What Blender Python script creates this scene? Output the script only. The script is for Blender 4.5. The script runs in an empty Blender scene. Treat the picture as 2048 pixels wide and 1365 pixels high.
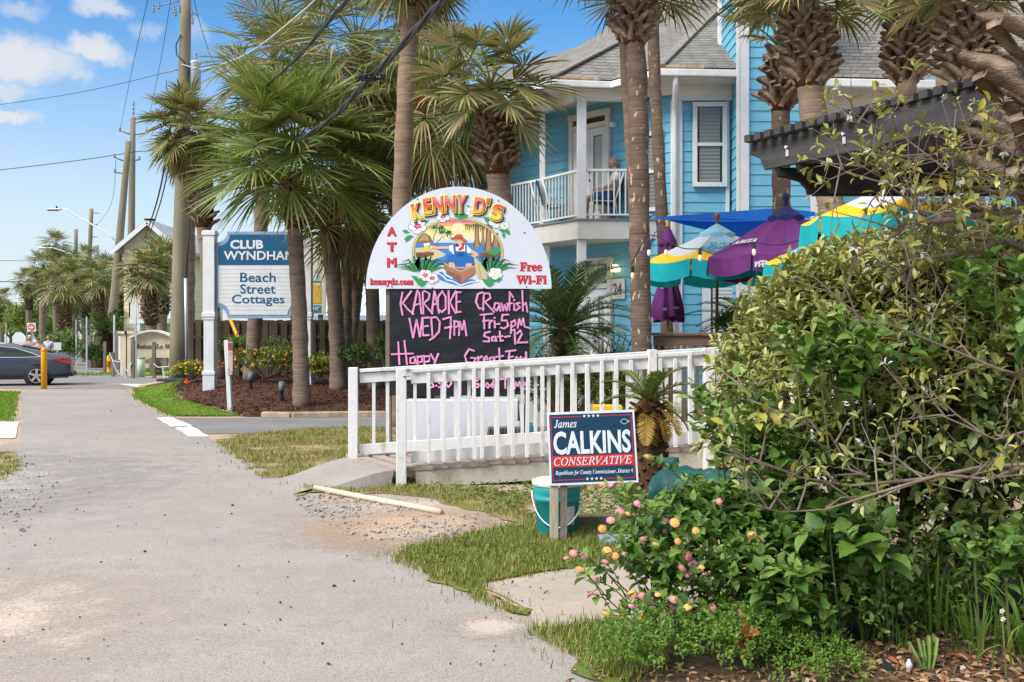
import bpy, math, random
import numpy as np
from mathutils import Vector, Matrix

# ---------------------------------------------------------------- camera, sky, sun, exposure
SC = bpy.context.scene
COL = SC.collection
cd = bpy.data.cameras.new('camera'); cam = bpy.data.objects.new('camera', cd); COL.objects.link(cam)
cam.location = (0, 0, 1.5); cam.rotation_euler = (math.radians(90), 0, 0)
cd.sensor_width = 36; cd.lens = 36 * 2000 / 2048; cd.clip_end = 3000; cd.clip_start = 0.05
SC.camera = cam
SC.view_settings.view_transform = 'Standard'; SC.view_settings.look = 'None'
SC.view_settings.exposure = 1.13; SC.view_settings.gamma = 1.0
SUN_DIR = Vector((-0.76, -0.57, 0.98)).normalized()          # towards the sun
SUN_EL = math.asin(SUN_DIR.z); SUN_ROT = math.atan2(SUN_DIR.x, SUN_DIR.y)
sl = bpy.data.lights.new('sun', 'SUN'); sl.energy = 2.15; sl.angle = math.radians(30); sl.color = (1, .965, .915)
sun = bpy.data.objects.new('sun', sl); COL.objects.link(sun)
sun.rotation_euler = SUN_DIR.to_track_quat('Z', 'Y').to_euler()

W = bpy.data.worlds.new('World'); SC.world = W; W.use_nodes = True
def build_world():
    nt = W.node_tree; N = nt.nodes; L = nt.links; N.clear()
    out = N.new('ShaderNodeOutputWorld'); bg = N.new('ShaderNodeBackground'); L.new(bg.outputs[0], out.inputs[0])
    sky = N.new('ShaderNodeTexSky'); sky.sky_type = 'NISHITA'; sky.sun_disc = False
    sky.sun_elevation = SUN_EL; sky.sun_rotation = SUN_ROT; sky.altitude = 0
    sky.air_density = 1.0; sky.dust_density = 0.6; sky.ozone_density = 2.2
    hs = N.new('ShaderNodeHueSaturation'); hs.inputs['Saturation'].default_value = 1.38; hs.inputs['Value'].default_value = .98
    L.new(sky.outputs[0], hs.inputs['Color'])
    tc = N.new('ShaderNodeTexCoord')
    nz = N.new('ShaderNodeTexNoise'); nz.inputs['Scale'].default_value = 26; nz.inputs['Detail'].default_value = 7; nz.inputs['Roughness'].default_value = .62
    L.new(tc.outputs['Generated'], nz.inputs['Vector'])
    sub = N.new('ShaderNodeVectorMath'); sub.operation = 'SUBTRACT'; sub.inputs[1].default_value = (.5, .5, .5); L.new(nz.outputs['Color'], sub.inputs[0])
    sc_ = N.new('ShaderNodeVectorMath'); sc_.operation = 'SCALE'; sc_.inputs['Scale'].default_value = .05; L.new(sub.outputs[0], sc_.inputs[0])
    add = N.new('ShaderNodeVectorMath'); add.operation = 'ADD'; L.new(tc.outputs['Generated'], add.inputs[0]); L.new(sc_.outputs[0], add.inputs[1])
    prev = None
    for (px, py, a, b, amp) in CLOUDS:
        d = Vector(((px - 1024) / 2000, 1, (682.5 - py) / 2000)); k = d.length; d.normalize()
        s1 = N.new('ShaderNodeVectorMath'); s1.operation = 'SUBTRACT'; s1.inputs[1].default_value = d; L.new(add.outputs[0], s1.inputs[0])
        s2 = N.new('ShaderNodeVectorMath'); s2.operation = 'MULTIPLY'; s2.inputs[1].default_value = (2000 * k / a, 6, 2000 * k / b); L.new(s1.outputs[0], s2.inputs[0])
        ln = N.new('ShaderNodeVectorMath'); ln.operation = 'LENGTH'; L.new(s2.outputs[0], ln.inputs[0])
        mr = N.new('ShaderNodeMapRange'); mr.interpolation_type = 'SMOOTHSTEP'
        mr.inputs['From Min'].default_value = .35; mr.inputs['From Max'].default_value = 1.35
        mr.inputs['To Min'].default_value = amp; mr.inputs['To Max'].default_value = 0; L.new(ln.outputs['Value'], mr.inputs['Value'])
        if prev is None: prev = mr.outputs[0]
        else:
            mx = N.new('ShaderNodeMath'); mx.operation = 'MAXIMUM'; L.new(prev, mx.inputs[0]); L.new(mr.outputs[0], mx.inputs[1]); prev = mx.outputs[0]
    # thin high cloud everywhere else
    n2 = N.new('ShaderNodeTexNoise'); n2.inputs['Scale'].default_value = 3.2; n2.inputs['Detail'].default_value = 8; n2.inputs['Roughness'].default_value = .6
    mp = N.new('ShaderNodeMapping'); mp.inputs['Scale'].default_value = (1, 1, 2.6); mp.inputs['Location'].default_value = (.3, .1, .6)
    L.new(tc.outputs['Generated'], mp.inputs[0]); L.new(mp.outputs[0], n2.inputs['Vector'])
    r2 = N.new('ShaderNodeMapRange'); r2.interpolation_type = 'SMOOTHSTEP'; r2.inputs['From Min'].default_value = .5; r2.inputs['From Max'].default_value = .78; r2.inputs['To Max'].default_value = .16
    L.new(n2.outputs['Fac'], r2.inputs['Value'])
    mx = N.new('ShaderNodeMath'); mx.operation = 'MAXIMUM'; L.new(prev, mx.inputs[0]); L.new(r2.outputs[0], mx.inputs[1])
    sx = N.new('ShaderNodeSeparateXYZ'); L.new(tc.outputs['Generated'], sx.inputs[0])
    rh = N.new('ShaderNodeMapRange'); rh.interpolation_type = 'SMOOTHSTEP'; rh.inputs['From Min'].default_value = -.02; rh.inputs['From Max'].default_value = .34; rh.inputs['To Min'].default_value = 1; rh.inputs['To Max'].default_value = 0; L.new(sx.outputs['Z'], rh.inputs['Value'])
    mh = N.new('ShaderNodeMix'); mh.data_type = 'RGBA'; L.new(rh.outputs[0], mh.inputs['Factor']); L.new(hs.outputs[0], mh.inputs['A']); mh.inputs['B'].default_value = (3.75, 4.25, 4.55, 1)
    mix = N.new('ShaderNodeMix'); mix.data_type = 'RGBA'; L.new(mx.outputs[0], mix.inputs['Factor'])
    L.new(mh.outputs['Result'], mix.inputs['A']); mix.inputs['B'].default_value = (*CLOUD_COL, 1)
    # bright pale veil added to the unseen sky above the frame as fill light
    rv = N.new('ShaderNodeMapRange'); rv.interpolation_type = 'SMOOTHSTEP'; rv.inputs['From Min'].default_value = .42; rv.inputs['From Max'].default_value = .8; rv.inputs['To Max'].default_value = .75
    L.new(sx.outputs['Z'], rv.inputs['Value'])
    mix2 = N.new('ShaderNodeMix'); mix2.data_type = 'RGBA'; L.new(rv.outputs[0], mix2.inputs['Factor']); L.new(mix.outputs['Result'], mix2.inputs['A']); mix2.inputs['B'].default_value = (11.2, 11, 10.8, 1)
    L.new(mix2.outputs['Result'], bg.inputs['Color']); bg.inputs['Strength'].default_value = SKY_STRENGTH
SKY_STRENGTH = 0.092; CLOUD_COL = (3.9, 4.0, 4.3)
CLOUDS = [(45, 118, 95, 42, .95), (110, 125, 60, 30, .8), (150, 150, 30, 18, .6), (190, 102, 62, 22, .95), (25, 172, 45, 20, .7), (18, 229, 52, 16, .95),
          (200, 8, 55, 24, .8), (30, 8, 40, 25, .5), (290, 58, 30, 18, .35), (390, 60, 30, 20, .35), (1390, 15, 110, 34, .9), (1330, 60, 60, 30, .8), (1900, 20, 90, 60, .9)]
build_world()

# ---------------------------------------------------------------- helpers
RNG = np.random.default_rng(7); random.seed(7)
F = 2000.0
def P(px, py, Y): return Vector(((px - 1024) * Y / F, Y, 1.5 + (682.5 - py) * Y / F))
def G(px, py, z=0.0):
    Y = (1.5 - z) * F / (py - 682.5); return Vector(((px - 1024) * Y / F, Y, z))
def V(*a): return Vector(a)
def sstep(a, b, x):
    t = np.clip((np.asarray(x, float) - a) / (b - a), 0, 1); return t * t * (3 - 2 * t)
def path_right(Y): return -4.79 - 0.483 * (Y - 15.6)
def hz(X, Y):                                                  # height of the planted mound on the right
    X = np.asarray(X, float); Y = np.asarray(Y, float)
    d = X - path_right(Y)
    return 0.40 * sstep(19.9, 27.5, Y) * sstep(0.1, 3.2, d) * (1 - sstep(2.5, 5, X)) * (1 - .55 * sstep(30, 34, Y) * (1 - sstep(-9, -7, X)))
def sn(x, y, s=1.0, k=0):                                       # cheap smooth noise -1..1
    x = np.asarray(x, float) * s; y = np.asarray(y, float) * s
    return (np.sin(x * 1.7 + 1.3 * k + 1.1 * np.sin(y * 1.3 + k)) + np.sin(y * 2.1 - .7 * k + 1.3 * np.sin(x * .9 - k)) + .6 * np.sin(x * 4.3 + y * 3.1 + k) + .5 * np.sin(y * 5.7 - x * 3.9 + 2 * k)) / 3.1

def mat(name, col, rough=.75, noise=None, bump=None, metal=0., spec=.35, stretch=(1, 1, 1), trans=0., cols=None, coat=0.):
    """Procedural material; noise=(scale, col2, lo, hi); bump=(scale, strength); cols = random colours per leaf."""
    m = bpy.data.materials.new(name); m.use_nodes = True; nt = m.node_tree; N = nt.nodes; L = nt.links
    b = N['Principled BSDF']; b.inputs['Roughness'].default_value = rough; b.inputs['Metallic'].default_value = metal
    b.inputs['Specular IOR Level'].default_value = spec; b.inputs['Base Color'].default_value = (*col, 1)
    if coat: b.inputs['Coat Weight'].default_value = coat; b.inputs['Coat Roughness'].default_value = .08
    tc = N.new('ShaderNodeTexCoord'); mp = N.new('ShaderNodeMapping'); mp.inputs['Scale'].default_value = stretch
    L.new(tc.outputs['Object'], mp.inputs[0]); csock = None
    if cols:
        g = N.new('ShaderNodeNewGeometry'); r = N.new('ShaderNodeValToRGB'); e = r.color_ramp.elements
        while len(e) < len(cols): e.new(.5)
        for i, c in enumerate(cols):
            e[i].position = (c[3] if len(c) > 3 else i / max(1, len(cols) - 1)); e[i].color = (*c[:3], 1)
        L.new(g.outputs['Random Per Island'], r.inputs[0]); csock = r.outputs[0]
    if noise:
        nz = N.new('ShaderNodeTexNoise'); nz.inputs['Scale'].default_value = noise[0]; nz.inputs['Detail'].default_value = 8; nz.inputs['Roughness'].default_value = .62
        L.new(mp.outputs[0], nz.inputs['Vector'])
        mr = N.new('ShaderNodeMapRange'); mr.inputs['From Min'].default_value = noise[2]; mr.inputs['From Max'].default_value = noise[3]; L.new(nz.outputs['Fac'], mr.inputs['Value'])
        mx = N.new('ShaderNodeMix'); mx.data_type = 'RGBA'; L.new(mr.outputs[0], mx.inputs['Factor'])
        if csock: L.new(csock, mx.inputs['A'])
        else: mx.inputs['A'].default_value = (*col, 1)
        mx.inputs['B'].default_value = (*noise[1], 1); csock = mx.outputs['Result']
    if csock: L.new(csock, b.inputs['Base Color'])
    if bump:
        nb = N.new('ShaderNodeTexNoise'); nb.inputs['Scale'].default_value = bump[0]; nb.inputs['Detail'].default_value = 6; L.new(mp.outputs[0], nb.inputs['Vector'])
        bp = N.new('ShaderNodeBump'); bp.inputs['Strength'].default_value = bump[1]; bp.inputs['Distance'].default_value = .02
        L.new(nb.outputs['Fac'], bp.inputs['Height']); L.new(bp.outputs[0], b.inputs['Normal'])
    if trans:
        t = N.new('ShaderNodeBsdfTranslucent'); ms = N.new('ShaderNodeMixShader'); ms.inputs[0].default_value = trans
        if csock: L.new(csock, t.inputs['Color'])
        else: t.inputs['Color'].default_value = (*col, 1)
        o = N['Material Output']; L.new(b.outputs[0], ms.inputs[1]); L.new(t.outputs[0], ms.inputs[2]); L.new(ms.outputs[0], o.inputs['Surface'])
    return m

def setp(o, label=None, cat=None, group=None, kind=None):
    if label: o['label'] = label
    if cat: o['category'] = cat
    if group: o['group'] = group
    if kind: o['kind'] = kind
    return o
def thing(name, label, cat, loc=(0, 0, 0), group=None):
    o = bpy.data.objects.new(name, None); o.empty_display_size = .1; COL.objects.link(o); o.location = loc
    return setp(o, label, cat, group)
def rootloc(o):
    v = Vector((0, 0, 0))
    while o is not None: v += Vector(o.location); o = o.parent
    return v
def link(name, me, mats, parent=None, smooth=False, label=None, bevel=0):
    if not isinstance(mats, (list, tuple)): mats = [mats]
    for m in mats: me.materials.append(m)
    o = bpy.data.objects.new(name, me); COL.objects.link(o)
    if parent is not None:
        o.parent = parent; off = rootloc(parent)
        if off.length > 0: me.transform(Matrix.Translation(-off))
    if smooth: me.polygons.foreach_set('use_smooth', np.ones(len(me.polygons), bool))
    if bevel:
        b = o.modifiers.new('bevel', 'BEVEL'); b.width = bevel; b.segments = 2; b.limit_method = 'ANGLE'; b.angle_limit = .6
    if label: o['label'] = label
    return o
def dup(root, loc, label=None, rotz=None, scale=None):
    r = root.copy(); COL.objects.link(r); r.location = loc
    if label: r['label'] = label
    if rotz is not None: r.rotation_euler = (0, 0, rotz)
    if scale is not None: r.scale = (scale,) * 3
    for ch in list(root.children):
        c = ch.copy(); COL.objects.link(c); c.parent = r
        for g in ch.children:
            d = g.copy(); COL.objects.link(d); d.parent = c
    return r

class MB:
    def __init__(s): s.v = []; s.f = []; s.m = []
    def add(s, vs, fs, mi=0):
        n = len(s.v); s.v.extend([tuple(v) for v in vs])
        for f in fs: s.f.append([i + n for i in f]); s.m.append(mi)
        return s
    def obox(s, c, ax, ay, az, mi=0):
        c, ax, ay, az = map(Vector, (c, ax, ay, az))
        vs = [c + sx * ax + sy * ay + sz * az for sz in (-1, 1) for sy in (-1, 1) for sx in (-1, 1)]
        fl = ax.cross(ay).dot(az) < 0
        fs = [(0, 2, 3, 1), (4, 5, 7, 6), (0, 1, 5, 4), (2, 6, 7, 3), (0, 4, 6, 2), (1, 3, 7, 5)]
        if fl: fs = [f[::-1] for f in fs]
        return s.add(vs, fs, mi)
    def box(s, x0, x1, y0, y1, z0, z1, mi=0):
        return s.obox(((x0 + x1) / 2, (y0 + y1) / 2, (z0 + z1) / 2), ((x1 - x0) / 2, 0, 0), (0, (y1 - y0) / 2, 0), (0, 0, (z1 - z0) / 2), mi)
    def beam(s, p0, p1, w, h, mi=0, up=(0, 0, 1)):
        p0, p1, up = Vector(p0), Vector(p1), Vector(up); d = p1 - p0; side = d.cross(up)
        if side.length < 1e-6: side = Vector((1, 0, 0))
        side.normalize(); u = side.cross(d).normalized()
        return s.obox((p0 + p1) / 2, d / 2, side * w / 2, u * h / 2, mi)
    def tube(s, pts, rad, n=8, mi=0, cap=True, squash=1.0):
        pts = [Vector(p) for p in pts]
        if not hasattr(rad, '__len__'): rad = [rad] * len(pts)
        base = len(s.v); ref = None
        for i, p in enumerate(pts):
            d = (pts[min(i + 1, len(pts) - 1)] - pts[max(i - 1, 0)]).normalized()
            if ref is None:
                ref = Vector((0, 0, 1)) if abs(d.z) < .9 else Vector((1, 0, 0))
            a = d.cross(ref).normalized(); b = a.cross(d).normalized(); ref = b
            for k in range(n):
                t = 2 * math.pi * k / n; s.v.append(tuple(p + (a * math.cos(t) + b * math.sin(t) * squash) * rad[i]))
        for i in range(len(pts) - 1):
            for k in range(n):
                k2 = (k + 1) % n; s.f.append([base + i * n + k, base + (i + 1) * n + k, base + (i + 1) * n + k2, base + i * n + k2]); s.m.append(mi)
        if cap:
            s.f.append([base + k for k in range(n)]); s.m.append(mi)
            s.f.append([base + (len(pts) - 1) * n + k for k in range(n)][::-1]); s.m.append(mi)
        return s
    def lathe(s, prof, c=(0, 0, 0), n=16, mi=0):
        base = len(s.v); c = Vector(c)
        for r, z in prof:
            for k in range(n):
                t = 2 * math.pi * k / n; s.v.append((c.x + r * math.cos(t), c.y + r * math.sin(t), c.z + z))
        for i in range(len(prof) - 1):
            for k in range(n):
                k2 = (k + 1) % n; s.f.append([base + i * n + k, base + i * n + k2, base + (i + 1) * n + k2, base + (i + 1) * n + k]); s.m.append(mi)
        s.f.append([base + k for k in range(n)][::-1]); s.m.append(mi)
        s.f.append([base + (len(prof) - 1) * n + k for k in range(n)]); s.m.append(mi)
        return s
    def prism(s, pts, d, mi=0, mis=None):
        pts = [Vector(p) for p in pts]; d = Vector(d); n = len(pts)
        vs = pts + [p + d for p in pts]
        s.add(vs, [list(range(n))], mi)
        k = len(s.v) - 2 * n
        s.f.append([k + n + i for i in range(n)][::-1]); s.m.append(mi if mis is None else mis)
        for i in range(n):
            j = (i + 1) % n; s.f.append([k + i, k + n + i, k + n + j, k + j]); s.m.append(mi if mis is None else mis)
        return s
    def poly(s, pts, mi=0): return s.add(pts, [list(range(len(pts)))], mi)
    def build(s, name, mats, parent=None, smooth=False, label=None, bevel=0):
        me = bpy.data.meshes.new(name); me.from_pydata(s.v, [], s.f)
        me.polygons.foreach_set('material_index', s.m)
        me.update()
        return link(name, me, mats, parent, smooth, label, bevel)

def np_mesh(name, verts, loops, totals, mats, parent=None, smooth=False, mi=None, label=None):
    me = bpy.data.meshes.new(name); verts = np.asarray(verts, np.float32).reshape(-1, 3)
    me.vertices.add(len(verts)); me.vertices.foreach_set('co', verts.ravel())
    me.loops.add(len(loops)); me.loops.foreach_set('vertex_index', np.asarray(loops, np.int32))
    totals = np.asarray(totals, np.int32); starts = np.concatenate(([0], np.cumsum(totals)[:-1])).astype(np.int32)
    me.polygons.add(len(totals)); me.polygons.foreach_set('loop_start', starts)
    if mi is not None: me.polygons.foreach_set('material_index', np.asarray(mi, np.int32))
    me.update(calc_edges=True); me.validate()
    return link(name, me, mats, parent, smooth, label)
LEAF_T = np.array([(0, 0, 0), (.3, -.8, .10), (.3, 0, 0), (.3, .8, .10), (.68, -.85, .06), (.68, 0, -.05), (.68, .85, .06), (1, 0, -.16)], float)
LEAF_F = [(0, 2, 1), (0, 3, 2), (1, 2, 5, 4), (2, 3, 6, 5), (4, 5, 7), (5, 6, 7)]
BLADE_T = np.array([(0, -1, 0), (0, 1, 0), (.55, -.75, .03), (.55, .75, .03), (1, 0, .0)], float)
BLADE_F = [(0, 1, 3, 2), (2, 3, 4)]
class Leaves:                                                    # gathers many small leaves into one mesh
    def __init__(s): s.V = []; s.L = []; s.T = []; s.n = 0; s.M = []
    def put(s, pos, d, nrm, Ln, Wd, T=LEAF_T, Fs=LEAF_F, mi=0):
        pos = np.asarray(pos, float); d = np.asarray(d, float); nrm = np.asarray(nrm, float); n = len(pos)
        if n == 0: return
        d = d / (np.linalg.norm(d, axis=1, keepdims=True) + 1e-9)
        sd = np.cross(d, nrm); sd /= (np.linalg.norm(sd, axis=1, keepdims=True) + 1e-9); nn = np.cross(sd, d)
        Ln = np.broadcast_to(Ln, (n,)); Wd = np.broadcast_to(Wd, (n,))
        v = pos[:, None] + d[:, None] * (T[None, :, 0] * Ln[:, None])[..., None] + sd[:, None] * (T[None, :, 1] * Wd[:, None] * .5)[..., None] + nn[:, None] * (T[None, :, 2] * Ln[:, None])[..., None]
        k = len(T); fl = np.concatenate([np.array(f) for f in Fs])
        s.V.append(v.reshape(-1, 3)); s.L.append((fl[None] + (np.arange(n) * k)[:, None] + s.n).ravel()); s.T.append(np.tile([len(f) for f in Fs], n)); s.M.append(np.full(n * len(Fs), mi)); s.n += n * k
    def raw(s, v, faces, mi=0):
        s.V.append(np.asarray(v, float)); s.L.append(np.concatenate([np.array(f) for f in faces]) + s.n); s.T.append([len(f) for f in faces]); s.M.append(np.full(len(faces), mi)); s.n += len(v)
    def build(s, name, mats, parent=None, label=None, smooth=False):
        return np_mesh(name, np.concatenate(s.V), np.concatenate(s.L), np.concatenate(s.T), mats, parent, smooth, np.concatenate(s.M), label)
def unit(n, rng=RNG):
    v = rng.normal(size=(n, 3)); return v / np.linalg.norm(v, axis=1, keepdims=True)

def bs(s): return ''.join(chr(0x1D400 + ord(c) - 65) if 'A' <= c <= 'Z' else chr(0x1D41A + ord(c) - 97) if 'a' <= c <= 'z' else chr(0x1D7CE + ord(c) - 48) if '0' <= c <= '9' else c for c in s)
def bis(s): return ''.join(chr(0x1D468 + ord(c) - 65) if 'A' <= c <= 'Z' else chr(0x1D482 + ord(c) - 97) if 'a' <= c <= 'z' else c for c in s)
def its(s): return ''.join(chr(0x1D434 + ord(c) - 65) if 'A' <= c <= 'Z' else ('\u210E' if c == 'h' else chr(0x1D44E + ord(c) - 97)) if 'a' <= c <= 'z' else c for c in s)
def text(name, s, c, right, up, w, h, m, parent, bold=0., shear=0., depth=.0, space=1.0):
    """Lettering fitted to a w x h box centred on c in the plane right/up; rows split on newline."""
    cu = bpy.data.curves.new(name, 'FONT'); cu.body = s; cu.align_x = 'CENTER'; cu.bevel_depth = bold; cu.bevel_resolution = 1; cu.shear = shear; cu.resolution_u = 3; cu.space_character = space
    cu.extrude = .001
    o = bpy.data.objects.new(name, cu); COL.objects.link(o); bpy.context.view_layer.update()
    me = bpy.data.meshes.new_from_object(o.evaluated_get(bpy.context.evaluated_depsgraph_get()))
    bpy.data.objects.remove(o); bpy.data.curves.remove(cu)
    n = len(me.vertices); a = np.empty(n * 3, np.float32); me.vertices.foreach_get('co', a); a = a.reshape(-1, 3)
    lo, hi = a.min(0), a.max(0); a = (a - (lo + hi) / 2) / np.maximum(hi - lo, 1e-6)
    right = Vector(right).normalized(); up = Vector(up).normalized(); nn = right.cross(up)
    q = np.array(c)[None] + a[:, :1] * w * np.array(right)[None] + a[:, 1:2] * h * np.array(up)[None] + (a[:, 2:3] + .5) * max(depth, .0015) * np.array(nn)[None]
    me.vertices.foreach_set('co', q.astype(np.float32).ravel()); me.materials.clear(); me.update()
    return link(name, me, m, parent)
def rot2(v, a): return Vector((v[0] * math.cos(a) - v[1] * math.sin(a), v[0] * math.sin(a) + v[1] * math.cos(a), v[2] if len(v) > 2 else 0))
# ---------------------------------------------------------------- ground, path, roads
def pip(poly, x, y):
    ins = np.zeros(len(x), bool); n = len(poly)
    for i in range(n):
        x0, y0 = poly[i]; x1, y1 = poly[(i + 1) % n]
        c = ((y0 > y) != (y1 > y)); t = x0 + (y - y0) / (y1 - y0 + 1e-12) * (x1 - x0); ins ^= c & (x < t)
    return ins
def rough_poly(pts, step=.12, amp=.04, k=0):
    out = []
    for i in range(len(pts)):
        a = np.array(pts[i][:2], float); b = np.array(pts[(i + 1) % len(pts)][:2], float); n = max(1, int(np.linalg.norm(b - a) / step)); nr = np.array([-(b - a)[1], (b - a)[0]]); nr /= np.linalg.norm(nr) + 1e-9
        for j in range(n):
            p = a + (b - a) * j / n; out.append(p + nr * amp * float(sn(p[0], p[1], 3.1, k) + .6 * sn(p[0], p[1], 9, k + 2)))
    return out
def gp(pxs): return [tuple(G(x, y))[:2] for x, y in pxs]
def mixmat(name, c1, c2, c3, s1, s2, bump, rough=.95, lo=.42, hi=.6, speck=None):
    """Two-scale procedural ground: c1/c2 by large noise, speckled with c3 by fine noise."""
    m = mat(name, c1, rough, (s1, c2, lo, hi), bump, spec=.15); nt = m.node_tree; N = nt.nodes; L = nt.links; b = N['Principled BSDF']
    src = b.inputs['Base Color'].links[0].from_socket
    nz = N.new('ShaderNodeTexNoise'); nz.inputs['Scale'].default_value = s2; nz.inputs['Detail'].default_value = 3
    L.new(N['Mapping'].outputs[0], nz.inputs['Vector'])
    mr = N.new('ShaderNodeMapRange'); mr.inputs['From Min'].default_value = (speck or (.5, .66))[0]; mr.inputs['From Max'].default_value = (speck or (.5, .66))[1]; mr.inputs['To Max'].default_value = .85
    L.new(nz.outputs['Fac'], mr.inputs['Value'])
    mx = N.new('ShaderNodeMix'); mx.data_type = 'RGBA'; L.new(mr.outputs[0], mx.inputs['Factor']); L.new(src, mx.inputs['A']); mx.inputs['B'].default_value = (*c3, 1)
    # blotchy wear at arm's-length scale
    n3 = N.new('ShaderNodeTexNoise'); n3.inputs['Scale'].default_value = s1 * 6; n3.inputs['Detail'].default_value = 6; n3.inputs['Roughness'].default_value = .7; L.new(N['Mapping'].outputs[0], n3.inputs['Vector'])
    r3 = N.new('ShaderNodeMapRange'); r3.inputs['From Min'].default_value = .3; r3.inputs['From Max'].default_value = .7; r3.inputs['To Min'].default_value = .9; r3.inputs['To Max'].default_value = 1.06; L.new(n3.outputs['Fac'], r3.inputs['Value'])
    mv = N.new('ShaderNodeVectorMath'); mv.operation = 'SCALE'; L.new(mx.outputs['Result'], mv.inputs[0]); L.new(r3.outputs[0], mv.inputs['Scale']); L.new(mv.outputs[0], b.inputs['Base Color'])
    return m
M_SAND = mixmat('sandy_soil', (.46, .31, .20), (.39, .31, .25), (.24, .2, .165), .9, 95, (60, .5), lo=.4, hi=.62)
M_SANDL = mixmat('dusty_sand', (.50, .40, .325), (.42, .365, .315), (.30, .26, .225), .9, 95, (60, .4), lo=.4, hi=.62)
M_ASPH = mixmat('worn_asphalt', (.305, .272, .246), (.36, .322, .288), (.175, .155, .14), .55, 150, (160, .35), lo=.35, hi=.65, speck=(.50, .62))
M_ROAD = mixmat('road_asphalt', (.19, .185, .18), (.23, .22, .21), (.14, .135, .13), .5, 90, (90, .25))
M_TURF = mixmat('turf', (.12, .17, .026), (.22, .19, .065), (.07, .10, .02), 1.1, 45, (70, .6), lo=.45, hi=.68)
M_LUSH = mixmat('lush_turf', (.13, .23, .022), (.19, .24, .04), (.08, .14, .015), .8, 40, (70, .5))
M_DRYT = mixmat('dry_turf', (.17, .16, .045), (.36, .25, .16), (.10, .11, .03), 1.6, 55, (70, .6), lo=.46, hi=.58)
M_MULCH = mixmat('bark_mulch', (.075, .030, .022), (.11, .055, .035), (.03, .014, .010), 3, 60, (45, 1.0))
M_LITTER = mixmat('leaf_litter_soil', (.17, .105, .06), (.085, .06, .04), (.045, .032, .022), 6, 50, (35, 1.0))
M_CONC = mixmat('old_concrete', (.44, .36, .29), (.36, .31, .26), (.24, .2, .17), 1.3, 120, (110, .2))
M_CURB = mat('curb_concrete', (.42, .34, .24), .9, (6, (.28, .22, .15), .4, .65), (60, .4))
M_WPAINT = mat('road_paint_white', (.68, .64, .57), .8, (9, (.42, .39, .35), .52, .72), (80, .2))
M_YPAINT = mat('road_paint_yellow', (.75, .38, .06), .8, (9, (.4, .25, .1), .55, .75))

def sheet(name, pts, z, m, kind='structure', rough=None, k=0, label=None, cat=None):
    if rough: pts = rough_poly(pts, *rough, k)
    mb = MB(); pts = [(p[0], p[1], z) for p in pts]
    ar = sum(pts[i][0] * pts[(i + 1) % len(pts)][1] - pts[(i + 1) % len(pts)][0] * pts[i][1] for i in range(len(pts)))
    mb.poly(pts if ar > 0 else pts[::-1]); o = mb.build(name, m); setp(o, label, cat, None, kind); return o
sheet('ground', [(-1500, -300), (1500, -300), (1500, 2500), (-1500, 2500)], 0, M_SAND)
pr = lambda Y, d=0: (path_right(Y) + d, Y)
pl = lambda Y: (-8.3 - .49 * (Y - 16.9), Y)
sheet('footpath', [pr(-2), (-1.15 + .35, 7.0), pr(9.2, .05), pr(10.5), pr(13), pr(16), pr(19.6), pr(25, -.05), pr(31.1, .35), (-15.3, 31.1), pl(26), pl(20), pl(15), (pl(13)[0] - .9, 13), (pl(10)[0] - 1.3, 10), (pl(5)[0] - 1.6, 5), (pl(-2)[0] - 1.6, -2)], .004, M_ASPH, rough=(.16, .05))
far = [(-9.5, 43), (60, 43), (60, 260), (-300, 260), (-300, 43)]
sheet('far_lawn', far, .004, M_LUSH)
sheet('cross_road', [(-200, 31.3), (-6.6, 31.3), (-8.0, 41), (-200, 41)], .008, M_ROAD)
sheet('side_street', [(-24, 41), (-15, 41), (-24, 62), (-100, 260), (-115, 260), (-32, 62)], .008, M_ROAD)
sheet('far_footpath', [(-12.2, 46.5), (-12.0, 48.2), (60, 48.2), (60, 46.5)], .008, M_CONC)
sheet('driveway', [(-5.0, 16.1), (3.5, 16.1), (5, 19.6), (-6.6, 19.4)], .008, M_ROAD, rough=(.2, .05), k=4)
sheet('lane_stripe', [(-120, 35.2), (-11.2, 35.2), (-11.2, 35.36), (-120, 35.36)], .012, M_YPAINT)
sheet('road_edge_stripe', [(-120, 31.45), (-10.2, 31.45), (-10.3, 31.6), (-120, 31.6)], .012, M_YPAINT)
sheet('stop_bar', [(-13.6, 34.6), (-12.9, 34.6), (-11.1, 32.2), (-12.0, 32.2)], .012, M_WPAINT)
for j, (a, b, c) in enumerate([((315, 838), (340, 837), 0), ((345, 856), (380, 854), 0)]): pass
sheet('crossing_stripe', [tuple(G(x, y))[:2] for x, y in [(312, 837), (345, 836), (385, 853), (342, 855)]], .012, M_WPAINT, rough=(.15, .02))
sheet('crossing_stripe', [tuple(G(x, y))[:2] for x, y in [(350, 857), (384, 854), (418, 875), (378, 875)]], .012, M_WPAINT, rough=(.15, .02), k=3)
sheet('crossing_stripe', [tuple(G(x, y))[:2] for x, y in [(-120, 846), (38, 845), (30, 878), (-130, 880)]], .012, M_WPAINT, rough=(.15, .02), k=5)
SLAB = gp([(955, 1172), (1140, 1140), (1330, 1120), (1420, 1250), (1070, 1257), (1062, 1228), (1005, 1195)])
sheet('concrete_slab', SLAB, .008, M_CONC, rough=(.15, .015))
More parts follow.
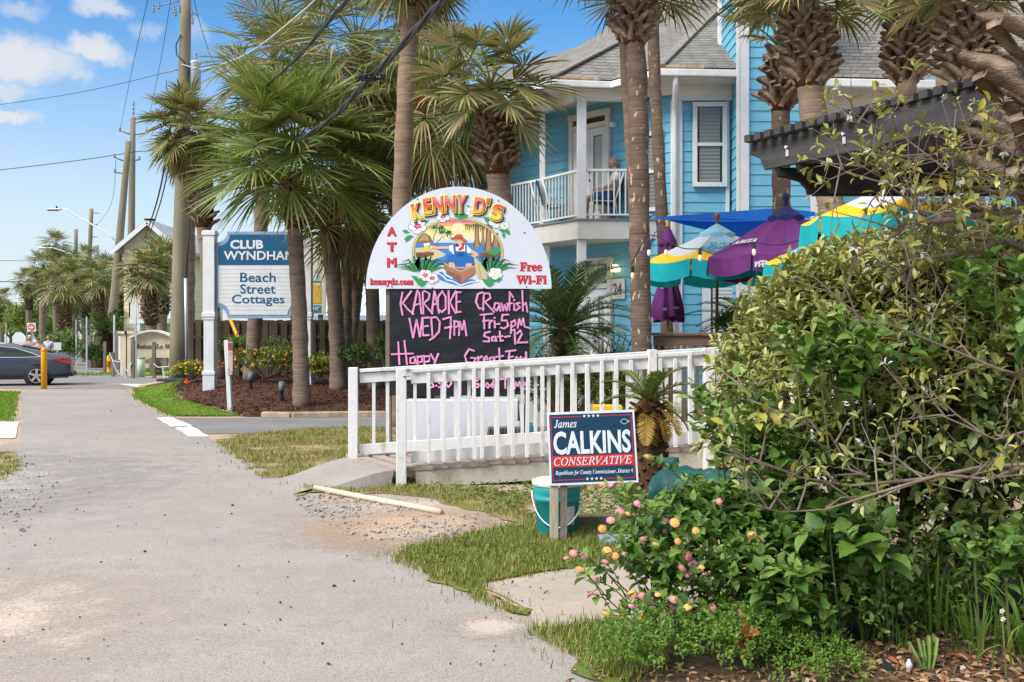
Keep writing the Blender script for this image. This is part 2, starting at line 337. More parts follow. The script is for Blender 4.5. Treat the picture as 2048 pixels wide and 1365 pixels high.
# loose sand washed over the path edge
def SOFT(name, pts, z, m, rough=None, k=0):
    # loose material thinning out towards its edge: coverage falls off with distance, broken up by noise
    m = m.copy(); nt = m.node_tree; N = nt.nodes; L = nt.links; tc = N['Texture Coordinate']; o = N['Material Output']; b = N['Principled BSDF']
    sb = N.new('ShaderNodeVectorMath'); sb.operation = 'MULTIPLY_ADD'; sb.inputs[1].default_value = (2, 2, 0); sb.inputs[2].default_value = (-1, -1, 0); L.new(tc.outputs['Generated'], sb.inputs[0])
    ln = N.new('ShaderNodeVectorMath'); ln.operation = 'LENGTH'; L.new(sb.outputs[0], ln.inputs[0]); s = ln.outputs['Value']
    for sc_, am in ((3.5, .9), (38, .75)):
        nz = N.new('ShaderNodeTexNoise'); nz.inputs['Scale'].default_value = sc_; nz.inputs['Detail'].default_value = 5; L.new(tc.outputs['Object'], nz.inputs['Vector'])
        ma = N.new('ShaderNodeMath'); ma.operation = 'MULTIPLY_ADD'; L.new(nz.outputs['Fac'], ma.inputs[0]); ma.inputs[1].default_value = am; L.new(s, ma.inputs[2]); s = ma.outputs[0]
    mr = N.new('ShaderNodeMapRange'); mr.inputs['From Min'].default_value = 1.12; mr.inputs['From Max'].default_value = 1.72; L.new(s, mr.inputs['Value'])
    tr = N.new('ShaderNodeBsdfTransparent'); ms = N.new('ShaderNodeMixShader'); L.new(mr.outputs[0], ms.inputs[0]); L.new(b.outputs[0], ms.inputs[1]); L.new(tr.outputs[0], ms.inputs[2]); L.new(ms.outputs[0], o.inputs['Surface'])
    xs = [p[0] for p in pts]; ys = [p[1] for p in pts]; sheet(name, [(min(xs), min(ys)), (max(xs), min(ys)), (max(xs), max(ys)), (min(xs), max(ys))], z, m)
SOFT('sand_drift', gp([(835, 1262), (880, 1232), (960, 1226), (1030, 1240), (1105, 1258), (1130, 1285), (1010, 1276), (900, 1278)]), .0064, M_SANDL, rough=(.06, .03), k=7)
M_GRAV = mixmat('gravel_ground', (.36, .34, .325), (.42, .37, .32), (.19, .182, .175), 1.2, 85, (65, .8), speck=(.52, .62))
SOFT('gravel_verge', gp([(-330, 900), (60, 895), (230, 930), (260, 960), (180, 1010), (130, 1060), (70, 1120), (10, 1160), (-400, 1160)]), .0085, M_GRAV, rough=(.1, .09), k=9)
SOFT('sand_verge', gp([(-420, 1110), (40, 1120), (150, 1190), (160, 1300), (120, 1600), (-520, 1600)]), .0066, M_SANDL, rough=(.1, .05), k=11)
GRAVP = gp([(560, 1000), (660, 970), (780, 985), (930, 1015), (1110, 1048), (1020, 1075), (910, 1105), (800, 1130), (700, 1105), (640, 1070), (590, 1040)])
GRAVR = gp([(590, 1000), (660, 985), (760, 1000), (900, 1030), (1055, 1052), (1000, 1062), (900, 1085), (800, 1108), (740, 1088), (680, 1062), (620, 1035)])
SOFT('gravel_patch', GRAVP, .0068, M_SANDL, rough=(.1, .08), k=13)
SOFT('sandy_patch', gp([(600, 1035), (760, 1005), (920, 1040), (1080, 1056), (890, 1105), (800, 1125), (700, 1095)]), .0076, M_SAND, rough=(.1, .08), k=14)

def mound(name, poly, m, res=.25, dz=0.01, lim=None):
    xs = np.array([p[0] for p in poly]); ys = np.array([p[1] for p in poly]); nx = int((xs.max() - xs.min()) / res) + 2; ny = int((ys.max() - ys.min()) / res) + 2
    gx, gy = np.meshgrid(xs.min() + res * np.arange(nx), ys.min() + res * np.arange(ny)); x = gx.ravel(); y = gy.ravel()
    z = hz(x, y) + dz + .015 * sn(x, y, 2.2, 1) * (hz(x, y) > .02); ins = pip(poly, x + .12 * sn(x, y, 2, 3), y + .12 * sn(x, y, 2, 5)).reshape(ny, nx)
    v = np.stack([x, y, z], 1); fs = []
    for j in range(ny - 1):
        for i in range(nx - 1):
            if ins[j, i] and ins[j + 1, i] and ins[j, i + 1] and ins[j + 1, i + 1]: a = j * nx + i; fs.append((a, a + 1, a + nx + 1, a + nx))
    lp = np.array(fs).ravel(); o = np_mesh(name, v, lp, [4] * len(fs), m, smooth=True); setp(o, kind='structure'); return o
LAWN = [pr(19.7, .05), (-5.3, 19.75), (-6.2, 21.3), (-8.0, 24.2), (-9.6, 28.2), (-10.3, 31.0), pr(31.0, .5), pr(26, .02), pr(22, .04)]
MULCH = [(-5.5, 19.75), (3.2, 19.8), (4.2, 33.5), (-9.9, 33.5), (-10.3, 31.6), (-10.2, 31.0), (-9.5, 28.0), (-7.9, 24.0), (-6.0, 21.2)]
mound('mulch_bed', MULCH, M_MULCH, .2, .012); mound('lawn', LAWN, M_LUSH, .2, .03)
# concrete kerb along the mulch bed
mb = MB()
kp = [(-4.9, 19.62), (-4.3, 19.5), (-3.2, 19.72), (-1.5, 19.85), (3.2, 19.9)]
for a, b in zip(kp, kp[1:]): mb.beam((a[0], a[1], .05), (b[0], b[1], .05), .16, .13)
setp(mb.build('kerb', M_CURB, bevel=.03), kind='structure')

M_GRASS = mat('grass_blades', (.1, .16, .02), .6, cols=[(.08, .135, .014), (.14, .21, .024), (.20, .26, .035), (.31, .28, .08), (.42, .34, .15)], trans=.25, spec=.2)
M_LGRASS = mat('lush_blades', (.1, .16, .02), .6, cols=[(.09, .17, .012), (.15, .26, .02), (.20, .32, .03), (.24, .33, .05)], trans=.3, spec=.2)
M_DGRASS = mat('dry_blades', (.1, .16, .02), .6, cols=[(.12, .15, .02), (.20, .22, .035), (.33, .29, .08), (.48, .37, .18)], trans=.25, spec=.2)
def grass(name, poly, dens, h, w, m, mask=None, hf=None, label=None):
    xs = [p[0] for p in poly]; ys = [p[1] for p in poly]; A = (max(xs) - min(xs)) * (max(ys) - min(ys)); n = int(A * dens)
    x = RNG.uniform(min(xs), max(xs), n); y = RNG.uniform(min(ys), max(ys), n)
    k = pip(poly, x + .07 * sn(x, y, 5, 1), y + .07 * sn(x, y, 5, 2))
    if mask is not None: k &= (sn(x, y, 1.6, 4) * .6 + sn(x, y, 4.5, 6) * .4 + RNG.uniform(-.25, .25, n)) > mask
    x, y = x[k], y[k]; n = len(x); j = .05 * np.abs(RNG.normal(0, 1, n)) ** 1.7 * (.6 + (np.arange(n) % 6 == 0) * 1.6); a = RNG.uniform(0, 6.28, n); x = x + j * np.cos(a); y = y + j * np.sin(a); z = hz(x, y) + .008
    a = RNG.uniform(0, 2 * math.pi, n); t = RNG.uniform(.15, .85, n); d = np.stack([np.cos(a) * t, np.sin(a) * t, np.ones(n)], 1)
    a2 = a + math.pi / 2 + RNG.normal(0, .6, n); nr = np.stack([np.cos(a), np.sin(a), -t], 1)
    l = Leaves(); l.put(np.stack([x, y, z], 1), d, nr, h * RNG.uniform(.4, 1.3, n), w * RNG.uniform(.7, 1.3, n), BLADE_T, BLADE_F)
    o = l.build(name, m); setp(o, label, 'grass', None, 'stuff'); return o
def gsheet(px, m, z, k, dens, h, w, gm, mask, lab, r=(.07, .11)):
    p = gp(px); mx_, my_ = np.mean([q[0] for q in p]), np.mean([q[1] for q in p]); sheet('turf', [(mx_ + (q[0] - mx_) * .93, my_ + (q[1] - my_) * .94) for q in p], z, m, rough=r, k=k); grass('grass', p, dens, h, w, gm, mask, label=lab)
gsheet([(418, 880), (520, 868), (640, 857), (760, 852), (790, 868), (800, 905), (770, 925), (700, 934), (640, 944), (530, 961), (470, 915)], M_DRYT, .0100, 1, 1500, .05, .010, M_DGRASS, -.15, 'patchy olive grass between the driveway and the footbridge ramp')
gsheet([(565, 995), (640, 968), (740, 953), (815, 972), (1000, 985), (1075, 990), (1065, 1052), (960, 1022), (880, 1003), (760, 988), (650, 986)], M_DRYT, .0112, 2, 3200, .05, .007, M_DGRASS, -.15, 'ragged grass strip along the foot of the white footbridge')
gsheet([(785, 1112), (900, 1076), (1040, 1052), (1060, 1050), (1240, 1030), (1330, 1100), (1250, 1128), (1130, 1142), (1050, 1152), (955, 1172), (1002, 1204), (1060, 1240), (1000, 1228), (880, 1168)], M_TURF, .0124, 3, 6000, .055, .006, M_GRASS, -.45, 'green grass around the bucket and sign posts')
gsheet([(1058, 1262), (1240, 1246), (1330, 1300), (1250, 1380), (1160, 1332), (1100, 1300)], M_TURF, .0136, 4, 7000, .06, .0055, M_GRASS, -.5, 'tuft of grass between the slab and the flowering bush')
gsheet([(-160, 783), (38, 784), (30, 845), (-160, 846)], M_LUSH, .006, 5, 500, .05, .02, M_LGRASS, -.6, 'bright lawn left of the path by the crossing stripe')
gsheet([(-60, 905), (28, 905), (45, 935), (20, 960), (-60, 965)], M_DRYT, .0095, 6, 1500, .04, .010, M_GRASS, .0, 'thin grass sprouting in the gravel verge on the left')
grass('grass', LAWN, 1100, .05, .016, M_LGRASS, -.8, label='bright mown lawn rising beside the path to the mulch bed')
grass('grass', [(-9.5, 43), (-9.5, 46.3), (-40, 46.3), (-26, 43)], 60, .08, .06, M_LGRASS, -.7, label='bright grass beyond the cross road')
grass('grass', [pr(31.0, .5), (-9.8, 31.2), (-6.6, 24.2)], 1, .05, .02, M_LGRASS, label='sparse grass at the mulch edge') if False else None
# mulch chips, gravel and stones (stuff)
def chips(name, poly, n, sz, m, mask=None, kind='stuff', label=None, cat='mulch', hf=None, z0=.02):
    xs = [p[0] for p in poly]; ys = [p[1] for p in poly]; x = RNG.uniform(min(xs), max(xs), n); y = RNG.uniform(min(ys), max(ys), n); k = pip(poly, x, y)
    if mask is not None: k &= (sn(x, y, 2.3, 8) + RNG.uniform(-.4, .4, n)) > mask
    x, y = x[k], y[k]; n = len(x); d = unit(n); d[:, 2] *= .4; nr = unit(n); nr[:, 2] = np.abs(nr[:, 2]) + .7
    l = Leaves(); l.put(np.stack([x, y, hz(x, y) + z0], 1), d, nr, sz * RNG.uniform(.5, 1.5, n), sz * .4, LEAF_T, LEAF_F); o = l.build(name, m); setp(o, label, cat, None, kind); return o
M_CHIP = mat('bark_chips', (.1, .05, .03), .9, cols=[(.035, .014, .01), (.08, .032, .022), (.13, .06, .04), (.2, .12, .08)], spec=.1)
chips('mulch_chips', [p for p in MULCH], 22000, .07, M_CHIP, label='dark red bark mulch chips on the planting bed')
ICO_V = None
def stones(name, poly, n, r0, r1, m, label, mask=None, cat='gravel', pos=None):
    import bmesh
    bm = bmesh.new(); bmesh.ops.create_icosphere(bm, subdivisions=1, radius=1); tv = np.array([v.co[:] for v in bm.verts]); tf = np.array([[v.index for v in f.verts] for f in bm.faces]); bm.free()
    if pos is None:
        xs = [p[0] for p in poly]; ys = [p[1] for p in poly]; x = RNG.uniform(min(xs), max(xs), n); y = RNG.uniform(min(ys), max(ys), n); k = pip(poly, x, y)
        if mask is not None: k &= (sn(x, y, 2.6, 12) + RNG.uniform(-.5, .5, n)) > mask
        x, y = x[k], y[k]
    else: x, y = np.array(pos).T
    n = len(x); r = r0 + (r1 - r0) * RNG.uniform(0, 1, n) ** 3
    vv = tv[None] * (1 + .28 * RNG.normal(size=(n, len(tv), 1))) * r[:, None, None] * (np.array([1, 1, .65]) * RNG.uniform(.7, 1.3, (n, 3)))[:, None]
    vv[..., 0] += x[:, None]; vv[..., 1] += y[:, None]; vv[..., 2] += .008 + r[:, None] * .35
    lp = (tf[None] + (np.arange(n) * len(tv))[:, None, None]).ravel(); o = np_mesh(name, vv.reshape(-1, 3), lp, [3] * (n * len(tf)), m); setp(o, label, cat, None, 'stuff'); return o
M_STONE = mat('gravel_stones', (.3, .28, .26), .9, cols=[(.12, .11, .10), (.26, .235, .21), (.36, .31, .26), (.42, .36, .30)], spec=.2)
M_CRUMB = mat('asphalt_crumbs', (.05, .048, .045), .9, cols=[(.025, .024, .023), (.07, .065, .06)], spec=.2)
stones('gravel', gp([(-150, 915), (30, 915), (130, 950), (100, 1010), (50, 1085), (-10, 1120), (-150, 1150)]), 4200, .003, .020, M_STONE, 'loose grey gravel spilling over the left edge of the path', -.3)
stones('gravel', GRAVR, 4200, .003, .017, M_STONE, 'loose grey gravel and sand right of the path', -.2)
cp = [tuple(G(x, y))[:2] for x, y in [(202, 1127), (272, 1052), (330, 1033), (63, 1042), (100, 1080), (165, 942), (140, 925), (205, 958), (498, 973), (463, 1030), (465, 1013), (647, 1046), (667, 1176), (488, 1252), (159, 1238), (290, 1106), (260, 1017), (168, 1026), (8, 1287), (1044, 1206), (1086, 1203), (400, 880), (395, 888), (222, 824)]]
stones('asphalt_crumbs', None, 0, .006, .017, M_CRUMB, 'scattered dark asphalt crumbs on the path', pos=cp, cat='crumbs')
xs = RNG.uniform(0, 1, 260); Yr = 4.6 + 15 * RNG.uniform(0, 1, 260) ** 1.6
stones('grit', None, 0, .003, .008, M_CRUMB, 'fine dark grit scattered over the path', pos=[(path_right(Y) - 2.9 * a, Y) for a, Y in zip(xs, Yr)], cat='grit')

M_CLOV = mat('ground_cover_leaves', (.1, .19, .03), .6, cols=[(.07, .13, .018), (.12, .19, .03), (.20, .25, .05)], trans=.25, spec=.2)
chips('ground_cover', gp([(800, 1112), (900, 1080), (1060, 1052), (1240, 1030), (1300, 1100), (1130, 1140), (1000, 1200)]), 1500, .045, M_CLOV, .05, label='small broad weeds mixed into the grass around the bucket', cat='weeds', z0=.035)
chips('ground_cover', gp([(900, 975), (1240, 955), (1330, 1020), (1180, 1060), (1060, 1045), (960, 1010)]), 2600, .055, M_CLOV, -.5, label='low creeping weeds in the ditch below the footbridge', cat='weeds', z0=.04)
chips('ground_cover', gp([(640, 965), (820, 955), (1000, 985), (900, 1010), (760, 990)]), 700, .045, M_CLOV, .0, label='weeds along the front edge of the path ramp', cat='weeds', z0=.035)
# ---------------------------------------------------------------- palms
M_FROND = mat('palm_fronds', (.08, .13, .03), .45, cols=[(.07, .105, .024), (.12, .16, .036), (.18, .215, .055), (.27, .265, .085), (.40, .32, .13), (.32, .22, .10)], trans=.22, spec=.4)
M_FRONDB = mat('bright_palm_fronds', (.08, .13, .03), .45, cols=[(.09, .145, .022), (.155, .22, .038), (.225, .27, .058), (.34, .33, .12)], trans=.25, spec=.4)
M_DEADF = mat('dead_palm_fronds', (.3, .2, .1), .8, cols=[(.16, .105, .055), (.27, .18, .09), (.36, .27, .15), (.22, .2, .08)], trans=.15, spec=.15)
M_PET = mat('palm_stalks', (.17, .19, .06), .55, cols=[(.12, .15, .04), (.22, .22, .08)], spec=.3)
M_BOOT = mat('frond_boots', (.25, .17, .11), .95, (9, (.12, .08, .052), .38, .72), (40, .8), stretch=(1, 1, 2.2), cols=[(.20, .14, .10), (.33, .245, .18), (.43, .34, .265)], spec=.1)
M_FIBRE = mat('palm_fibre', (.12, .065, .035), .95, (20, (.06, .035, .02), .35, .65), (60, .8), stretch=(1, 1, .25), spec=.05)
def trunk_mat(name, c1, c2, patch=None):
    m = mat(name, c1, .95, (3.2, c2, .36, .64), (26, .55), stretch=(1, 1, 3.4), spec=.1); nt = m.node_tree; N = nt.nodes; L = nt.links; b = N['Principled BSDF']
    tc = N['Texture Coordinate']
    wv = N.new('ShaderNodeTexNoise'); mp = N.new('ShaderNodeMapping'); mp.inputs['Scale'].default_value = (1.2, 1.2, 26); L.new(tc.outputs['Object'], mp.inputs[0]); L.new(mp.outputs[0], wv.inputs['Vector']); wv.inputs['Scale'].default_value = 1.6; wv.inputs['Detail'].default_value = 3
    src = b.inputs['Base Color'].links[0].from_socket
    mr = N.new('ShaderNodeMapRange'); mr.inputs['From Min'].default_value = .5; mr.inputs['From Max'].default_value = .72; mr.inputs['To Max'].default_value = .5; L.new(wv.outputs['Fac'], mr.inputs['Value'])
    mx = N.new('ShaderNodeMix'); mx.data_type = 'RGBA'; L.new(mr.outputs[0], mx.inputs['Factor']); L.new(src, mx.inputs['A']); mx.inputs['B'].default_value = (c1[0] * .42, c1[1] * .4, c1[2] * .4, 1); last = mx.outputs['Result']
    if patch:
        n3 = N.new('ShaderNodeTexNoise'); m3 = N.new('ShaderNodeMapping'); m3.inputs['Scale'].default_value = (16, 16, 6.5); L.new(tc.outputs['Object'], m3.inputs[0]); L.new(m3.outputs[0], n3.inputs['Vector']); n3.inputs['Scale'].default_value = 1.0; n3.inputs['Detail'].default_value = 2
        r3 = N.new('ShaderNodeMapRange'); r3.inputs['From Min'].default_value = .635; r3.inputs['From Max'].default_value = .66; L.new(n3.outputs['Fac'], r3.inputs['Value'])
        x3 = N.new('ShaderNodeMix'); x3.data_type = 'RGBA'; L.new(r3.outputs[0], x3.inputs['Factor']); L.new(last, x3.inputs['A']); x3.inputs['B'].default_value = (*patch, 1); last = x3.outputs['Result']
    L.new(last, b.inputs['Base Color'])
    b2 = N.new('ShaderNodeBump'); b2.inputs['Strength'].default_value = .45; b2.inputs['Distance'].default_value = .03; L.new(wv.outputs['Fac'], b2.inputs['Height']); L.new(b2.outputs[0], b.inputs['Normal'])
    return m
M_TRUNK = trunk_mat('palm_trunk_bark', (.26, .195, .145), (.165, .118, .085))
M_TRUNKP = trunk_mat('peeling_palm_bark', (.19, .132, .098), (.125, .088, .066), (.50, .34, .22))
M_TRUNKT = trunk_mat('tan_palm_bark', (.31, .225, .155), (.21, .148, .10))

def fan(lv, pet, c, az, el, Lp, R, rng, nseg=32, bend=.5, droop=.5, w=.036, mi=0, span=2.35):
    h = np.array([math.cos(az), math.sin(az), 0]); z = np.array([0, 0, 1.]); s = np.cross(h, z); pts = [np.array(c, float)]; e = el; k = 6
    for i in range(k):
        e = el - bend * ((i + .5) / k) ** 1.4; pts.append(pts[-1] + (math.cos(e) * h + math.sin(e) * z) * Lp / k)
    if pet is not None:
        pet.tube([pts[0], pts[2], pts[4], pts[6]], [.022, .016, .012, .009], 4, cap=False)
    e = el - bend * 1.25; d = math.cos(e) * h + math.sin(e) * z; n = np.cross(s, d); tw = rng.normal(0, .25); s2 = s * math.cos(tw) + n * math.sin(tw); n2 = np.cross(s2, d)
    if n2[2] < 0 and abs(e) < 1.2: pass
    ph = np.linspace(-span, span, nseg) + rng.normal(0, .02, nseg)
    hub = pts[-1]; fold = .22
    rr = R * (1.0 - .33 * (np.abs(ph) / span) ** 2) * rng.uniform(.86, 1.06, nseg)
    hubs = hub[None] + d[None] * (.28 * R * np.maximum(0, np.cos(ph * .6)) - .12 * R)[:, None] * (1 - (np.abs(ph) / span)[:, None] ** 1.5)
    hubs[:, 2] -= .12 * R * (np.maximum(0, np.cos(ph * .5))) ** 2 * .5
    dr = np.cos(ph)[:, None] * d + np.sin(ph)[:, None] * s2 + fold * np.abs(np.sin(ph))[:, None] * n2; dr /= np.linalg.norm(dr, axis=1, keepdims=True)
    pr_ = -np.sin(ph)[:, None] * d + np.cos(ph)[:, None] * s2
    tip = (rng.uniform(.5, 1.5, nseg) * droop)
    V_ = []
    for j, (t, ww) in enumerate([(.04, .25), (.42, 1.0), (.72, .62), (1.0, .0)]):
        q = hubs + dr * (rr * t * (1 - .10 * tip * t * t))[:, None]; q[:, 2] -= tip * rr * .62 * max(0, t - .28) ** 2.0
        if ww > 0:
            al = (np.arange(nseg) % 2 * 2 - 1)[:, None] * n2[None] * (.010 * (ww))
            V_ += [q - pr_ * w * ww * .5 + al, q + pr_ * w * ww * .5 - al]
        else: V_.append(q)
    v = np.stack(V_, 1).reshape(-1, 3); fs = []
    for i in range(nseg):
        b = i * 7; fs += [(b, b + 1, b + 3, b + 2), (b + 2, b + 3, b + 5, b + 4), (b + 4, b + 5, b + 6)]
    lv.raw(v, fs, mi)
def boots(mb, path, rad, z0, z1, n, L, rng, wd=.10):
    """criss-crossed split leaf bases wrapped round the upper trunk"""
    for i in range(n):
        t = (i + rng.uniform(0, .6)) / n; q = z0 + (z1 - z0) * t; c = path(q); az = i * 2.39996 + rng.normal(0, .2); r = rad * (1.02 - .1 * t)
        Li = L * rng.uniform(.75, 1.25) * (1 - .25 * t); el0 = .9 + .35 * t; w = wd * rng.uniform(.8, 1.2)
        for sg in (-1, 1):
            a0 = az + sg * .62; pr_ = []
            for k in range(5):
                u = k / 4; a = a0 * (1 - u) + (az + .05 * sg) * u; rr = r + Li * (.12 * u + .62 * u * u) * (1.0 if t < .75 else .75); zz = q - .10 * L + Li * (.85 * u - .12 * u * u)
                pr_.append(np.array([c[0] + math.cos(a) * rr, c[1] + math.sin(a) * rr, zz]))
            rad_ = np.array([math.cos(az), math.sin(az), .35]); vs = []; tn = np.array([-math.sin(az), math.cos(az), 0])
            for k in range(5):
                u = k / 4; ww = w * (.50 - .26 * u) * (1 if k < 4 else .8); th = .020 + .012 * u; tg = pr_[min(k + 1, 4)] - pr_[max(k - 1, 0)]; tg /= np.linalg.norm(tg); sd = np.cross(tg, rad_); sd /= np.linalg.norm(sd) + 1e-9; nn = np.cross(sd, tg)
                p = pr_[k]; vs += [p - sd * ww - nn * th, p + sd * ww - nn * th, p + sd * ww + nn * th, p - sd * ww + nn * th]
            fs = [[0, 1, 2, 3]] + [[k * 4 + m, k * 4 + (m + 1) % 4, k * 4 + 4 + (m + 1) % 4, k * 4 + 4 + m] for k in range(4) for m in range(4)] + [[16, 19, 18, 17]]
            mb.add(vs, fs)
def palm(label, Y, pts, rad, crown=None, reach=2.2, n=36, bt=None, bl=.38, nb=60, seed=1, tm=None, fm=None, dead=6, base=None, group=None, w=.044, nseg=34, up=1.35, low=-.9, top_r=None, droop=.48, seeds=False, bw=.1, name='sabal_palm'):
    rng = np.random.default_rng(seed); pts = [P(x, y, Y) for x, y in pts]
    gz = float(hz(pts[-1].x, Y)) if base is None else base
    if pts[-1].z > gz - .1: pts.append(Vector((pts[-1].x + (pts[-1].x - pts[-2].x) * .2, Y, gz - .1)))
    else:
        a, b = pts[-2], pts[-1]; t = (a.z - gz + .1) / max(1e-3, a.z - b.z); pts[-1] = a + (b - a) * t
    root = thing(name, label, 'palm tree', (pts[-1].x, Y, gz), group)
    # smooth trunk path, parameter = height
    zs = [p.z for p in pts][::-1]; xs = [p.x for p in pts][::-1]
    def path(z): return np.array([np.interp(z, zs, xs), Y, z])
    m = MB(); zz = np.linspace(zs[0], zs[-1], 26); rr = [rad * (1.22 - .22 * min(1, i / 5)) * (1 + .05 * math.sin(i * 1.9 + seed) + .03 * math.sin(i * 4.1)) * (1 - .06 * i / 25) for i in range(26)]
    if top_r: rr = [r * (1 + (top_r / rad - 1) * (i / 25)) for i, r in enumerate(rr)]
    # ease the path so it does not kink
    xx = np.array([path(z)[0] for z in zz])
    for _ in range(3): xx[1:-1] = (xx[:-2] + 2 * xx[1:-1] + xx[2:]) / 4
    m.tube([(x, Y + .02 * math.sin(z * 1.7 + seed), z) for x, z in zip(xx, zz)], rr, 12); m.build('trunk', tm or M_TRUNK, root, smooth=True)
    c = path(zs[-1]); 
    if crown: cc = P(crown[0], crown[1], Y); c = np.array(cc)
    if bt:
        z0 = P(0, bt[1], Y).z; z1 = P(0, bt[0], Y).z; b = MB(); boots(b, path, rad * .9, z0, z1, nb, bl, rng, bw); b.build('leaf_base_boots', M_BOOT, root, smooth=True)
        f = MB(); f.lathe([(rad * .9, 0), (rad * 1.25, .12), (rad * 1.35, (z1 - z0) * .5), (rad * .9, (z1 - z0))], (path(z0)[0], Y, z0 - .05), 10); f.build('fibre_sheath', M_FIBRE, root, smooth=True)
    if n:
        lv = Leaves(); pt = MB(); Lp = reach * .5; R = reach * .52
        for i in range(n):
            t = (i + .5) / n; el = up - (up - low) * t ** 1.05 + rng.normal(0, .12); az = i * 2.39996 + rng.normal(0, .25)
            fan(lv, pt, c + np.array([0, 0, .15 * (1 - t)]), az, el, Lp * rng.uniform(.8, 1.15) * (1.0 if el > -.3 else .85), R * rng.uniform(.85, 1.12), rng, nseg, .16 + .34 * (1 - abs(t - .4)), droop * rng.uniform(.5, 1.6), w, 0)
        lv.build('fronds', fm or M_FROND, root); pt.build('frond_stalks', M_PET, root)
        if dead:
            dl = Leaves()
            for i in range(dead): fan(dl, None, c - np.array([0, 0, .1]), i * 2.39996 + rng.normal(0, .3), -.95 + rng.normal(0, .2), Lp * .8, R * .8, rng, nseg - 8, .4, 1.2, w * .8, span=1.7)
            dl.build('dead_fronds', M_DEADF, root)
    if seeds:
        l = Leaves(); k = 300; a = RNG.normal(0, .5, k); d = np.stack([-.5 + .4 * RNG.normal(size=k), RNG.normal(size=k) * .4, -1 + .3 * RNG.normal(size=k)], 1)
        o0 = np.array(P(*seeds, Y)); l.put(o0[None] + RNG.normal(size=(k, 3)) * np.array([.15, .15, .2]), d, unit(k), .3, .02, BLADE_T, BLADE_F); l.build('seed_stalks', mat('orange_seed_stalks', (.5, .24, .03), .7), root)
    return root
GP = 'sabal palms along the path'
palm('full crowned sabal palm rooted in mulch in front of the blue and white cottage sign', 22, [(588, 372), (590, 455), (598, 620), (604, 800)], .178, (588, 312), 2.5, 60, (345, 458), .30, 60, 11, fm=M_FRONDB, group=GP, nseg=42, dead=0, low=-.5, w=.048, droop=.36)
palm('sabal palm with dark upright trunk just right of the cottage sign', 25, [(658, 420), (664, 520), (672, 640), (677, 765)], .20, (690, 395), 2.2, 36, (400, 470), .25, 36, 12, group=GP)
palm('short sabal palm half hidden behind the dark trunk right of the cottage sign', 28, [(690, 480), (690, 640), (692, 760)], .21, (706, 470), 1.6, 22, None, .25, 0, 13, group=GP)
palm('tall sabal palm with a shaggy crown above the power cables', 25, [(722, 150), (732, 250), (742, 500), (750, 748)], .175, (715, 95), 2.9, 48, (85, 205), .35, 44, 14, group=GP, dead=10, nseg=34)
palm('tall bare sabal palm trunk rising behind the left end of the half round sign', 17.5, [(828, -40), (815, 110), (803, 400), (795, 770)], .165, (838, -90), 1.5, 30, (-60, 12), .3, 30, 15, group=GP, tm=M_TRUNKT)
palm('thin leaning sabal palm by the metal roofed building', 29, [(730, 430), (718, 520), (706, 640), (700, 705)], .2, (735, 420), 1.7, 22, None, .25, 0, 16, group=GP)
palm('sabal palm with old boots below its crown behind the left sign post', 29, [(378, 268), (395, 345), (420, 560), (438, 775)], .215, (372, 262), 1.55, 46, (300, 455), .34, 70, 17, group=GP, dead=12, low=-1.1)
palm('tall sabal palm crown against the sky over the cottage sign', 28, [(545, 160), (525, 400), (506, 710)], .21, (548, 135), 2.3, 44, (150, 215), .3, 24, 18, group=GP, dead=8)
palm('sabal palm with a pale booted neck right above the half round sign', 16.5, [(978, 205), (990, 300), (1002, 400), (1010, 760)], .205, (982, 185), 1.45, 27, (215, 345), .27, 70, 19, group=GP, dead=0, nseg=34, base=0, low=-.55)
palm('drooping sabal palm crown behind the top of the half round sign', 23, [(878, 240), (884, 420), (890, 770)], .21, (880, 225), 2.3, 52, None, .3, 0, 20, group=GP, dead=12, droop=1.1, seeds=(848, 190))
palm('low sabal palm crown filling the gap right behind the half round sign', 26, [(800, 300), (800, 480), (798, 770)], .21, (790, 280), 1.9, 36, None, .3, 0, 21, group=GP, dead=6, droop=1.0)
palm('stout sabal palm trunk with peeling bark beside the blue house porch', 13, [(1269, 60), (1276, 200), (1279, 450), (1285, 820)], .138, (1258, -40), 1.3, 30, (-25, 84), .24, 60, 22, tm=M_TRUNKP, group=GP, base=0, top_r=.138, w=.03, low=-.1, dead=0)
palm('slim sabal palm trunk close behind the stout peeling one', 13.7, [(1250, 60), (1258, 200), (1274, 450), (1280, 820)], .10, (1228, -70), 1.2, 16, (-20, 80), .22, 30, 23, tm=M_TRUNK, group=GP, base=0, w=.03, dead=0, low=.2)
palm('thin leaning sabal palm trunk with tan scars right of the stout one', 17.2, [(1303, -120), (1306, 80), (1322, 400), (1342, 830)], .108, (1303, -130), 1.2, 18, None, .2, 0, 24, tm=M_TRUNKP, group=GP, base=0, w=.03, dead=0, low=.2)
palm('sabal palm with a small booted head left of its stouter neighbour by the blue tower', 15.5, [(1560, 105), (1562, 215), (1563, 420), (1566, 830)], .15, (1556, 95), 1.1, 12, (112, 218), .34, 48, 25, tm=M_TRUNKP, group=GP, base=0, w=.03, dead=0, top_r=.15, up=1.4, low=.6)
palm('thick leaning sabal palm with a large booted head before the blue tower', 12.5, [(1607, 60), (1620, 170), (1632, 270), (1668, 430), (1700, 800)], .175, (1604, -5), 1.15, 30, (40, 168), .30, 80, 26, tm=M_TRUNKT, group=GP, base=0, w=.03, low=-.1, dead=0, droop=.8)
palm('sabal palm with a booted head rising behind the middle of the pergola', 14, [(1815, 60), (1812, 150), (1814, 830)], .145, (1808, 0), 1.1, 30, (48, 165), .32, 70, 27, tm=M_TRUNKT, group=GP, base=0, w=.03, low=-.2, dead=0, droop=.8)
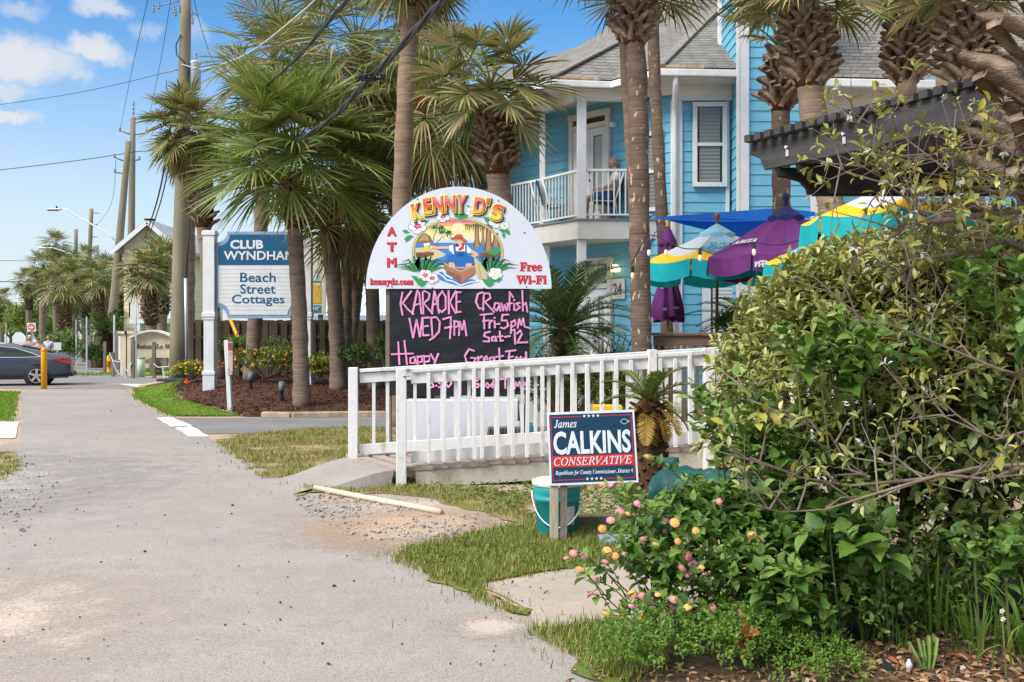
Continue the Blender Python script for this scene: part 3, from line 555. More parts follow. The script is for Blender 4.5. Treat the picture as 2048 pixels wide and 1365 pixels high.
palm('sabal palm with broad splayed boots at the upper right behind the pergola', 11.5, [(1928, 50), (1938, 150), (1946, 830)], .165, (1922, -10), 1.0, 26, (40, 172), .30, 76, 28, tm=M_TRUNKT, group=GP, base=0, w=.03, low=-.1, dead=0, droop=.8)
palm('slender bare sabal palm trunk in front of the right hand eave', 18, [(1886, -60), (1890, 130), (1892, 800)], .15, (1884, -70), 1.2, 16, None, .2, 0, 29, tm=M_TRUNKT, group=GP, base=0, w=.03, low=.1, dead=0)
palm('near sabal palm at the right edge with big weathered boots', 5.3, [(2190, -120), (2180, 200), (2172, 600), (2170, 1300)], .25, (2190, -420), 1.2, 16, (-60, 520), .52, 66, 30, tm=M_TRUNKT, group=GP, base=0, w=.035, bw=.115, dead=0, low=.2)
# far palms up the street: two prototypes, copied
pa = palm('palm', 45, [(300, 545), (298, 600), (301, 640), (311, 738)], .245, (297, 548), 1.55, 40, (585, 650), .30, 50, 41, base=0, w=.07, nseg=20, dead=6, low=-.6, group='palms lining the street far off')
pa['label'] = 'far palm with a curving trunk and brown boots in front of the cream sign'
pb = palm('palm', 70, [(128, 575), (130, 640), (132, 712)], .34, (128, 572), 2.3, 40, (615, 660), .4, 40, 42, base=0, w=.09, nseg=18, dead=12, low=-.8, group='palms lining the street far off')
pb['label'] = 'bushy far palm with a wide crown above the red road sign'
def far(src, px, py, Y, lab, sc, rz):
    s0 = Vector(src.location); g = P(px, py, Y); h0 = (P(0, 548, 45).z if src is pa else P(0, 572, 70).z); s = sc * g.z / h0 if sc < 0 else sc
    r = dup(src, (g.x, Y, 0), lab, rz)
    for ch in r.children:
        if ch.name.startswith('trunk'): ch.scale = (s, s, g.z / h0)
        else: ch.scale = (s, s, s); ch.location = (0, 0, g.z - h0 * s)
far(pa, 322, 528, 52, 'far palm crown touching the left side of the main utility pole', 1.15, 2.1)
far(pa, 262, 540, 60, 'far palm behind the pair of wooden poles', 1.25, 4.0)
far(pb, 200, 560, 64, 'far palm left of the leaning wooden pole', .8, 1.0)
far(pb, 112, 492, 92, 'tallest far palm standing clear against the sky', .8, 2.0)
far(pb, 84, 535, 88, 'far palm with ragged crown left of the bushy one', .85, 3.0)
far(pb, 145, 545, 80, 'far palm crowded behind the bushy one', 1.0, 4.4)
far(pb, 172, 572, 72, 'far palm between the bushy one and the street light pole', .75, 5.1)
far(pb, 4, 600, 105, 'far palm at the left edge of the picture', .75, .4)
far(pb, 222, 548, 78, 'tall far palm between the street light pole and the leaning pole', .9, 3.6)
far(pb, 58, 566, 98, 'far palm left of the ragged one above the road sign', .85, 5.5)
far(pb, 176, 520, 86, 'far palm crown touching the thin far pole', .75, 1.7)
far(pb, 240, 570, 85, 'far palm half hidden by the leaning wooden pole', 1.0, 2.7)

# ---------------------------------------------------------------- cycads
M_SAGO = mat('cycad_fronds', (.06, .1, .03), .4, cols=[(.035, .07, .02), (.06, .11, .03), (.10, .15, .045), (.15, .18, .06)], trans=.15, spec=.5)
M_SAGOY = mat('yellow_cycad_fronds', (.4, .26, .04), .6, cols=[(.38, .21, .035), (.50, .31, .05), (.30, .17, .05), (.42, .33, .08)], trans=.2, spec=.3)
M_SAGOG = mat('green_cycad_fronds', (.1, .15, .03), .45, cols=[(.08, .13, .025), (.14, .19, .035), (.24, .25, .05)], trans=.2, spec=.4)
def pinnate(lv, st, c, az, el, L, rng, bend=1.1, nl=34, ll=.16, lw=.018, vee=.5, mi=0):
    h = np.array([math.cos(az), math.sin(az), 0]); z = np.array([0, 0, 1.]); p = np.array(c, float); pts = []; ds = []; k = 14
    for i in range(k + 1):
        e = el - bend * (i / k) ** 1.3; d = math.cos(e) * h + math.sin(e) * z; pts.append(p.copy()); ds.append(d); p = p + d * L / k
    st.tube(pts[::2], [.012 * (1 - .7 * i / 8) for i in range(8)], 4, cap=False)
    t = np.linspace(.08, 1, nl); pts = np.array(pts); ds = np.array(ds); q = np.stack([np.interp(t * k, range(k + 1), pts[:, j]) for j in range(3)], 1); dd = np.stack([np.interp(t * k, range(k + 1), ds[:, j]) for j in range(3)], 1)
    s = np.cross(h, z); up = np.cross(s[None], dd); ln = ll * (np.sin(np.pi * np.clip(t * .86 + .12, 0, 1)) ** .6)
    for sg in (-1, 1):
        d = dd * .62 + sg * s * .8 + up * vee * .45 + rng.normal(0, .07, (nl, 3)); lv.put(q, d, up + sg * s * .3, ln, lw, np.array([(0, -.6, 0), (0, .6, 0), (.5, -1, .02), (.5, 1, .02), (1, 0, -.05)]), BLADE_F, mi)
def cycad(label, c, n, L, seed, m, ll=.2, nl=40, el=(1.3, -.3), trunk=None, yellow=0, cat='cycad', lw=.018, bend=1.1):
    rng = np.random.default_rng(seed); root = thing('sago_palm', label, cat, (c[0], c[1], 0))
    lv = Leaves(); st = MB()
    for i in range(n):
        t = (i + .5) / n; pinnate(lv, st, c, i * 2.39996 + rng.normal(0, .2), el[0] + (el[1] - el[0]) * t, L * rng.uniform(.85, 1.1), rng, bend, nl, ll, lw)
    lv.build('fronds', m, root); st.build('frond_stalks', M_PET, root)
    if yellow:
        ly = Leaves(); sy = MB()
        for i in range(yellow): pinnate(ly, sy, np.array(c) - np.array([0, 0, .03]), -2.6 + i * 2.9 / yellow + rng.normal(0, .1) + (.5 if i % 2 else 0), -.05 - .75 * (i % 3) * .5, L * rng.uniform(.75, .95), rng, 1.25, nl, ll * .85, lw)
        ly.build('yellow_fronds', M_SAGOY, root); sy.build('yellow_stalks', M_SAGOY, root)
    if trunk:
        m_ = MB(); m_.lathe([(trunk[0] * 1.05, -.05), (trunk[0] * 1.1, .15), (trunk[0], c[2] * .6), (trunk[0] * .85, c[2] - .02), (.03, c[2] + .06)], (c[0], c[1], 0), 14)
        rngb = rng
        for i in range(150):
            z = c[2] * (i + .5) / 150; a = i * 2.39996; r = trunk[0] * 1.02; o = V(math.cos(a), math.sin(a), .45).normalized(); pp = V(c[0] + math.cos(a) * r, c[1] + math.sin(a) * r, z)
            m_.beam(pp - o * .02, pp + o * .028, .035, .022)
        m_.build('trunk', M_FIBRE, root)
    return root
SG = P(1298, 805, 8.7)
cycad('small sago palm with yellowing lower fronds beside the campaign sign', tuple(SG), 11, .50, 51, M_SAGOG, .13, 44, (1.25, .25), (.145,), 7, lw=.013)
cycad('large feathery cycad in front of the house door', tuple(P(1128, 660, 15)), 46, 1.55, 52, M_SAGO, .26, 60, (1.45, -.55), (.2,), cat='cycad', lw=.018, bend=1.3)
cycad('feathery cycad on the patio beyond the wooden rail', tuple(P(1505, 660, 15.5)), 26, 1.15, 53, M_SAGO, .2, 50, (1.1, -.1), (.12,), bend=1.2)
cycad('dark far cycad behind the clipped hedge up the street', tuple(P(205, 668, 56)), 18, 2.0, 54, M_SAGO, .5, 22, (1.3, -.2), (.5,), lw=.09)

# ---------------------------------------------------------------- shrubs
def clump(pos_c, radii, n, rng, shell=(.55, 1.05), flat=.0):
    d = rng.normal(size=(n, 3)); d /= np.linalg.norm(d, axis=1, keepdims=True); d[:, 2] = np.where(d[:, 2] < -.4, -d[:, 2], d[:, 2]); r = rng.uniform(shell[0] ** 3, shell[1] ** 3, n) ** (1 / 3)
    return np.array(pos_c)[None] + d * r[:, None] * np.array(radii)[None], d
def sprig(lv, base, ax, rng, nl, sl, L, Wd, mi=0, spread=.9, T=LEAF_T, Fs=LEAF_F, upb=.35, pair=False):
    """nl leaves up a twig of length sl at each base point along ax"""
    n = len(base); ax = ax / np.linalg.norm(ax, axis=1, keepdims=True); a0 = rng.uniform(0, 6.28, n); rf = np.cross(ax, np.array([.3, .2, .9])); rf /= np.linalg.norm(rf, axis=1, keepdims=True); r2 = np.cross(ax, rf)
    for j in range(nl):
        t = (j + .4) / nl; an = a0 + (j * 2.4 if not pair else (j // 2) * 1.57 + (j % 2) * 3.14) + rng.normal(0, .3, n); rd = rf * np.cos(an)[:, None] + r2 * np.sin(an)[:, None]
        d = rd * spread + ax * (.5 + .5 * t) + rng.normal(0, .18, (n, 3)); nr = np.array([0, 0, 1.]) * .9 + ax * .5 + upb * rd * 0 + rng.normal(0, .3, (n, 3))
        k = L * rng.uniform(.45, 1.3, n) * (1 - .35 * t); lv.put(base + ax * (sl * t)[:, None] if hasattr(sl, '__len__') else base + ax * sl * t, d, nr, k, k * Wd, T, Fs, mi)
def shrub(name, label, c, radii, n, L, Wd, m, seed, nl=6, cat='shrub', flowers=None, group=None, stem=True, sl=None):
    rng = np.random.default_rng(seed); root = thing(name, label, cat, (c[0], c[1], max(0, c[2] - radii[2])), group); lv = Leaves(); rd = np.array(radii)
    kk = 5; cs = [np.array(c)] + [np.array(c) + rng.uniform(-.65, .65, 3) * rd * np.array([1, 1, .5]) for _ in range(kk)]
    for i, cc in enumerate(cs):
        p, d = clump(cc, rd * (.8 if i == 0 else .5), n // (kk + 1), rng); sprig(lv, p, d + np.array([0, 0, .4]), rng, nl, L * 2 if sl is None else sl, L, Wd)
    lv.build('foliage', m, root)
    if stem:
        s = MB()
        for i in range(9):
            a = i * .7; s.tube([(c[0], c[1], max(-.05, c[2] - radii[2])), (c[0] + math.cos(a) * radii[0] * .5, c[1] + math.sin(a) * radii[1] * .5, c[2]), (c[0] + math.cos(a) * radii[0] * .75, c[1] + math.sin(a) * radii[1] * .75, c[2] + radii[2] * .5)], [.03, .018, .008], 5)
        s.build('stems', M_TRUNK, root)
    if flowers:
        fl = Leaves(); nf, fm, fs = flowers; p, d = clump(c, rd * 1.02, nf, rng, (.85, 1.05)); d[:, 1] -= .4
        for k in range(4): fl.put(p, unit(nf, rng), d + .3 * unit(nf, rng), fs, fs, LEAF_T, LEAF_F)
        fl.build('flowers', fm, root)
    return root
M_LEAFG = mat('green_leaves', (.06, .12, .02), .5, cols=[(.045, .09, .014), (.085, .155, .024), (.14, .22, .035), (.21, .29, .05)], trans=.25, spec=.35)
M_LEAFY = mat('yellow_green_leaves', (.06, .12, .02), .5, cols=[(.08, .12, .014), (.14, .195, .024), (.22, .27, .035), (.30, .32, .05)], trans=.25, spec=.3)
M_FLORA = mat('orange_petals', (.7, .2, .03), .6, cols=[(.65, .12, .03), (.75, .3, .03), (.8, .45, .04)], trans=.2)
M_FLORY = mat('yellow_petals', (.8, .5, .03), .6, cols=[(.8, .42, .02), (.85, .55, .04)], trans=.2)
M_DARKL = mat('dark_hedge_leaves', (.03, .06, .015), .5, cols=[(.02, .045, .01), (.04, .085, .015), (.07, .12, .025)], trans=.2, spec=.3)
GS = 'flowering shrubs in the mulch bed'
def at(px, py, Y): p = P(px, py, Y); return (p.x, p.y, p.z)
shrub('flowering_shrub', 'low shrub with orange flowers under the cottage sign', at(535, 727, 26.5), (1.35, .8, .42), 700, .09, .5, M_LEAFY, 61, flowers=(90, M_FLORA, .045), group=GS)
shrub('flowering_shrub', 'low yellow flowered shrub left of the white sign post', at(385, 742, 29), (.62, .5, .24), 320, .08, .5, M_LEAFY, 62, flowers=(80, M_FLORY, .045), group=GS)
shrub('flowering_shrub', 'orange flecked shrub between the sign and the dark trunks', at(640, 733, 26), (.45, .5, .30), 300, .09, .5, M_LEAFY, 63, flowers=(28, M_FLORA, .045), group=GS)
shrub('green_shrub', 'round bright green shrub by the chalkboard', at(717, 716, 25), (.48, .5, .36), 340, .08, .55, M_LEAFG, 64)
shrub('green_shrub', 'green shrub under the top right of the cottage sign', at(520, 697, 30), (1.0, .6, .34), 380, .09, .55, M_LEAFG, 65)
shrub('green_shrub', 'green shrub showing left of the small white post', at(470, 700, 29), (.5, .5, .42), 260, .09, .55, M_LEAFG, 66)
shrub('green_shrub', 'green shrub hugging the left edge of the chalkboard', at(770, 700, 23), (.25, .4, .5), 200, .08, .55, M_LEAFG, 67)
shrub('green_shrub', 'leafy shrub seen through the footbridge rail below the chalkboard corner', at(1135, 790, 13.6), (.75, .5, .55), 520, .08, .55, M_LEAFG, 68)
shrub('green_shrub', 'dark shrub on the house side of the footbridge rail', at(1230, 770, 14.6), (.6, .5, .5), 420, .08, .5, M_DARKL, 69)
shrub('green_shrub', 'bright leafy shrub on the patio below the cycad', at(1478, 652, 15), (.40, .3, .2), 240, .07, .5, M_LEAFG, 70)
shrub('clipped_hedge', 'dark clipped hedge up the street behind the hydrant', at(190, 713, 52), (.62, .7, .5), 340, .16, .5, M_DARKL, 71, stem=False, cat='hedge')
shrub('clipped_hedge', 'dark hedge along the front of the cream sign', at(330, 708, 44), (1.1, .4, .45), 340, .14, .5, M_DARKL, 72, stem=False, cat='hedge')
shrub('ivy_mound', 'ivy covered mound behind the dark car', at(118, 690, 62), (1.5, 1.2, .9), 420, .2, .6, M_LEAFG, 73, stem=False, cat='shrub')
def tree(label, px, py, Y, radii, seed, m, n=900, L=.28):
    p = P(px, py, Y); r = shrub('broadleaf_tree', label, tuple(p), radii, n, L, .5, m, seed, cat='tree', stem=False, group='broadleaf trees at the far end of the street', nl=5)
    s = MB(); r.location.z = 0
    for ch in r.children: ch.location.z = p.z - radii[2] if p.z > radii[2] else 0
    s.tube([(p.x, Y, -.1), (p.x + .1, Y, p.z * .6), (p.x, Y, p.z)], [.22, .15, .08], 7)
    for i in range(5): s.tube([(p.x, Y, p.z * .6), (p.x + radii[0] * .6 * math.cos(i * 1.3), Y + radii[1] * .6 * math.sin(i * 1.3), p.z + radii[2] * .3)], [.1, .03], 5)
    s.build('trunk', M_TRUNK, r); return r
tree('far rounded green tree behind the red road sign', 55, 650, 100, (2.6, 2.2, 2.3), 81, M_LEAFY)
tree('far yellowish green tree left of the bushy palm', 82, 625, 108, (2.0, 2.0, 2.6), 82, M_LEAFY)
tree('far dark tree low behind the parked cars', 100, 668, 96, (1.8, 2, 1.7), 83, M_LEAFG)
tree('far tree thinning out at the left edge', 20, 655, 115, (2.6, 2, 1.9), 84, M_LEAFG)
tree('far tree behind the far palm trunks', 165, 640, 95, (2.6, 2, 2.6), 85, M_LEAFG)
tree('far green tree between leaning pole and hedge', 225, 650, 80, (2.4, 2, 2.4), 86, M_LEAFY)
tree('far dark tree beside the cream house', 255, 620, 70, (1.6, 1.6, 2.6), 87, M_LEAFG)
# ---------------------------------------------------------------- blue house
M_BLUE = mat('blue_siding', (.17, .46, .58), .6, (2.2, (.13, .40, .52), .35, .7), (180, .08), stretch=(1, 1, 6), spec=.3)
M_TRIM = mat('white_trim', (.68, .685, .68), .6, (3, (.58, .58, .56), .45, .8), spec=.3)
M_TRIM2 = mat('cream_trim', (.66, .63, .56), .65, (3, (.54, .5, .43), .45, .8), spec=.3)
M_GLASS = mat('window_glass', (.035, .045, .05), .06, spec=.8)
M_BLIND = mat('white_blinds', (.6, .6, .56), .6)
M_SOFFIT = mat('porch_ceiling', (.10, .36, .46), .7)
M_SLAB = mat('porch_slab', (.60, .58, .53), .8, (4, (.5, .47, .41), .45, .75))
M_RUST = mat('rust_stain', (.45, .25, .10), .9, (8, (.55, .45, .34), .4, .6))
M_CLOTH_W = mat('white_cotton', (.75, .75, .78), .9)
M_DGREEN = mat('dark_green_plastic', (.02, .07, .075), .5)
M_METALW = mat('white_painted_metal', (.72, .71, .68), .5, (5, (.6, .58, .53), .5, .75))
def shingle():
    m = mat('roof_shingles', (.205, .195, .18), .95, (3.0, (.27, .25, .222), .35, .7), (70, .5), spec=.1); nt = m.node_tree; N = nt.nodes; L = nt.links; b = N['Principled BSDF']
    sx = N.new('ShaderNodeSeparateXYZ'); L.new(N['Texture Coordinate'].outputs['Object'], sx.inputs[0])
    a = N.new('ShaderNodeMath'); a.operation = 'MULTIPLY_ADD'; L.new(sx.outputs['Y'], a.inputs[0]); a.inputs[1].default_value = -.9; L.new(sx.outputs['X'], a.inputs[2])
    cb = N.new('ShaderNodeCombineXYZ'); L.new(a.outputs[0], cb.inputs['X']); L.new(sx.outputs['Z'], cb.inputs['Y'])
    br = N.new('ShaderNodeTexBrick'); L.new(cb.outputs[0], br.inputs['Vector']); br.inputs['Scale'].default_value = 1; br.inputs['Brick Width'].default_value = .32; br.inputs['Row Height'].default_value = .105; br.inputs['Mortar Size'].default_value = .012; br.inputs['Mortar Smooth'].default_value = .2
    br.inputs['Color1'].default_value = (1, 1, 1, 1); br.inputs['Color2'].default_value = (.74, .74, .74, 1); br.inputs['Mortar'].default_value = (.45, .44, .43, 1)
    src = b.inputs['Base Color'].links[0].from_socket; mx = N.new('ShaderNodeMix'); mx.data_type = 'RGBA'; mx.blend_type = 'MULTIPLY'; mx.inputs['Factor'].default_value = 1; L.new(src, mx.inputs['A']); L.new(br.outputs['Color'], mx.inputs['B']); L.new(mx.outputs['Result'], b.inputs['Base Color'])
    bp = N.new('ShaderNodeBump'); bp.inputs['Strength'].default_value = .8; bp.inputs['Distance'].default_value = .02; L.new(br.outputs['Fac'], bp.inputs['Height']); bp.invert = True; L.new(bp.outputs[0], b.inputs['Normal'])
    return m
M_ROOF = shingle()
HOUSE = thing('beach_house', 'two storey blue clapboard beach house with white trim and a corner balcony', 'house', (3.3, 22, 0))
def lap(mb, p0, p1, z0, z1, n, ex=.205):
    p0, p1, n = V(*p0, 0), V(*p1, 0), V(*n, 0).normalized(); k = max(1, round((z1 - z0) / ex)); h = (z1 - z0) / k
    for i in range(k):
        a, b = z0 + i * h, z0 + (i + 1) * h; o = n * .017
        v = [p0 + o + V(0, 0, a), p1 + o + V(0, 0, a), p1 + V(0, 0, b), p0 + V(0, 0, b), p0 + V(0, 0, a), p1 + V(0, 0, a)]
        mb.add(v, [(0, 1, 2, 3), (4, 5, 1, 0)])
A = (3.28, 20.0); B = (4.36, 20.0); T0 = (4.40, 19.2); T1 = (5.86, 19.2); W0 = (5.86, 20.0); W1 = (11.5, 20.4); Lf = (-.9, 24.18)
n45 = (-.7071, -.7071)
mb = MB()
lap(mb, Lf, A, 0, 6.72, n45); lap(mb, A, B, 0, 6.72, (0, -1)); lap(mb, T0, T1, 0, 9.6, (0, -1)); lap(mb, (T0[0], 21.3), T0, 0, 9.6, (-1, 0)); lap(mb, W0, W1, 0, 6.72, (.07, -1)); lap(mb, T1, (T1[0], 21.4), 0, 9.6, (1, 0))
# closed rear so that the house has a body
lap(mb, (11.5, 20.4), (11.5, 30), 0, 6.72, (1, 0)); lap(mb, (11.5, 30), (-.9, 30), 0, 6.72, (0, 1)); lap(mb, (-.9, 30), Lf, 0, 6.72, (-1, 0))
mb.build('wall', M_BLUE, HOUSE)
def vtrim(mb, p, w, z0, z1, n=(0, -1), t=.05):
    n = V(*n, 0).normalized(); s = V(-n.y, n.x, 0); c = V(*p, (z0 + z1) / 2) + n * .02; mb.obox(c, s * w / 2, n * t / 2, V(0, 0, (z1 - z0) / 2))
mb = MB()
vtrim(mb, (3.33, 19.98), .13, 0, 6.3); vtrim(mb, (3.24, 20.0), .10, 0, 6.3, n45); vtrim(mb, (4.30, 19.98), .07, 0, 6.3)
vtrim(mb, (4.46, 19.18), .15, 0, 9.6); vtrim(mb, (4.38, 19.27), .13, 0, 9.6, (-1, 0)); vtrim(mb, (5.79, 19.18), .13, 0, 9.6); vtrim(mb, (4.38, 21.0), .2, 6.9, 9.6, (-1, 0))
vtrim(mb, (5.0, 19.14), 1.5, 9.4, 9.75); mb.build('corner_boards', M_TRIM, HOUSE)
mb = MB()   # frieze boards under the eaves
mb.beam((3.3, 19.93, 6.5), (4.38, 19.93, 6.5), .06, .42); mb.beam((1.3, 20.40, 6.56), (2.75, 20.40, 6.56), .12, .34); mb.beam((1.3, 20.40, 6.56), (-.55, 23.3, 6.56), .12, .34); mb.beam((2.0, 20.40, 6.56), (3.2, 19.93, 6.56), .05, .30)
mb.beam((5.9, 19.95, 6.38), (11.5, 20.35, 6.38), .06, .62); mb.build('frieze_boards', M_TRIM2, HOUSE)
# roof
E0 = V(4.42, 19.35, 6.78); E1 = V(2.86, 19.4, 6.82); E2 = V(2.0, 20.22, 6.78); E3 = V(.80, 20.05, 6.78); E4 = V(.2, 20.9, 6.78); E5 = V(-2.2, 24.2, 6.78); R1 = V(3.5, 23.6, 9.05); R2 = V(5.0, 24.1, 9.55); R3 = V(-.6, 28, 9.0)
rf = MB(); rf.poly([E0, R2, E1]); rf.poly([E1, R1, E2]); rf.poly([E1, R2, R1]); rf.poly([E2, R1, E3]); rf.poly([E3, R1, E4]); rf.poly([E4, R1, R3, E5])
W_0 = V(5.84, 19.35, 6.62); W_1 = V(12, 19.8, 6.62); rf.poly([W_0, W_1, V(12, 26, 11.8), V(5.84, 26, 11.8)]); rf.poly([V(5.84, 26, 11.8), V(12, 26, 11.8), V(12, 32, 6.6), V(5.84, 32, 6.6)])
rf.poly([R2, V(5.84, 26, 11.8), V(5.84, 32, 6.6), R3 + V(.5, 2, 0), R1]); rf.poly([V(4.42, 19.35, 6.78), V(5.84, 19.35, 6.62), V(5.84, 26, 11.8), R2])
roof = rf.build('roof', M_ROOF, HOUSE)
mb = MB()
for a, b in ((E0, E1), (E1, E2), (E2, E3), (E3, E4), (E4, E5)):
    mb.beam(a - V(0, 0, .11), b - V(0, 0, .11), .11, .14)
mb.beam(W_0 - V(0, 0, .12), W_1 - V(0, 0, .12), .12, .16)
mb.build('gutter', M_METALW, HOUSE, bevel=.02)
mb = MB(); mb.tube([(3.18, 19.42, 6.68), (3.18, 19.45, 6.45), (3.22, 19.85, 6.2), (3.24, 19.9, 5.9), (3.24, 19.9, .2)], .055, 8); mb.tube([(3.02, 19.42, 6.72), (3.18, 19.42, 6.66)], .07, 8); mb.build('downspout', M_METALW, HOUSE, smooth=True)
mb = MB(); mb.beam(E1 + V(.03, .03, .012), E1.lerp(E0, .55) + V(0, .03, .012), .05, .05); mb.build('drip_edge', M_RUST, HOUSE); mb = MB(); mb.beam(E2.lerp(E3, .2) + V(0, .03, .012), E2.lerp(E3, .95) + V(0, .03, .012), .05, .05); mb.build('drip_edge', M_RUST, HOUSE)
mb = MB()  # hip ridges and plumbing vent
for a, b in ((E1, R2), (E3, R1)): mb.beam(a + V(0, 0, .03), b + V(0, 0, .03), .2, .04)
hr = mb.build('hip_caps', mat('hip_shingles', (.14, .13, .12), .95, (12, (.24, .22, .19), .4, .6), (50, .5)), roof)
mb = MB(); pv = P(1700, 105, 20.6); mb.tube([pv + V(0, 0, -.25), pv + V(0, 0, .05)], .045, 8); mb.lathe([(.16, 0), (.05, .05)], pv + V(0, 0, -.15), 8); mb.build('vent_pipe', M_METALW, roof)
mb = MB(); so = [E0, E1, E2, E3, E4, E5]; si = [V(4.4, 20.0, 6.68), V(3.28, 20.0, 6.68), V(2.3, 21.0, 6.68), V(1.6, 21.7, 6.68), V(1.2, 22.1, 6.68), V(-.9, 24.2, 6.68)]
for i in range(5): mb.poly([so[i] - V(0, 0, .19), so[i + 1] - V(0, 0, .19), si[i + 1] - V(0, 0, .08), si[i] - V(0, 0, .08)])
mb.poly([W_0 - V(0, 0, .2), V(5.84, 20.0, 6.5), V(12, 20.4, 6.5), W_1 - V(0, 0, .2)]); mb.build('soffit', M_TRIM2, HOUSE)
# balcony: slab, posts, railings
BF = [V(1.33, 20.33, 0), V(2.92, 20.33, 0), V(-.9, 24.15, 0), V(-1.15, 23.7, 0), V(.55, 21.4, 0)]
BF = [V(1.33, 20.33, 0), V(2.95, 20.33, 0), V(-.9, 24.18, 0), V(-1.0, 23.6, 0)]
mb = MB(); mb.prism([p + V(0, 0, 3.58) for p in BF][::-1], (0, 0, .37)); fl = mb.build('balcony_floor', M_SLAB, HOUSE)
mb = MB(); mb.prism([p + V(.02 if i else -.03, -.03, 3.955) for i, p in enumerate(BF)][::-1], (0, 0, .03)); mb.build('floor_edge', mat('grey_edge', (.2, .2, .2), .8), fl)
def post(px, Y, z0, z1, w=.19):
    x = (px - 1024) * Y / F; m_ = MB(); m_.box(x - w / 2, x + w / 2, Y - w / 2, Y + w / 2, z0, z1); m_.build('porch_post', M_TRIM, HOUSE, bevel=.012)
post(1163, 20.44, 3.99, 6.42); post(1163, 20.5, 0, 3.575)
post(1085, 21.6, 3.99, 6.42, .12); post(1093, 21.7, 0, 3.575, .14)
def rail(p0, p1, z, h=1.0, sp=.115, name='balcony_railing', m=None, parent=HOUSE, bw=.028):
    p0, p1 = V(*p0, z), V(*p1, z); mb = MB(); mb.beam(p0 + V(0, 0, h), p1 + V(0, 0, h), .06, .045); mb.beam(p0 + V(0, 0, .09), p1 + V(0, 0, .09), .04, .035)
    n = max(2, int((p1 - p0).length / sp))
    for i in range(n + 1):
        q = p0.lerp(p1, i / n); mb.box(q.x - bw / 2, q.x + bw / 2, q.y - bw / 2, q.y + bw / 2, z + .1, z + h - .02)
    return mb.build(name, m or M_METALW, parent)
rail((1.5, 20.42), (2.9, 20.42), 3.99); rail((1.36, 20.46), (.67, 21.55), 3.99); rail((.62, 21.65), (-.9, 23.55), 3.99, sp=.1)
# doors and windows
def frame_win(name, c, n, w, h, th=.10, sash=True, blinds=True, parent=HOUSE, fm=None, proud=.05):
    n = V(*n, 0).normalized(); s = V(-n.y, n.x, 0); c = V(*c); o = n * proud; mb = MB(); u = V(0, 0, 1)
    mb.obox(c + o + u * (h / 2 - th / 2), s * w / 2, n * .035, u * th / 2); mb.obox(c + o - u * (h / 2 - th / 2), s * w / 2, n * .035, u * th / 2)
    for sg in (-1, 1): mb.obox(c + o + s * sg * (w / 2 - th / 2), s * th / 2, n * .035, u * (h / 2 - th))
    if sash: mb.obox(c + o, s * (w / 2 - th), n * .025, u * .03)
    f = mb.build(name, fm or M_TRIM, parent)
    g = MB(); g.obox(c + n * (proud - .03), s * (w / 2 - th), n * .004, u * (h / 2 - th)); g.build('pane', M_GLASS, f)
    if blinds:
        b = MB(); k = int((h - 2 * th) / .075)
        for i in range(k):
            z = -h / 2 + th + .04 + i * .075; b.obox(c + n * (proud - .012) + u * z, s * (w / 2 - th - .05), n * .004 + u * .018, u * .018 - n * .004)
        b.build('blinds', blinds if blinds is not True else M_BLIND, f)
    return f
M_BLIND2 = mat('dark_grey_slats', (.20, .215, .21), .6)  # darker grey slats for the upper-floor blinds
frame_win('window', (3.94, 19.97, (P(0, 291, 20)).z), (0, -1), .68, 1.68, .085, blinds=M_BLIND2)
def onwall(px):  # point on the angled wall plane for an image column
    k = (px - 1024) / F; t = (3.28 - 20 * k) / (1 + k); return (3.28 - t, 20 + t)
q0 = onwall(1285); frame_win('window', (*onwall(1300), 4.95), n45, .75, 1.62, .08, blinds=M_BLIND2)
def double_door(px0, px1, z0, z1, parent=HOUSE):
    a, b = onwall(px0), onwall(px1); c = V((a[0] + b[0]) / 2, (a[1] + b[1]) / 2, 0); w = (V(*a, 0) - V(*b, 0)).length; n = V(*n45, 0); s = V(.7071, -.7071, 0); u = V(0, 0, 1); h = z1 - z0; mid = z0 + 2.08
    mb = MB()
    for sg in (-1, 1): mb.obox(c + s * sg * (w / 2 - .05) + n * .06 + u * (z0 + h / 2), s * .05, n * .04, u * h / 2)
    mb.obox(c + n * .062 + u * (z1 - .06), s * (w / 2 + .02), n * .045, u * .065); mb.obox(c + n * .06 + u * (mid + .04), s * (w / 2 - .1), n * .038, u * .05)
    f = mb.build('door', M_TRIM2, parent)
    g = MB(); g.obox(c + n * .035 + u * ((mid + .09 + z1 - .125) / 2), s * (w / 2 - .1), n * .004, u * ((z1 - .125 - mid - .09) / 2)); 
    l = MB(); lw = (w - .2) / 2
    for sg in (-1, 1):
        cc = c + s * sg * lw / 2 + n * .04; st = .105
        for e in (-1, 1): l.obox(cc + s * e * (lw / 2 - st / 2 - .004) + u * (z0 + 1.03), s * st / 2, n * .02, u * 1.03)
        l.obox(cc + u * (z0 + .14), s * (lw / 2 - st), n * .019, u * .13); l.obox(cc + u * (z0 + 1.98), s * (lw / 2 - st), n * .019, u * .08)
        g.obox(cc - n * .01 + u * (z0 + 1.08), s * (lw / 2 - st), n * .004, u * .83)
    l.build('door_leaves', M_TRIM, f); g.build('pane', M_GLASS, f)
    b_ = MB()
    for sg in (-1, 1):
        for i in range(20): b_.obox(c + s * sg * lw / 2 + n * .036 + u * (z0 + .32 + i * .08), s * (lw / 2 - .13), n * .003 + u * .02, u * .02 - n * .003)
    b_.build('blinds', mat('greenish_slats', (.36, .40, .36), .6), f)
    k = MB()
    for dz in (.95, 1.12): k.lathe([(.02, -.03), (.035, 0), (.02, .03)], c + s * .05 + n * .09 + u * (z0 + dz), 8)
    k.build('handle', mat('bronze', (.12, .08, .05), .4, metal=.8), f)
double_door(1143, 1223, 4.0, 6.42)
double_door(1158, 1227, .55, 3.27)
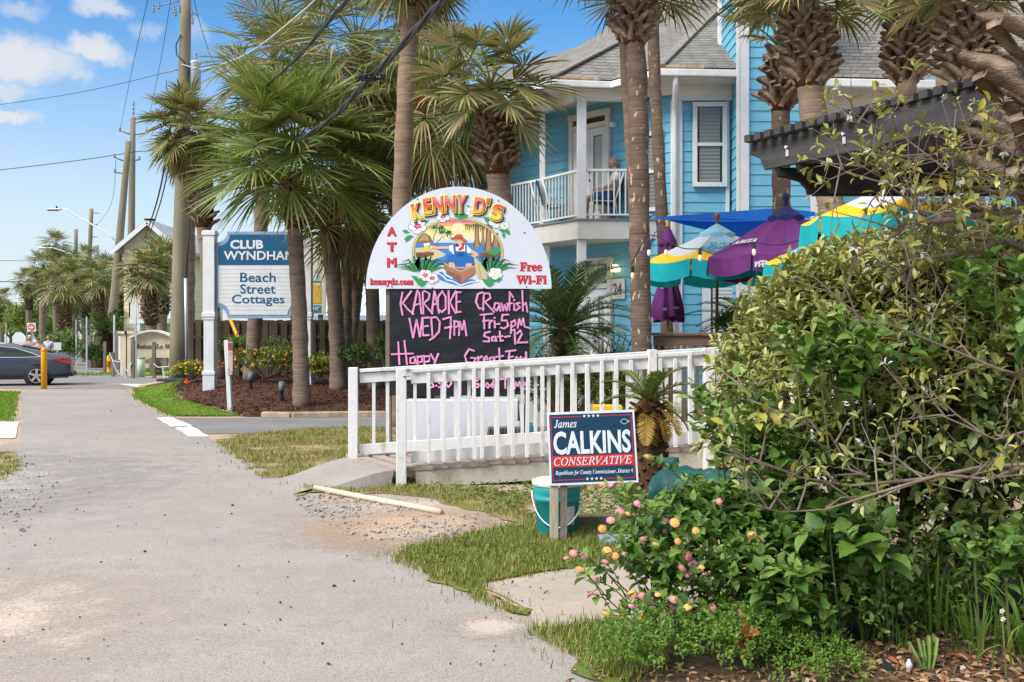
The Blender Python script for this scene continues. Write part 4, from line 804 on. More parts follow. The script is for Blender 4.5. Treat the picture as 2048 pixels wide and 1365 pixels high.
mb = MB(); a = onwall(1231); mb.obox(V(a[0] - .06, a[1] - .06, 6.05), V(.035, -.035, 0), V(-.045, -.045, 0), V(0, 0, .05)); mb.build('wall_lamp', M_METALW, HOUSE)
mb = MB(); a = P(1231, 540, 20.9); mb.lathe([(.0, -.05), (.09, -.04), (.11, .04), (.06, .1), (.0, .12)], a, 12); mb.build('porch_light', mat('lamp_glass', (.85, .75, .55), .3), HOUSE, smooth=True)
bpy.data.materials['lamp_glass'].node_tree.nodes['Principled BSDF'].inputs['Emission Color'].default_value = (1, .7, .35, 1); bpy.data.materials['lamp_glass'].node_tree.nodes['Principled BSDF'].inputs['Emission Strength'].default_value = 1.2
# ground-floor shuttered windows right of the pole
for px0, px1 in ((1401, 1500), (1497, 1600)):
    Yw = 19.18 if px0 > 1450 else 19.97
    c = P((px0 + px1) / 2, 625, Yw); frame_win('window', (c.x, Yw - .01, P(0, 625, Yw).z), (0, -1), (px1 - px0) * Yw / F - .05, 1.75, .16, sash=False, blinds=True)
c = P(1664, 229, 20.0); frame_win('window', (c.x, 20.03, c.z), (.07, -1), .5, .36, .07, blinds=None)
mb = MB(); c = P(1652, 400, 20.0); vtrim(mb, (5.93, 19.99), .1, 0, 6.1); mb.build('corner_boards', M_TRIM, HOUSE)
c = P(1239, 578, 20.85); NUMS = thing('house_number_sign', 'white square sign reading 24 beside the porch door', 'sign', tuple(c))
mb = MB(); s45 = V(.7071, -.7071, 0); n_ = V(*n45, 0); c2 = V(*onwall(1239), c.z) + n_ * .05; mb.obox(c2, s45 * .185, n_ * .018, V(0, 0, .21)); mb.build('board', M_TRIM2, NUMS, bevel=.008)
text('numerals', '24', c2 + n_ * .02, s45, (0, 0, 1), .24, .25, mat('slate_paint', (.06, .10, .13), .6), NUMS, bold=.02)
# white wall of the house further left, seen through the palms
setp(HOUSE, None)

# things on the balcony and in the yard
def metal_chair(label, c, ang, dark):
    r = thing('patio_chair', label, 'chair', c); mw = M_METALW
    def L(x, y, z): q = rot2((x, y), ang); return V(c[0] + q.x, c[1] + q.y, c[2] + z)
    mb = MB()
    for sy in (-.26, .26):
        mb.tube([L(.25, sy, 0), L(.25, sy, .62), L(-.22, sy, .64)], .016, 6); mb.tube([L(-.25, sy, 0), L(-.2, sy, .42), L(-.38, sy, 1.0)], .018, 6); mb.tube([L(.25, sy, .42), L(-.2, sy, .40)], .016, 6)
    mb.tube([L(.25, -.26, .42), L(.25, .26, .42)], .016, 6); mb.build('frame', mw, r, smooth=True)
    s = MB(); s.beam(L(.26, 0, .44), L(-.2, 0, .42), .5, .03); s.build('seat', dark, r); s = MB(); s.beam(L(-.22, 0, .46), L(-.37, 0, .98), .5, .02, up=(1, 0, 0)); s.build('backrest', dark, r); return r
M_SLING = mat('navy_sling', (.025, .05, .075), .8)
CH = P(1211, 438, 20.95); CHX = CH.x; metal_chair('white framed balcony chair with a dark sling under the seated man', (CHX, 20.95, 3.99), math.pi * .97, M_SLING)
metal_chair('dark sling chair at the left end of the balcony', (.85, 21.75, 3.99), .5, M_SLING)
def adirondack(label, c, ang):
    r = thing('adirondack_chair', label, 'chair', c)
    def L(x, y, z): q = rot2((x, y), ang); return V(c[0] + q.x, c[1] + q.y, c[2] + z)
    b = MB()
    for i in range(5):
        y = (i - 2) * .11; b.beam(L(-.1, y, .28), L(-.42, y * 1.15, .98 - .04 * abs(i - 2) ** 1.5), .1, .02, up=(1, 0, 0))
    b.build('backrest', M_DGREEN, r, bevel=.006)
    b = MB()
    for i in range(5): b.beam(L(.35 - i * .1, -.27, .36 - i * .03), L(.35 - i * .1, .27, .36 - i * .03), .085, .02)
    b.build('seat', M_DGREEN, r)
    for sg in (-1, 1):
        b = MB(); b.beam(L(.4, sg * .33, .52), L(-.35, sg * .33, .50), .13, .022); b.build('armrest', M_DGREEN, r)
        b = MB(); b.beam(L(.36, sg * .3, 0), L(.36, sg * .3, .51), .08, .025); b.beam(L(.4, sg * .27, .34), L(-.5, sg * .27, .03), .025, .11); b.build('leg', M_DGREEN, r)
    return r
c = P(1213, 700, 18.2); adirondack('dark green slatted garden chair by the house door', (c.x, 18.2, .65), -2.3)
mb = MB(); mb.box(c.x - 1.6, c.x + .8, 17.5, 20.4, .0, .64); d_ = mb.build('front_porch', M_SLAB); setp(d_, 'low porch slab in front of the house door', 'porch')
shrub('potted_topiary', 'small round potted bush beside the dark garden chair', at(1205, 668, 19.2), (.16, .16, .16), 160, .05, .5, M_DARKL, 77, stem=False, cat='potted plant')
b_ = MB(); q = P(1205, 690, 19.2); b_.lathe([(.09, .0), (.12, .26), (.11, .26)], (q.x, q.y, .645), 12); b_.tube([(q.x, q.y, .85), (q.x, q.y, 1.5)], .02, 6)
pr_o = [o for o in bpy.data.objects if o.name.startswith('potted_topiary')][0]; b_.build('pot', mat('terracotta', (.3, .12, .06), .8), pr_o)
# plain person builder: one skinned body, clothes and hair as children
M_SKIN = mat('skin', (.48, .26, .17), .6); M_HAIRG = mat('grey_hair', (.32, .28, .24), .9); M_SHORTS = mat('blue_cloth', (.04, .14, .35), .85)
def skin_mesh(name, chains, m, parent, sub=1):
    """chains: lists of (point, radius); the first point of later chains joins the nearest existing joint"""
    vs = []; ed = []; rd = []
    for ch in chains:
        prev = None
        for j, (p, r) in enumerate(ch):
            p = Vector(p); hit = None
            if j == 0 and vs:
                dd = [(Vector(q) - p).length for q in vs]; i = int(np.argmin(dd)); hit = i if dd[i] < .03 else None
            if hit is None: vs.append(tuple(p)); rd.append(r); cur = len(vs) - 1
            else: cur = hit
            if prev is not None: ed.append((prev, cur))
            prev = cur
    me = bpy.data.meshes.new(name); me.from_pydata(vs, ed, []); o = link(name, me, m, parent)
    md = o.modifiers.new('skin', 'SKIN'); md.use_smooth_shade = True
    for i, r in enumerate(rd): me.skin_vertices[0].data[i].radius = (r, r)
    me.skin_vertices[0].data[0].use_root = True
    s = o.modifiers.new('sub', 'SUBSURF'); s.levels = sub; s.render_levels = sub
    return o
def hand(T, wrist, d, up, sc=1.0):
    d = Vector(d).normalized(); up = Vector(up).normalized(); s = d.cross(up).normalized(); w = Vector(wrist); out = [[(w, .026), (w + d * .05, .032), (w + d * .085, .03)]]
    for i, (o, l) in enumerate(((-.03, .062), (-.01, .075), (.011, .07), (.03, .055))):
        b = w + d * .085; k = w + d * .10 + s * o; out.append([(b, .02), (k, .0095), (k + d * l * .5 - up * .006, .0085), (k + d * l * .85 - up * .03, .0075)])
    b = w + d * .05; out.append([(b, .02), (b + s * .04 + d * .02, .011), (b + s * .05 + d * .055 - up * .01, .009)])
    return out
def head(parent, c, fwd, m, hair, rad=.105, cap=None):
    c = Vector(c); f = Vector(fwd).normalized(); u = V(0, 0, 1); s = f.cross(u).normalized(); import bmesh
    bm = bmesh.new(); bmesh.ops.create_uvsphere(bm, u_segments=18, v_segments=14, radius=1)
    for v in bm.verts:
        x, y, z = v.co; k = 1 - .22 * max(0, -z) ** 1.5
        nose = .16 * math.exp(-((z + .08) / .2) ** 2 - (y / .16) ** 2) if x > .6 else 0; eye = -.05 * math.exp(-((z - .12) / .10) ** 2 - ((abs(y) - .36) / .16) ** 2) if x > .5 else 0; mouth = -.03 * math.exp(-((z + .45) / .06) ** 2) if x > .6 and abs(y) < .3 else 0
        x2 = (x + nose + eye + mouth) * .95 * k; v.co = c + (f * x2 + s * y * .76 * k + u * z * 1.12) * rad
    me = bpy.data.meshes.new('head'); bm.to_mesh(me); bm.free(); h = link('head', me, m, parent, smooth=True)
    e = MB()
    for sg in (-1, 1): e.lathe([(.0, -.03), (.016, -.02), (.018, .01), (.0, .03)], c + s * sg * rad * .78 - f * .005, 8)
    e.build('ears', m, h, smooth=True)
    bm = bmesh.new(); bmesh.ops.create_uvsphere(bm, u_segments=18, v_segments=12, radius=1); 
    dl = [v for v in bm.verts if v.co.z < .18 + .65 * max(0, v.co.x)]; bmesh.ops.delete(bm, geom=dl, context='VERTS')
    for v in bm.verts: x, y, z = v.co; v.co = c + (f * (x * .98 - .03) + s * y * .82 + u * (z * 1.16 + .02)) * rad * 1.05
    me = bpy.data.meshes.new('hair'); bm.to_mesh(me); bm.free(); link('hair', me, hair, h, smooth=True)
    return h
def seated(label, c, fdir):
    r = thing('person', label, 'person', c); f = V(*fdir, 0).normalized(); s = f.cross(V(0, 0, 1)); o = Vector(c)
    def L(a, b, z): return o + f * a + s * b + V(0, 0, z)
    sk = [[(L(-.12, 0, .53), .12), (L(-.20, 0, .75), .13), (L(-.25, 0, .98), .13), (L(-.22, 0, 1.1), .06), (L(-.19, 0, 1.2), .06)]]
    for e in (-1, 1):
        sk.append([(L(-.25, 0, .98), .13), (L(-.24, .19 * e, .99), .065), (L(-.16, .25 * e, .76), .048), (L(.10, .20 * e, .68), .036)] )
        sk += hand(None, L(.10, .20 * e, .68), f - s * e * .2, (0, 0, 1))
        sk.append([(L(-.12, 0, .53), .12), (L(-.06, .1 * e, .52), .09), (L(.36, .12 * e, .53), .065), (L(.38, .12 * e, .28), .052), (L(.36, .12 * e, .06), .038), (L(.50, .13 * e, .03), .034)])
    skin_mesh('body', sk, M_SKIN, r)
    skin_mesh('shirt', [[(L(-.13, 0, .56), .15), (L(-.20, 0, .75), .155), (L(-.25, 0, .97), .15), (L(-.235, 0, 1.05), .085)]] + [[(L(-.25, 0, .97), .15), (L(-.24, .2 * e, .98), .085), (L(-.19, .24 * e, .83), .075)] for e in (-1, 1)], M_CLOTH_W, r)
    skin_mesh('shorts', [[(L(-.14, 0, .53), .14)] ] + [[(L(-.14, 0, .53), .14), (L(-.05, .1 * e, .53), .105), (L(.30, .12 * e, .535), .09)] for e in (-1, 1)], M_SHORTS, r)
    head(r, L(-.18, 0, 1.265), f, M_SKIN, M_HAIRG)
    return r
seated('person with short grey hair in a white t-shirt and blue shorts sitting on the balcony', (CHX - .02, 20.95, 3.97), (-1, .08))
def standing(label, c, fdir, top, bottom, hair, arm=0.25):
    r = thing('person', label, 'person', c); f = V(*fdir, 0).normalized(); s = f.cross(V(0, 0, 1)); o = Vector(c)
    def L(a, b, z): return o + f * a + s * b + V(0, 0, z)
    sk = [[(L(0, 0, .95), .13), (L(0, 0, 1.15), .125), (L(0, 0, 1.38), .125), (L(0, 0, 1.48), .06), (L(.02, 0, 1.55), .06)]]
    for e in (-1, 1):
        sk.append([(L(0, 0, 1.38), .125), (L(0, .2 * e, 1.38), .06), (L(-.02, .25 * e, 1.1), .045), (L(.12, .25 * e, .88), .033)]); sk += hand(None, L(.12, .25 * e, .88), V(f.x, f.y, -.8), f)
        sk.append([(L(0, 0, .95), .13), (L(0, .1 * e, .9), .09), (L(.03 + .1 * e, .1 * e, .5), .062), (L(.1 * e, .1 * e, .08), .04), (L(.14 + .1 * e, .11 * e, .03), .035)])
    skin_mesh('body', sk, M_SKIN, r); skin_mesh('shirt', [[(L(0, 0, .98), .15), (L(0, 0, 1.15), .15), (L(0, 0, 1.37), .15), (L(0, 0, 1.44), .08)]] + [[(L(0, 0, 1.37), .15), (L(0, .2 * e, 1.37), .08), (L(0, .24 * e, 1.2), .07)] for e in (-1, 1)], top, r)
    skin_mesh('shorts', [[(L(0, 0, .95), .145)]] + [[(L(0, 0, .95), .145), (L(.02, .1 * e, .85), .11), (L(.02 + .06 * e, .1 * e, .58), .09)] for e in (-1, 1)], bottom, r)
    head(r, L(.03, 0, 1.63), f, M_SKIN, hair); return r
c = P(59, 690, 44); standing('person in a grey top and pale cap walking behind the dark car', (c.x, 44, 0), (.3, -1), mat('grey_shirt', (.22, .25, .32), .9), M_SHORTS, M_CLOTH_W)
c = P(76, 690, 42); standing('person in an orange and blue top with a backpack behind the dark car', (c.x, 42, -.12), (-.2, 1), mat('orange_blue_shirt', (.45, .2, .12), .9, (6, (.12, .2, .5), .48, .52)), M_SHORTS, mat('brown_hair', (.06, .04, .03), .9))
c = P(97, 690, 55); standing('person in a pale blue shirt and red cap beyond the parked cars', (c.x, 55, .05), (0, -1), mat('pale_blue_shirt', (.4, .5, .75), .9), M_SHORTS, mat('red_cap', (.35, .1, .08), .9))
# ---------------------------------------------------------------- white footbridge
M_WOODW = mat('weathered_white_paint', (.70, .685, .65), .7, (5.5, (.42, .36, .28), .55, .74), (30, .25), stretch=(1, 1, .5), spec=.25)
M_DECK = mat('grey_deck_boards', (.42, .345, .30), .9, (4, (.30, .24, .20), .35, .65), (60, .4), stretch=(1, 6, 1), spec=.1)
M_FASC = mat('stained_fascia', (.50, .46, .37), .85, (3.4, (.30, .25, .16), .5, .75), (40, .4), stretch=(1, 1, .6), spec=.1)
M_GREYW = mat('grey_weathered_wood', (.23, .185, .15), .95, (5, (.15, .115, .09), .35, .65), (50, .6), stretch=(1, 1, .3), spec=.1)
M_BROWNW = mat('brown_rail_wood', (.22, .14, .095), .9, (3, (.13, .085, .06), .35, .65), (50, .6), stretch=(.4, 1, 3), spec=.1)
BR = thing('footbridge', 'white railed wooden footbridge sloping up over the ditch', 'footbridge', (-1.15, 10.42, 0))
bu = V(3.22, .28, 0).normalized(); bn = V(-bu.y, bu.x, 0); B0 = V(-1.15, 10.42, 0); SL = .058
def bp(s, t, z=0): return B0 + bu * s + bn * t - bu * (.43 * t) * (1 if s < .8 else max(0, 1.4 - s / 2)) * (s <= .8) + V(0, 0, .19 + SL * s * (1 if s > 0 else 1) + z)
LB = 6.3
mb = MB(); k = 44; random.seed(3)
for i in range(k):
    s0, s1 = -.12 + (LB + .12) * i / k, -.12 + (LB + .12) * (i + 1) / k - .008
    e = random.uniform(-.006, .006); sk = lambda t: -.43 * t * max(0, 1 - i / 8)
    pts = [B0 + bu * (s0 + sk(-.1)) + bn * (-.10 + e), B0 + bu * (s1 + sk(-.1)) + bn * (-.10 + e), B0 + bu * (s1 + sk(1.3)) + bn * 1.3, B0 + bu * (s0 + sk(1.3)) + bn * 1.3]
    mb.prism([p + V(0, 0, .19 + SL * (s0 + .06) + e * .4) for p in pts][::-1], (0, 0, -.034))
mb.build('deck', M_DECK, BR)
mb = MB(); mb.beam(bp(.12, -.065, -.13), bp(LB, -.065, -.13), .045, .185); mb.beam(bp(.12, 1.2, -.13), bp(LB, 1.2, -.13), .045, .185); mb.build('side_beam', M_FASC, BR)
mb = MB(); mb.beam(bp(.12, .0, -.26), bp(1.2, .0, -.30), .2, .06); mb.build('sill', M_FASC, BR)
def bpost(s, t, z0, z1, w=.105):
    p = B0 + bu * s + bn * t; m_ = MB(); m_.obox((p.x, p.y, (z0 + z1) / 2), bu * w / 2, bn * w / 2, V(0, 0, (z1 - z0) / 2)); m_.build('post', M_WOODW, BR, bevel=.006)
bpost(0, -.13, -.05, 1.215); bpost(2.62, -.13, -.05, 1.41, .09); bpost(3.23, -.13, -.05, 1.43, .11); bpost(5.6, -.13, -.05, 1.56)
bpost(-.57, 1.0, -.05, 1.2); bpost(2.7, 1.2, .0, 1.36); bpost(5.6, 1.2, .0, 1.52)
for (t, s0, s1, nm) in ((-.11, .05, 3.18, 0), (-.11, 3.28, LB, 0), (1.16, -.5, LB, 1)):
    a, b = bp(s0, t, 1.005), bp(s1, t, 1.005)
    if nm: a = bp(s0, 0, 1.0) + bn * 1.03; 
    mb = MB(); mb.beam(a, b, .10, .04); mb.beam(a - V(0, 0, .085), b - V(0, 0, .085), .04, .11); mb.build('top_rail', M_WOODW, BR, bevel=.005)
    a2, b2 = a - V(0, 0, .90), b - V(0, 0, .90); mb = MB(); mb.beam(a2 + bn * (.05 if not nm else 0), b2 + bn * (.05 if not nm else 0), .038, .12); mb.build('bottom_rail', M_WOODW, BR, bevel=.004)
sp = .156; i = 0; s = .21
while s < LB:
    if abs(s - 2.62) > .08 and abs(s - 3.23) > .09:
        p = bp(s, -.165); m_ = MB(); j = random.uniform(-.012, .012); m_.obox(p + V(0, 0, .505 + j), bu * .019 + V(0, 0, random.uniform(-.0008, .0008)), bn * .019, V(0, 0, .465) + bu * random.uniform(-.007, .007)); m_.build('baluster', M_WOODW, BR, bevel=.003)
    s += sp
s = -.34
while s < LB:
    p = B0 + bu * s + bn * (1.03 + .13 * min(1, max(0, (s + .5) / 1.5))) + V(0, 0, .19 + SL * s); m_ = MB(); m_.obox(p + V(0, 0, .53), bu * .019, bn * .019, V(0, 0, .44)); m_.build('baluster', M_WOODW, BR, bevel=.003); s += sp
mb = MB(); mb.box(-.005, .005, -.03, .03, -.005, .005); o_ = B0 + bu * .02 + bn * -.19 + V(0, 0, 1.14); mb2 = MB(); mb2.tube([o_, o_ + bu * .07], .008, 6); mb2.build('latch', mat('steel', (.3, .3, .3), .4, metal=.9), BR)
# asphalt apron leading on to the bridge
ap = [G(575, 985), G(528, 961), G(640, 946), G(720, 934)]; mb = MB()
lo1, lo2 = V(-2.05, 9.95, .004), V(-2.62, 10.75, .004); h1, h2 = bp(-.1, -.12, -.015) + V(-.03, 0, 0), bp(-.1, 0, -.015) + bn * 1.15 - bu * .5
n_ = 8; grid = []
for i in range(n_ + 1):
    t = i / n_; e = t * t * (3 - 2 * t) if i else 0; row = []
    for j in range(5):
        w_ = j / 4; p = lo1.lerp(lo2, w_).lerp(h1.lerp(h2, w_), t); z = .004 + (h1.lerp(h2, w_).z - .004) * e; row.append(V(p.x, p.y - (0.05 * math.sin(t * 3.1)) * (1 - w_), z))
    grid.append(row)
vs = [p for r in grid for p in r]; fs = [(i * 5 + j, (i + 1) * 5 + j, (i + 1) * 5 + j + 1, i * 5 + j + 1) for i in range(n_) for j in range(4)]; mb.add(vs, fs)
for i in range(n_): a, b = grid[i][0], grid[i + 1][0]; mb.poly([a, V(a.x - .02, a.y - .10 * a.z * 5, 0), V(b.x - .02, b.y - .10 * b.z * 5, 0), b])
for i in range(n_): a, b = grid[i][4], grid[i + 1][4]; mb.poly([a, b, V(b.x, b.y + .3 * b.z, 0), V(a.x, a.y + .3 * a.z, 0)])
setp(mb.build('path_ramp', M_ASPH), kind='structure')

# ---------------------------------------------------------------- pub sign: half-round board over a chalkboard
YS = 12.5
KS = thing('pub_sign', 'white half round pub sign with a fisherman emblem over a pink chalked blackboard', 'sign', tuple(P(917, 578, YS)[:2]) + (0,))
M_SIGNW = mat('sign_white', (.64, .655, .69), .45, (2, (.60, .615, .65), .4, .7), spec=.4)
M_CHALKB = mat('chalkboard_black', (.018, .020, .024), .85, (3, (.035, .038, .042), .45, .75), (40, .3), stretch=(1, 1, 4), spec=.15)
M_CHALK = mat('pink_chalk', (.82, .34, .58), .95, (55, (.50, .22, .36), .45, .62), stretch=(1, 1, .5), spec=.05)
def PS(px, py, d=0.0): p = P(px, py, YS); p.y -= d; return p
arc = [PS(917.5 - 185.5 * math.cos(math.pi * i / 48), 578 - 204 * math.sin(math.pi * i / 48)) for i in range(49)]
mb = MB(); mb.prism([p + V(0, -.012, 0) for p in arc][::-1], (0, .03, 0)); mb.build('arched_board', M_SIGNW, KS)
mb = MB(); a, b = PS(779, 577), PS(1059, 792); mb.box(a.x, b.x, YS, YS + .03, b.z, a.z); mb.build('chalkboard', M_CHALKB, KS)
for px in (776, 1050):
    p = PS(px, 600); mb = MB(); mb.box(p.x - .035, p.x + .035, YS + .035, YS + .125, -.05, PS(0, 572).z + .2); mb.build('support_post', M_GREYW, KS)
def ribbon(mb, pts, w, f, d, mi=0, tz=None):
    q = [f(*p) for p in pts]
    for kk, (a, b) in enumerate(zip(q, q[1:])):
        t = (b - a); d += .000011
        if t.length < 1e-6: continue
        t.normalize(); n = V(-t.z, 0, t.x) * w / 2; o = V(0, -d, 0); mb.add([a - n - t * w * .3 + o, b - n + t * w * .3 + o, b + n + t * w * .3 + o, a + n - t * w * .3 + o], [(0, 1, 2, 3)], mi)
c4 = lambda x, y: PS(700 + x / 3.0333, 350 + y / 3.0333)
ST = [  # chalk strokes, traced in sign coordinates
 [(318, 712), (305, 780), (318, 850)], [(372, 705), (312, 786)], [(316, 774), (352, 818), (385, 845)], [(378, 846), (408, 700), (420, 720), (432, 842)], [(385, 792), (430, 780)], [(444, 846), (440, 712), (452, 704), (482, 722), (478, 752), (446, 778), (500, 842)], [(496, 842), (512, 706), (540, 838)], [(505, 786), (535, 780)],
 [(560, 706), (534, 740), (532, 810), (555, 834), (580, 812), (580, 740), (560, 706)], [(598, 704), (600, 842)], [(642, 704), (604, 772), (640, 838)], [(672, 712), (645, 712), (645, 834), (672, 830)], [(648, 772), (668, 768)],
 [(360, 870), (382, 988), (404, 880), (424, 982), (438, 864)], [(478, 866), (440, 868), (442, 974), (480, 972)], [(444, 920), (474, 916)], [(492, 864), (500, 988)], [(484, 868), (522, 862), (545, 890), (540, 950), (510, 984), (482, 1003)],
 [(562, 876), (612, 862), (606, 992)], [(575, 930), (618, 920)], [(632, 884), (632, 972)], [(630, 890), (655, 890), (655, 918), (632, 926)], [(660, 974), (666, 890), (680, 940), (692, 884), (706, 975)],
 [(292, 1014), (300, 1150)], [(330, 1006), (346, 1150)], [(252, 1088), (382, 1084)], [(392, 1104), (366, 1112), (364, 1140), (390, 1142), (394, 1106), (402, 1146)], [(408, 1100), (412, 1180)], [(408, 1106), (436, 1100), (436, 1134), (412, 1138)], [(448, 1096), (452, 1180)], [(448, 1104), (482, 1098), (480, 1130), (452, 1136)], [(492, 1088), (512, 1128)], [(536, 1084), (498, 1180)],
 [(805, 712), (775, 722), (764, 770), (782, 810), (812, 812)], [(806, 824), (812, 720), (845, 720), (852, 748), (816, 770), (874, 832)], [(905, 782), (880, 778), (872, 808), (890, 824), (905, 790), (912, 826)], [(918, 780), (928, 824), (938, 790), (950, 824), (960, 778)], [(988, 742), (968, 712), (966, 822)], [(950, 782), (984, 778)], [(995, 782), (996, 822)], [(995, 756), (996, 762)], [(1030, 776), (1008, 780), (1030, 804), (1004, 824)], [(1044, 702), (1048, 826)], [(1048, 794), (1066, 776), (1076, 832)],
 [(790, 850), (866, 842)], [(812, 850), (814, 934)], [(806, 888), (842, 882)], [(846, 886), (846, 930)], [(846, 900), (862, 882)], [(876, 886), (878, 928)], [(876, 866), (877, 870)], [(886, 906), (908, 904)], [(962, 848), (924, 850), (920, 884), (950, 884), (960, 914), (934, 934), (914, 926)], [(978, 890), (976, 962)], [(978, 894), (1000, 882), (1004, 910), (978, 924)], [(1016, 930), (1026, 874), (1038, 912), (1050, 870), (1058, 922), (1088, 930)],
 [(850, 952), (818, 958), (812, 978), (844, 990), (842, 1012), (808, 1010)], [(880, 980), (862, 984), (860, 1006), (878, 1006), (882, 982), (888, 1010)], [(908, 950), (912, 1008), (928, 1004)], [(896, 982), (926, 978)], [(938, 984), (970, 978)], [(986, 944), (998, 938), (1002, 1026)], [(1012, 964), (1032, 942), (1042, 966), (1014, 1018), (1076, 1016)],
 [(752, 1068), (722, 1058), (696, 1096), (706, 1136), (748, 1142), (762, 1112), (732, 1110)], [(776, 1102), (778, 1146)], [(776, 1118), (800, 1100)], [(808, 1122), (836, 1116), (828, 1100), (810, 1112), (814, 1142), (840, 1138)], [(872, 1106), (850, 1110), (848, 1140), (868, 1140), (874, 1108), (880, 1144)], [(904, 1050), (908, 1144)], [(884, 1104), (930, 1098)], [(944, 1072), (1004, 1064)], [(966, 1070), (964, 1146)], [(960, 1106), (990, 1102)], [(1010, 1104), (998, 1124), (1012, 1142), (1026, 1122), (1010, 1104)], [(1036, 1104), (1026, 1124), (1040, 1142), (1050, 1122), (1036, 1104)], [(1064, 1108), (1050, 1124), (1062, 1142), (1068, 1076), (1070, 1146)],
 [(278, 1166), (282, 1238)], [(312, 1166), (316, 1236)], [(278, 1202), (314, 1198)], [(340, 1196), (326, 1218), (342, 1238), (354, 1216), (340, 1196)], [(366, 1198), (372, 1234), (392, 1230), (392, 1196)], [(404, 1198), (406, 1238)], [(406, 1208), (424, 1196)],
 [(486, 1244), (508, 1240), (496, 1262), (510, 1282), (488, 1290)], [(522, 1250), (524, 1254)], [(522, 1276), (524, 1280)], [(560, 1240), (540, 1244), (540, 1264), (560, 1268), (554, 1290), (538, 1288)], [(598, 1242), (580, 1264), (596, 1288), (616, 1264), (598, 1242)],
 [(776, 1246), (742, 1256), (744, 1288), (776, 1288), (778, 1268), (760, 1268)], [(796, 1262), (788, 1278), (802, 1292), (812, 1276), (796, 1262)], [(830, 1262), (820, 1278), (836, 1292), (844, 1276), (830, 1262)], [(866, 1262), (852, 1278), (866, 1290), (872, 1236), (874, 1292)], [(910, 1240), (970, 1234)], [(940, 1240), (942, 1294)], [(984, 1258), (986, 1294)], [(998, 1296), (1004, 1256), (1016, 1282), (1028, 1254), (1036, 1298)], [(1046, 1278), (1066, 1272), (1056, 1258), (1046, 1272), (1050, 1296), (1068, 1298)], [(1092, 1272), (1076, 1278), (1094, 1296), (1072, 1312)]]
mb = MB(); random.seed(5); CK = 0
for st in ST:
    j = lambda p: (p[0] + random.uniform(-1, 1), p[1] + random.uniform(-1, 1))
    CK += .00012; ribbon(mb, [j(p) for p in st], .021, c4, .0015 + CK)
    ribbon(mb, [(p[0] + 3, p[1] + 2) for p in st], .014, c4, .0100 + CK)
mb.build('chalk_writing', M_CHALK, KS)
M_RED = mat('sign_red', (.62, .03, .03), .5); M_SHAD = mat('print_shadow', (.10, .05, .12), .6); X_, Z_ = V(1, 0, 0), V(0, 0, 1)
def stext(name, s, px0, px1, py0, py1, m, d=.002, bold=.02, off=(0, 0)):
    a = PS((px0 + px1) / 2 + off[0], (py0 + py1) / 2 + off[1], .012 + d); return text(name, s, a, X_, Z_, (px1 - px0) * YS / F, (py1 - py0) * YS / F, m, KS, bold)
for i, ch in enumerate('ATM'):
    y0 = (454, 485, 516)[i]; stext('lettering_shadow', ch, 774, 793, y0, y0 + 19, M_SHAD, .001, .05, (1.2, 1)); stext('lettering', ch, 774, 793, y0, y0 + 19, M_RED, .002, .04)
for s, x0, x1, y0, y1 in ((bs('kennyds.com'), 740, 827, 557, 574), (bs('Free'), 1039, 1084, 525, 543), (bs('Wi-Fi'), 1032, 1093, 551, 569)):
    stext('lettering_shadow', s, x0, x1, y0, y1, M_SHAD, .001, .03, (.9, .8)); stext('lettering', s, x0, x1, y0, y1, M_RED, .002, .02)
# curved headline: shadow, yellow outline, graded red-to-yellow letters
M_YEL = mat('print_yellow', (.80, .66, .10), .5); M_BLK = mat('print_black', (.02, .018, .02), .5)
M_GRAD = bpy.data.materials.new('graded_print'); M_GRAD.use_nodes = True
def grad():
    nt = M_GRAD.node_tree; N = nt.nodes; L = nt.links; b = N['Principled BSDF']; tc = N.new('ShaderNodeTexCoord'); sx = N.new('ShaderNodeSeparateXYZ'); L.new(tc.outputs['Object'], sx.inputs[0]); mr = N.new('ShaderNodeMapRange'); mr.inputs['From Min'].default_value = 3.03; mr.inputs['From Max'].default_value = 3.29; L.new(sx.outputs['Z'], mr.inputs['Value']); r = N.new('ShaderNodeValToRGB'); e = r.color_ramp.elements
    e[0].position = .15; e[0].color = (.82, .62, .08, 1); e[1].position = .62; e[1].color = (.75, .04, .06, 1); m = e.new(.38); m.color = (.8, .28, .05, 1); t = e.new(.95); t.color = (.8, .18, .22, 1); L.new(mr.outputs[0], r.inputs[0]); L.new(r.outputs[0], b.inputs['Base Color'])
grad()
for ch, x, y, w, h, a in (('K', 834.5, 424.5, 17, 31, .22), ('E', 856, 414, 15, 31, .15), ('N', 876.5, 410.5, 19, 31, .08), ('N', 900, 408.5, 19, 31, 0), ('Y', 922.5, 408.5, 18, 32, -.06), ('D', 960, 413, 21, 31, -.1), ("'", 976, 404, 5, 11, -.12), ('S', 994.5, 426, 21, 31, -.22)):
    r_ = V(math.cos(a), 0, math.sin(a)); u_ = V(-math.sin(a), 0, math.cos(a))
    for nm, m_, dw, dd, off in (('headline_shadow', M_BLK, 7, .012, (2.0, 2.2)), ('headline_outline', M_YEL, 7, .0135, (0, 0)), ('headline_line', M_BLK, 2.2, .015, (.3, .3)), ('headline', M_GRAD, 0, .0167, (0, 0))):
        c = PS(x + off[0], y + off[1], .012 + dd); text(nm, ch, c, r_, u_, (w + dw) * YS / F, (h + dw) * YS / F, m_, KS, .035 + dw * .0055)
